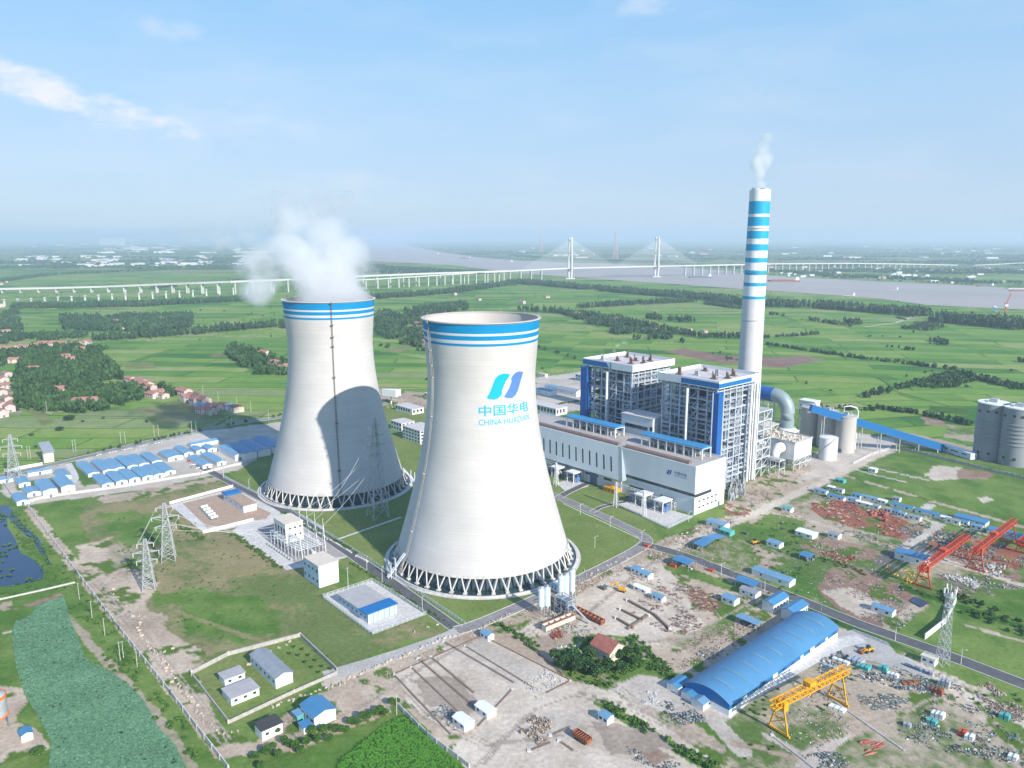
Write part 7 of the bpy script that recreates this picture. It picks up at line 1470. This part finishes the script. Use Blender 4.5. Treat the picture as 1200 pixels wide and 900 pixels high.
wood('shrub_cover',[(95,700),(120,700),(150,760),(200,820),(250,890),(235,900),(180,850),(110,760)],1.6,2.6,.35,TB,'bush',None,.45); wood('shrub_cover',[(1090,815),(1200,810),(1200,830),(1120,830)],1.2,2,.1,TB,'bush',None,.5); wood('shrub_cover',[(1098,694),(1120,694),(1200,730),(1200,748),(1110,712)],2.2,3,.6,TB,'leaf',None,.3); belt('hedge',[(905,630),(960,655),(1040,680),(1090,700)],6,1.2,2,.5,TB,'bush',gaps=.35)
wood('shrub_cover',[(840,810),(920,800),(1000,770),(1010,785),(950,870),(1000,905),(880,905)],.9,1.6,.12,TB,'bush',None,.5); wood('shrub_cover',[(870,612),(955,615),(940,700),(900,700)],1.,2,.12,TB,'bush',None,.5)
wood('shrub_cover',[(0,600),(60,640),(200,830),(150,800),(60,690),(0,700)],1.3,2.2,.2,TB,'bush',None,.45); wood('shrub_cover',[(100,600),(300,620),(330,700),(260,760),(190,720)],.7,1.5,.06,TB,'bush',None,.55)
wood('rice_crop',[(452,848),(474,840),(550,905),(500,930),(385,930),(398,892)],.45,1.1,2.4,[crown_tpl(7,s,0,.9,False) for s in (41,42)],'crop',None,.0)
belt('roadside_trees',[(100,533),(200,512),(330,487)],3,4,3,.5,TB,'leaf',gaps=.35)
# lotus leaves: a closed cover of small round leaves
def lotus():
    P=[at(*p) for p in LOT]; xs=[p[0] for p in P];ys=[p[1] for p in P]; n=230000; X=RS.uniform(min(xs),max(xs),n);Y=RS.uniform(min(ys),max(ys),n); m=inside(X,Y,P)&(Y>235)&(X>-260)&(fbm(X,Y,2.2,95,3)>.27); X=X[m][:85000];Y=Y[m][:85000]; n=len(X)
    a=np.arange(6)*math.pi/3; rr=RS.uniform(.28,.62,n); z=RS.uniform(.15,.5,n)*(.5+fbm(X,Y,12,97,3)); tx=RS.normal(size=n)*.15;ty=RS.normal(size=n)*.15
    dx=np.cos(a)[None]*rr[:,None];dy=np.sin(a)[None]*rr[:,None]; V=np.stack([X[:,None]+dx,Y[:,None]+dy,z[:,None]+dx*tx[:,None]+dy*ty[:,None]],2).reshape(-1,3)
    me=npmesh('lotus_leaves',V,np.arange(len(V)).reshape(-1,6),K['lotus']); tag(link('lotus_leaves',me),kind='stuff')
lotus()
wood('pond_reeds',[(10,600),(22,600),(44,632),(64,668),(70,690),(52,680),(40,655),(20,632)],.9,1.6,.5,TB,'bush',None,.3)
# ---------------------------------------------------------------- village houses
def house_mesh():
    r=thing('village_house','pink-walled village house with red tiled roof','house',(0,0),A); b=MB(); b.ext([(-4.5,0),(-4.5,6),(0,8.3),(4.5,6),(4.5,0)],-6.5,6.5); b.build('wall',K['pinkwall'],r)
    b=MB(); b.ext([(-5,5.8),(-5,6.05),(0,8.75),(5,6.05),(5,5.8),(0,8.4)],-6.9,6.9); b.build('roof',K['redroof'],r)
    for x in (-3.5,0,3.5):
        for z in (1,4): b=MB(); b.box(x-.7,x+.7,-4.56,-4.4,z,z+1.3); b.build('window',K['glass'],r)
    b=MB(); b.box(6.4,6.56,-1,1,0,2.3); b.build('door',K['dsteel'],r); return r
K['pinkwall']=mat('pale_pink_wall',(.56,.47,.44),.8,var=.12,scale=.05); K['redroof']=mat('faded_red_tiles',(.40,.19,.155),.8,var=.25,scale=.02,wave=('X',2.,.4))
h0=house_mesh(); first=True
VG=[('red-roofed village houses in a slanting row behind the wood','houses in the slanting row',A+.25,[(153,448),(159,450),(165,453),(171,456),(177,459),(184,462),(190,466),(169,461),(179,466)]),
 ('red-roofed houses in the slanting row above the far camp corner','houses above the camp corner',A+.2,[(211,462),(217,464),(225,467),(232,471),(239,475),(247,479),(255,480),(262,479),(238,484),(246,485),(229,474),(221,470)]),
 ('village house in the long row behind the left wood','houses of the long row on the left',R(8),[(5,411),(14,410),(22,410),(33,408),(43,407),(51,406),(57,406),(64,405),(73,405),(88,405),(96,405),(103,404)]),
 ('village house between the two tree belts at the left','houses between the tree belts',A+.3,[(136,380),(139,383),(142,386),(193,376),(197,380),(200,383),(189,384),(207,383),(152,384)]),
 ('village house at the left edge beside the wood','houses at the left edge',A+.1,[(3,447),(8,441),(2,462),(9,470),(2,478),(11,482),(18,476),(3,384),(7,390),(2,398),(9,372),(2,360),(0,334),(8,331),(17,425),(24,422),(2,488)]),
 ('village house at the wood edge between the cooling towers','houses between the towers',A,[(490,381),(496,386),(499,390),(497,403),(500,408),(485,376),(493,396)]),
 ('village house in the clump left of the far cooling tower','houses in the clump',A+.2,[(325,431),(331,434),(337,435),(321,427),(310,418)]),
 ('lone farmhouse among the tree belts beyond the right fields','farmhouses among the right-hand belts',A,[(672,368),(676,370),(723,376),(727,378),(763,383),(769,385),(612,356),(806,388),(825,390),(533,346),(561,352),(641,349)]),
 ('small white house beside the left wood','houses beside the left wood',R(10),[(18,425),(75,420),(84,424),(100,476),(104,476),(8,455),(27,452),(70,462),(40,437),(36,421),(96,414),(100,480),(86,476)])]
_c=0
for lab,grp,rz,pts in VG:
    for k,(px,py) in enumerate(pts):
        xy=at(px,py); s_=rnd.uniform(.95,1.4)
        if first: h0.location=(*xy,0); h0.rotation_euler=(0,0,rz); h0['label']=lab; h0['group']=grp; h0.scale=(s_,)*3; first=False; continue
        dup(h0,xy,rz+rnd.uniform(-.1,.1)+(math.pi/2 if rnd.random()<.15 else 0),lab,grp,(s_*rnd.uniform(.8,1.3),s_,s_*rnd.uniform(.7,1.1)))
for px,py,l,w_,h,lb in ((277,482,16,12,6,'maroon-roofed barn at the right end of the slanting house row'),): small(lb,px,py,l,w_,h,'rust','cream',name='barn',cat='barn')
small('pale blue-roofed shed in front of the slanting house row',236,478,20,9,4,'roofblue2','white',name='shed',cat='shed'); small('bright blue-roofed shed beside the maroon barn',268,479,18,12,5,'roofblue2','white',name='shed',cat='shed'); small('long low white shed at the edge of the left wood',104,477,16,8,4,'cream','white','flat',name='shed',cat='shed')
# plant buildings between and behind the towers
def block(label,px,py,L_,Wd,h,st_=3,rz=A,wm='whitewall',rm='deck'):
    t=thing('office_block',label,'building',at(px,py),rz); b=MB(); b.box(-L_/2,L_/2,-Wd/2,Wd/2,0,h); b.build('wall',K[wm],t); b=MB(); b.box(-L_/2-.4,L_/2+.4,-Wd/2-.4,Wd/2+.4,h,h+.4); b.build('roof',K[rm],t)
    for f in range(st_):
        z=h*(f+.35)/st_
        for k in range(int(L_/5)): x=-L_/2+2.5+k*5; b=MB(); b.box(x-1.3,x+1.3,-Wd/2-.08,-Wd/2+.1,z,z+h/st_*.5); b.build('window',K['glass'],t)
        for k in range(int(Wd/5)): y=-Wd/2+2.5+k*5; b=MB(); b.box(L_/2-.1,L_/2+.08,y-1.3,y+1.3,z,z+h/st_*.5); b.build('window',K['glass'],t)
    return t
block('grey office block with window rows partly behind the nearer tower',493,515,30,22,13,4); block('white frame building between the two towers',472,503,20,16,9,2); block('low white building beyond the office block',480,482,34,16,6,1); block('long low building behind the first industrial yard',515,468,50,10,5,1)
t=thing('billboard','white double billboard on a tall post beside the far tower','billboard',at(458.5,473),A+.4); b=MB(); b.cyl((0,0,0),(0,0,14),.8,n=10); b.build('post',K['white'],t); b=MB(); b.add([(-11,-3,10),(-11,-3,18),(11,-6,18),(11,-6,10),(-11,-2,10),(-11,-2,18),(11,5,18),(11,5,10)],[(0,3,2,1),(4,5,6,7),(0,1,5,4),(3,7,6,2),(1,2,6,5),(0,4,7,3)]); b.build('panel',K['white'],t)
small('long blue-roofed shed behind the nearer tower, left of the boilers',640,462,26,12,6,'roofblue','white',name='shed',cat='shed'); small('second long blue-roofed shed behind the nearer tower',651,458,30,10,6,'roofblue2','whitewall',name='shed',cat='shed'); small('pale vaulted shed left of the farther boiler building',668,462,34,13,6,'greyroof','whitewall',name='shed',cat='shed',rise=2.5); block('pale blue small block behind the pale vaulted shed',682,446,14,12,9,2,wm='paleblue')
block('low white workshop behind the hall end seen past the nearer tower',640,482,50,18,8,1); belt('hedge',[(630,478),(680,470)],5,2,2.5,1,TB,'bush'); small('yellow-topped low shed at the back of the yard, left of the boilers',636,441,16,5,4,'cream','white','flat',name='shed',cat='shed')
# ---------------------------------------------------------------- far towns
K['town']=mat('far_white_building',(.66,.66,.66),.8,var=.1,scale=.001); K['town2']=mat('far_pink_building',(.50,.38,.34),.8,var=.2,scale=.001)
tm=[]
for k in range(4): b=MB(); b.box(-.5,.5,-.5,.5,0,.92,0); b.ext([(-.52,.92),(-.52,.96),(0,1.+.05*k),(.52,.96),(.52,.92)],-.52,.52,1); tm.append(b.mesh('town_building',[K[('town','town','whitewall','town2')[k]],K[('whitewall','town','roofblue2','redroof')[k]]]))
tn=0
def town(label,grp,n,xr,yr,sx,sy,hz,thr=.48):
    global tn; k=0; tries=0
    while k<n and tries<n*30:
        tries+=1; px=rnd.uniform(*xr); py=rnd.uniform(*yr); x,y=at(px,py)
        if fbm(np.array([px*1.]),np.array([py*3.]),22,101+int(yr[0]),3)[0]<thr: continue
        if inside(np.array([x]),np.array([y]),rp)[0]: continue
        o=link('town_building',tm[rnd.choice((0,0,0,1,1,2,3))]); o.location=(x,y,0); o.rotation_euler=(0,0,rnd.choice((0,.15,-.1,1.5))); o.scale=(rnd.uniform(*sx),rnd.uniform(*sy),rnd.uniform(*hz)); tag(o,label,'building',grp); k+=1; tn+=1
town('pale factory building in the distant town at the left','distant town, near factories',85,(20,300),(300,313),(30,110),(25,60),(8,16)); town('tiny pale building on the far left plain near the horizon','distant town, far factories',50,(0,320),(285,297),(60,260),(40,90),(10,24),.5)
town('tiny pale building in the village strip beyond the river','villages beyond the river',60,(900,1200),(313,333),(12,34),(10,18),(6,11),.46); town('tiny pale building on the far right plain','far right towns',45,(600,1200),(286,304),(40,150),(30,60),(8,18),.5)
for k in range(9): o=link('apartment_tower',tm[0]); o.location=(*at(120+k*3.0,287),0); o.scale=(85,60,150+10*(k%3)); tag(o,'apartment tower in the tight row on the left horizon','apartment tower','apartment towers on the horizon')
# ---------------------------------------------------------------- steam
def steam(name,label,blobs,dens,box,nscale,thr=(.30,.95),nz_amp=1.5,ani=.35):
    m=bpy.data.materials.new(name); m.use_nodes=True; nt=m.node_tree; N=nt.nodes; L=nt.links; N.clear(); o=N.new('ShaderNodeOutputMaterial'); v=N.new('ShaderNodeVolumePrincipled'); L.new(v.outputs[0],o.inputs['Volume'])
    v.inputs['Color'].default_value=(.99,.99,1,1); v.inputs['Anisotropy'].default_value=ani
    tc=N.new('ShaderNodeTexCoord'); P=tc.outputs['Object']
    wn=N.new('ShaderNodeTexNoise'); wn.inputs['Scale'].default_value=nscale*.6; wn.inputs['Detail'].default_value=2; L.new(P,wn.inputs[0])
    wa=N.new('ShaderNodeVectorMath'); wa.operation='MULTIPLY_ADD'; L.new(wn.outputs['Color'],wa.inputs[0]); k_=.55/nscale; wa.inputs[1].default_value=(k_,k_,k_); 
    sb=N.new('ShaderNodeVectorMath'); sb.operation='SUBTRACT'; L.new(P,sb.inputs[0]); sb.inputs[1].default_value=(k_/2,)*3; L.new(sb.outputs[0],wa.inputs[2]); Q_=wa.outputs[0]
    def mth(op,a,b_=None):
        n=N.new('ShaderNodeMath'); n.operation=op
        for i,x in enumerate((a,b_)):
            if x is None: continue
            if isinstance(x,(int,float)): n.inputs[i].default_value=x
            else: L.new(x,n.inputs[i])
        return n.outputs[0]
    tot=None
    for (c,rx,rz_,amp) in blobs:
        s1=N.new('ShaderNodeVectorMath'); s1.operation='SUBTRACT'; L.new(Q_,s1.inputs[0]); s1.inputs[1].default_value=c
        s2=N.new('ShaderNodeVectorMath'); s2.operation='DIVIDE'; L.new(s1.outputs[0],s2.inputs[0]); s2.inputs[1].default_value=(rx,rx,rz_)
        s3=N.new('ShaderNodeVectorMath'); s3.operation='DOT_PRODUCT'; L.new(s2.outputs[0],s3.inputs[0]); L.new(s2.outputs[0],s3.inputs[1])
        f=mth('MULTIPLY',mth('MAXIMUM',mth('SUBTRACT',1.,s3.outputs['Value']),0.),amp); tot=f if tot is None else mth('MAXIMUM',tot,f)
    nz=N.new('ShaderNodeTexNoise'); nz.inputs['Scale'].default_value=nscale; nz.inputs['Detail'].default_value=6; nz.inputs['Roughness'].default_value=.6; L.new(Q_,nz.inputs[0])
    val=mth('ADD',tot,mth('MULTIPLY',mth('SUBTRACT',nz.outputs[0],.5),nz_amp)); mr=N.new('ShaderNodeMapRange'); mr.interpolation_type='SMOOTHSTEP'; mr.inputs[1].default_value=thr[0]; mr.inputs[2].default_value=thr[1]; mr.inputs[4].default_value=dens; L.new(val,mr.inputs[0])
    gate=mth('GREATER_THAN',tot,.001); L.new(mth('MULTIPLY',mr.outputs[0],gate),v.inputs['Density'])
    b=MB(); b.box(*box); ob=b.build(name,m); tag(ob,label,'steam',kind='stuff'); return ob
def sp_(px,py,y): d=ray(px,py); t=y/d.y; return (d.x*t,y,CH+d.z*t)
Y0=T1[1]; PX=.655
BL=[(sp_(390,346,Y0),37,20,1.5),(sp_(384,322,Y0),42,26,1.4),(sp_(402,300,Y0+5),36,24,1.25),(sp_(384,274,Y0),30,22,1.1),(sp_(350,262,Y0),28,20,1.0),(sp_(348,305,Y0-8),36,28,1.15),(sp_(303,337,Y0-20),19,16,1.3),(sp_(318,312,Y0-12),34,28,.95),(sp_(275,285,Y0-10),36,20,.72),(sp_(238,272,Y0-10),30,16,.68),(sp_(427,318,Y0),16,18,1.0),(sp_(372,240,Y0),50,20,.62)]
xs=[c[0][0] for c in BL]; zs=[c[0][2] for c in BL]
steam('steam_plume','white steam billowing from the farther cooling tower',BL,.10,(min(xs)-34,max(xs)+38,Y0-60,Y0+50,141,max(zs)+26),.05,(.40,1.3),2.6)
cx,cy_=W(-391,655); 
CB=[((cx+(px-892)*.8,cy_,242+(221-py)*.86),r_,rz_,a) for px,py,r_,rz_,a in ((893,218,6,8,1.1),(891,207,8,10,.95),(887,196,9,11,.9),(897,192,9,11,.85),(892,182,10,11,.75),(895,172,8,9,.6))]
steam('chimney_smoke','thin wisp of white smoke above the tall chimney',CB,.24,(cx-20,cx+20,cy_-18,cy_+18,241,342),.11,(.2,.9),1.3)
x,y=W(-412.5-38,505+20); steam('steam_wisp','small wisp of steam drifting from the farther boiler roof',[((x,y,96),2.5,4,.9),((x+3,y,101),3.5,4,.8),((x+9,y,104),6,3,.6)],.10,(x-5,x+18,y-8,y+8,92,110),.25,(.25,.9),1.2)
# ---------------------------------------------------------------- air
def haze():
    m=bpy.data.materials.new('haze_air'); m.use_nodes=True; N=m.node_tree.nodes; L=m.node_tree.links; N.clear(); o=N.new('ShaderNodeOutputMaterial'); v=N.new('ShaderNodeVolumePrincipled')
    v.inputs['Density'].default_value=HAZE; v.inputs['Color'].default_value=(*HAZE_COL,1); v.inputs['Anisotropy'].default_value=.1; L.new(v.outputs[0],o.inputs['Volume'])
    b=MB(); b.box(-90000,90000,-90000,90000,-3,345); tag(b.build('haze',m),kind='stuff')
haze()
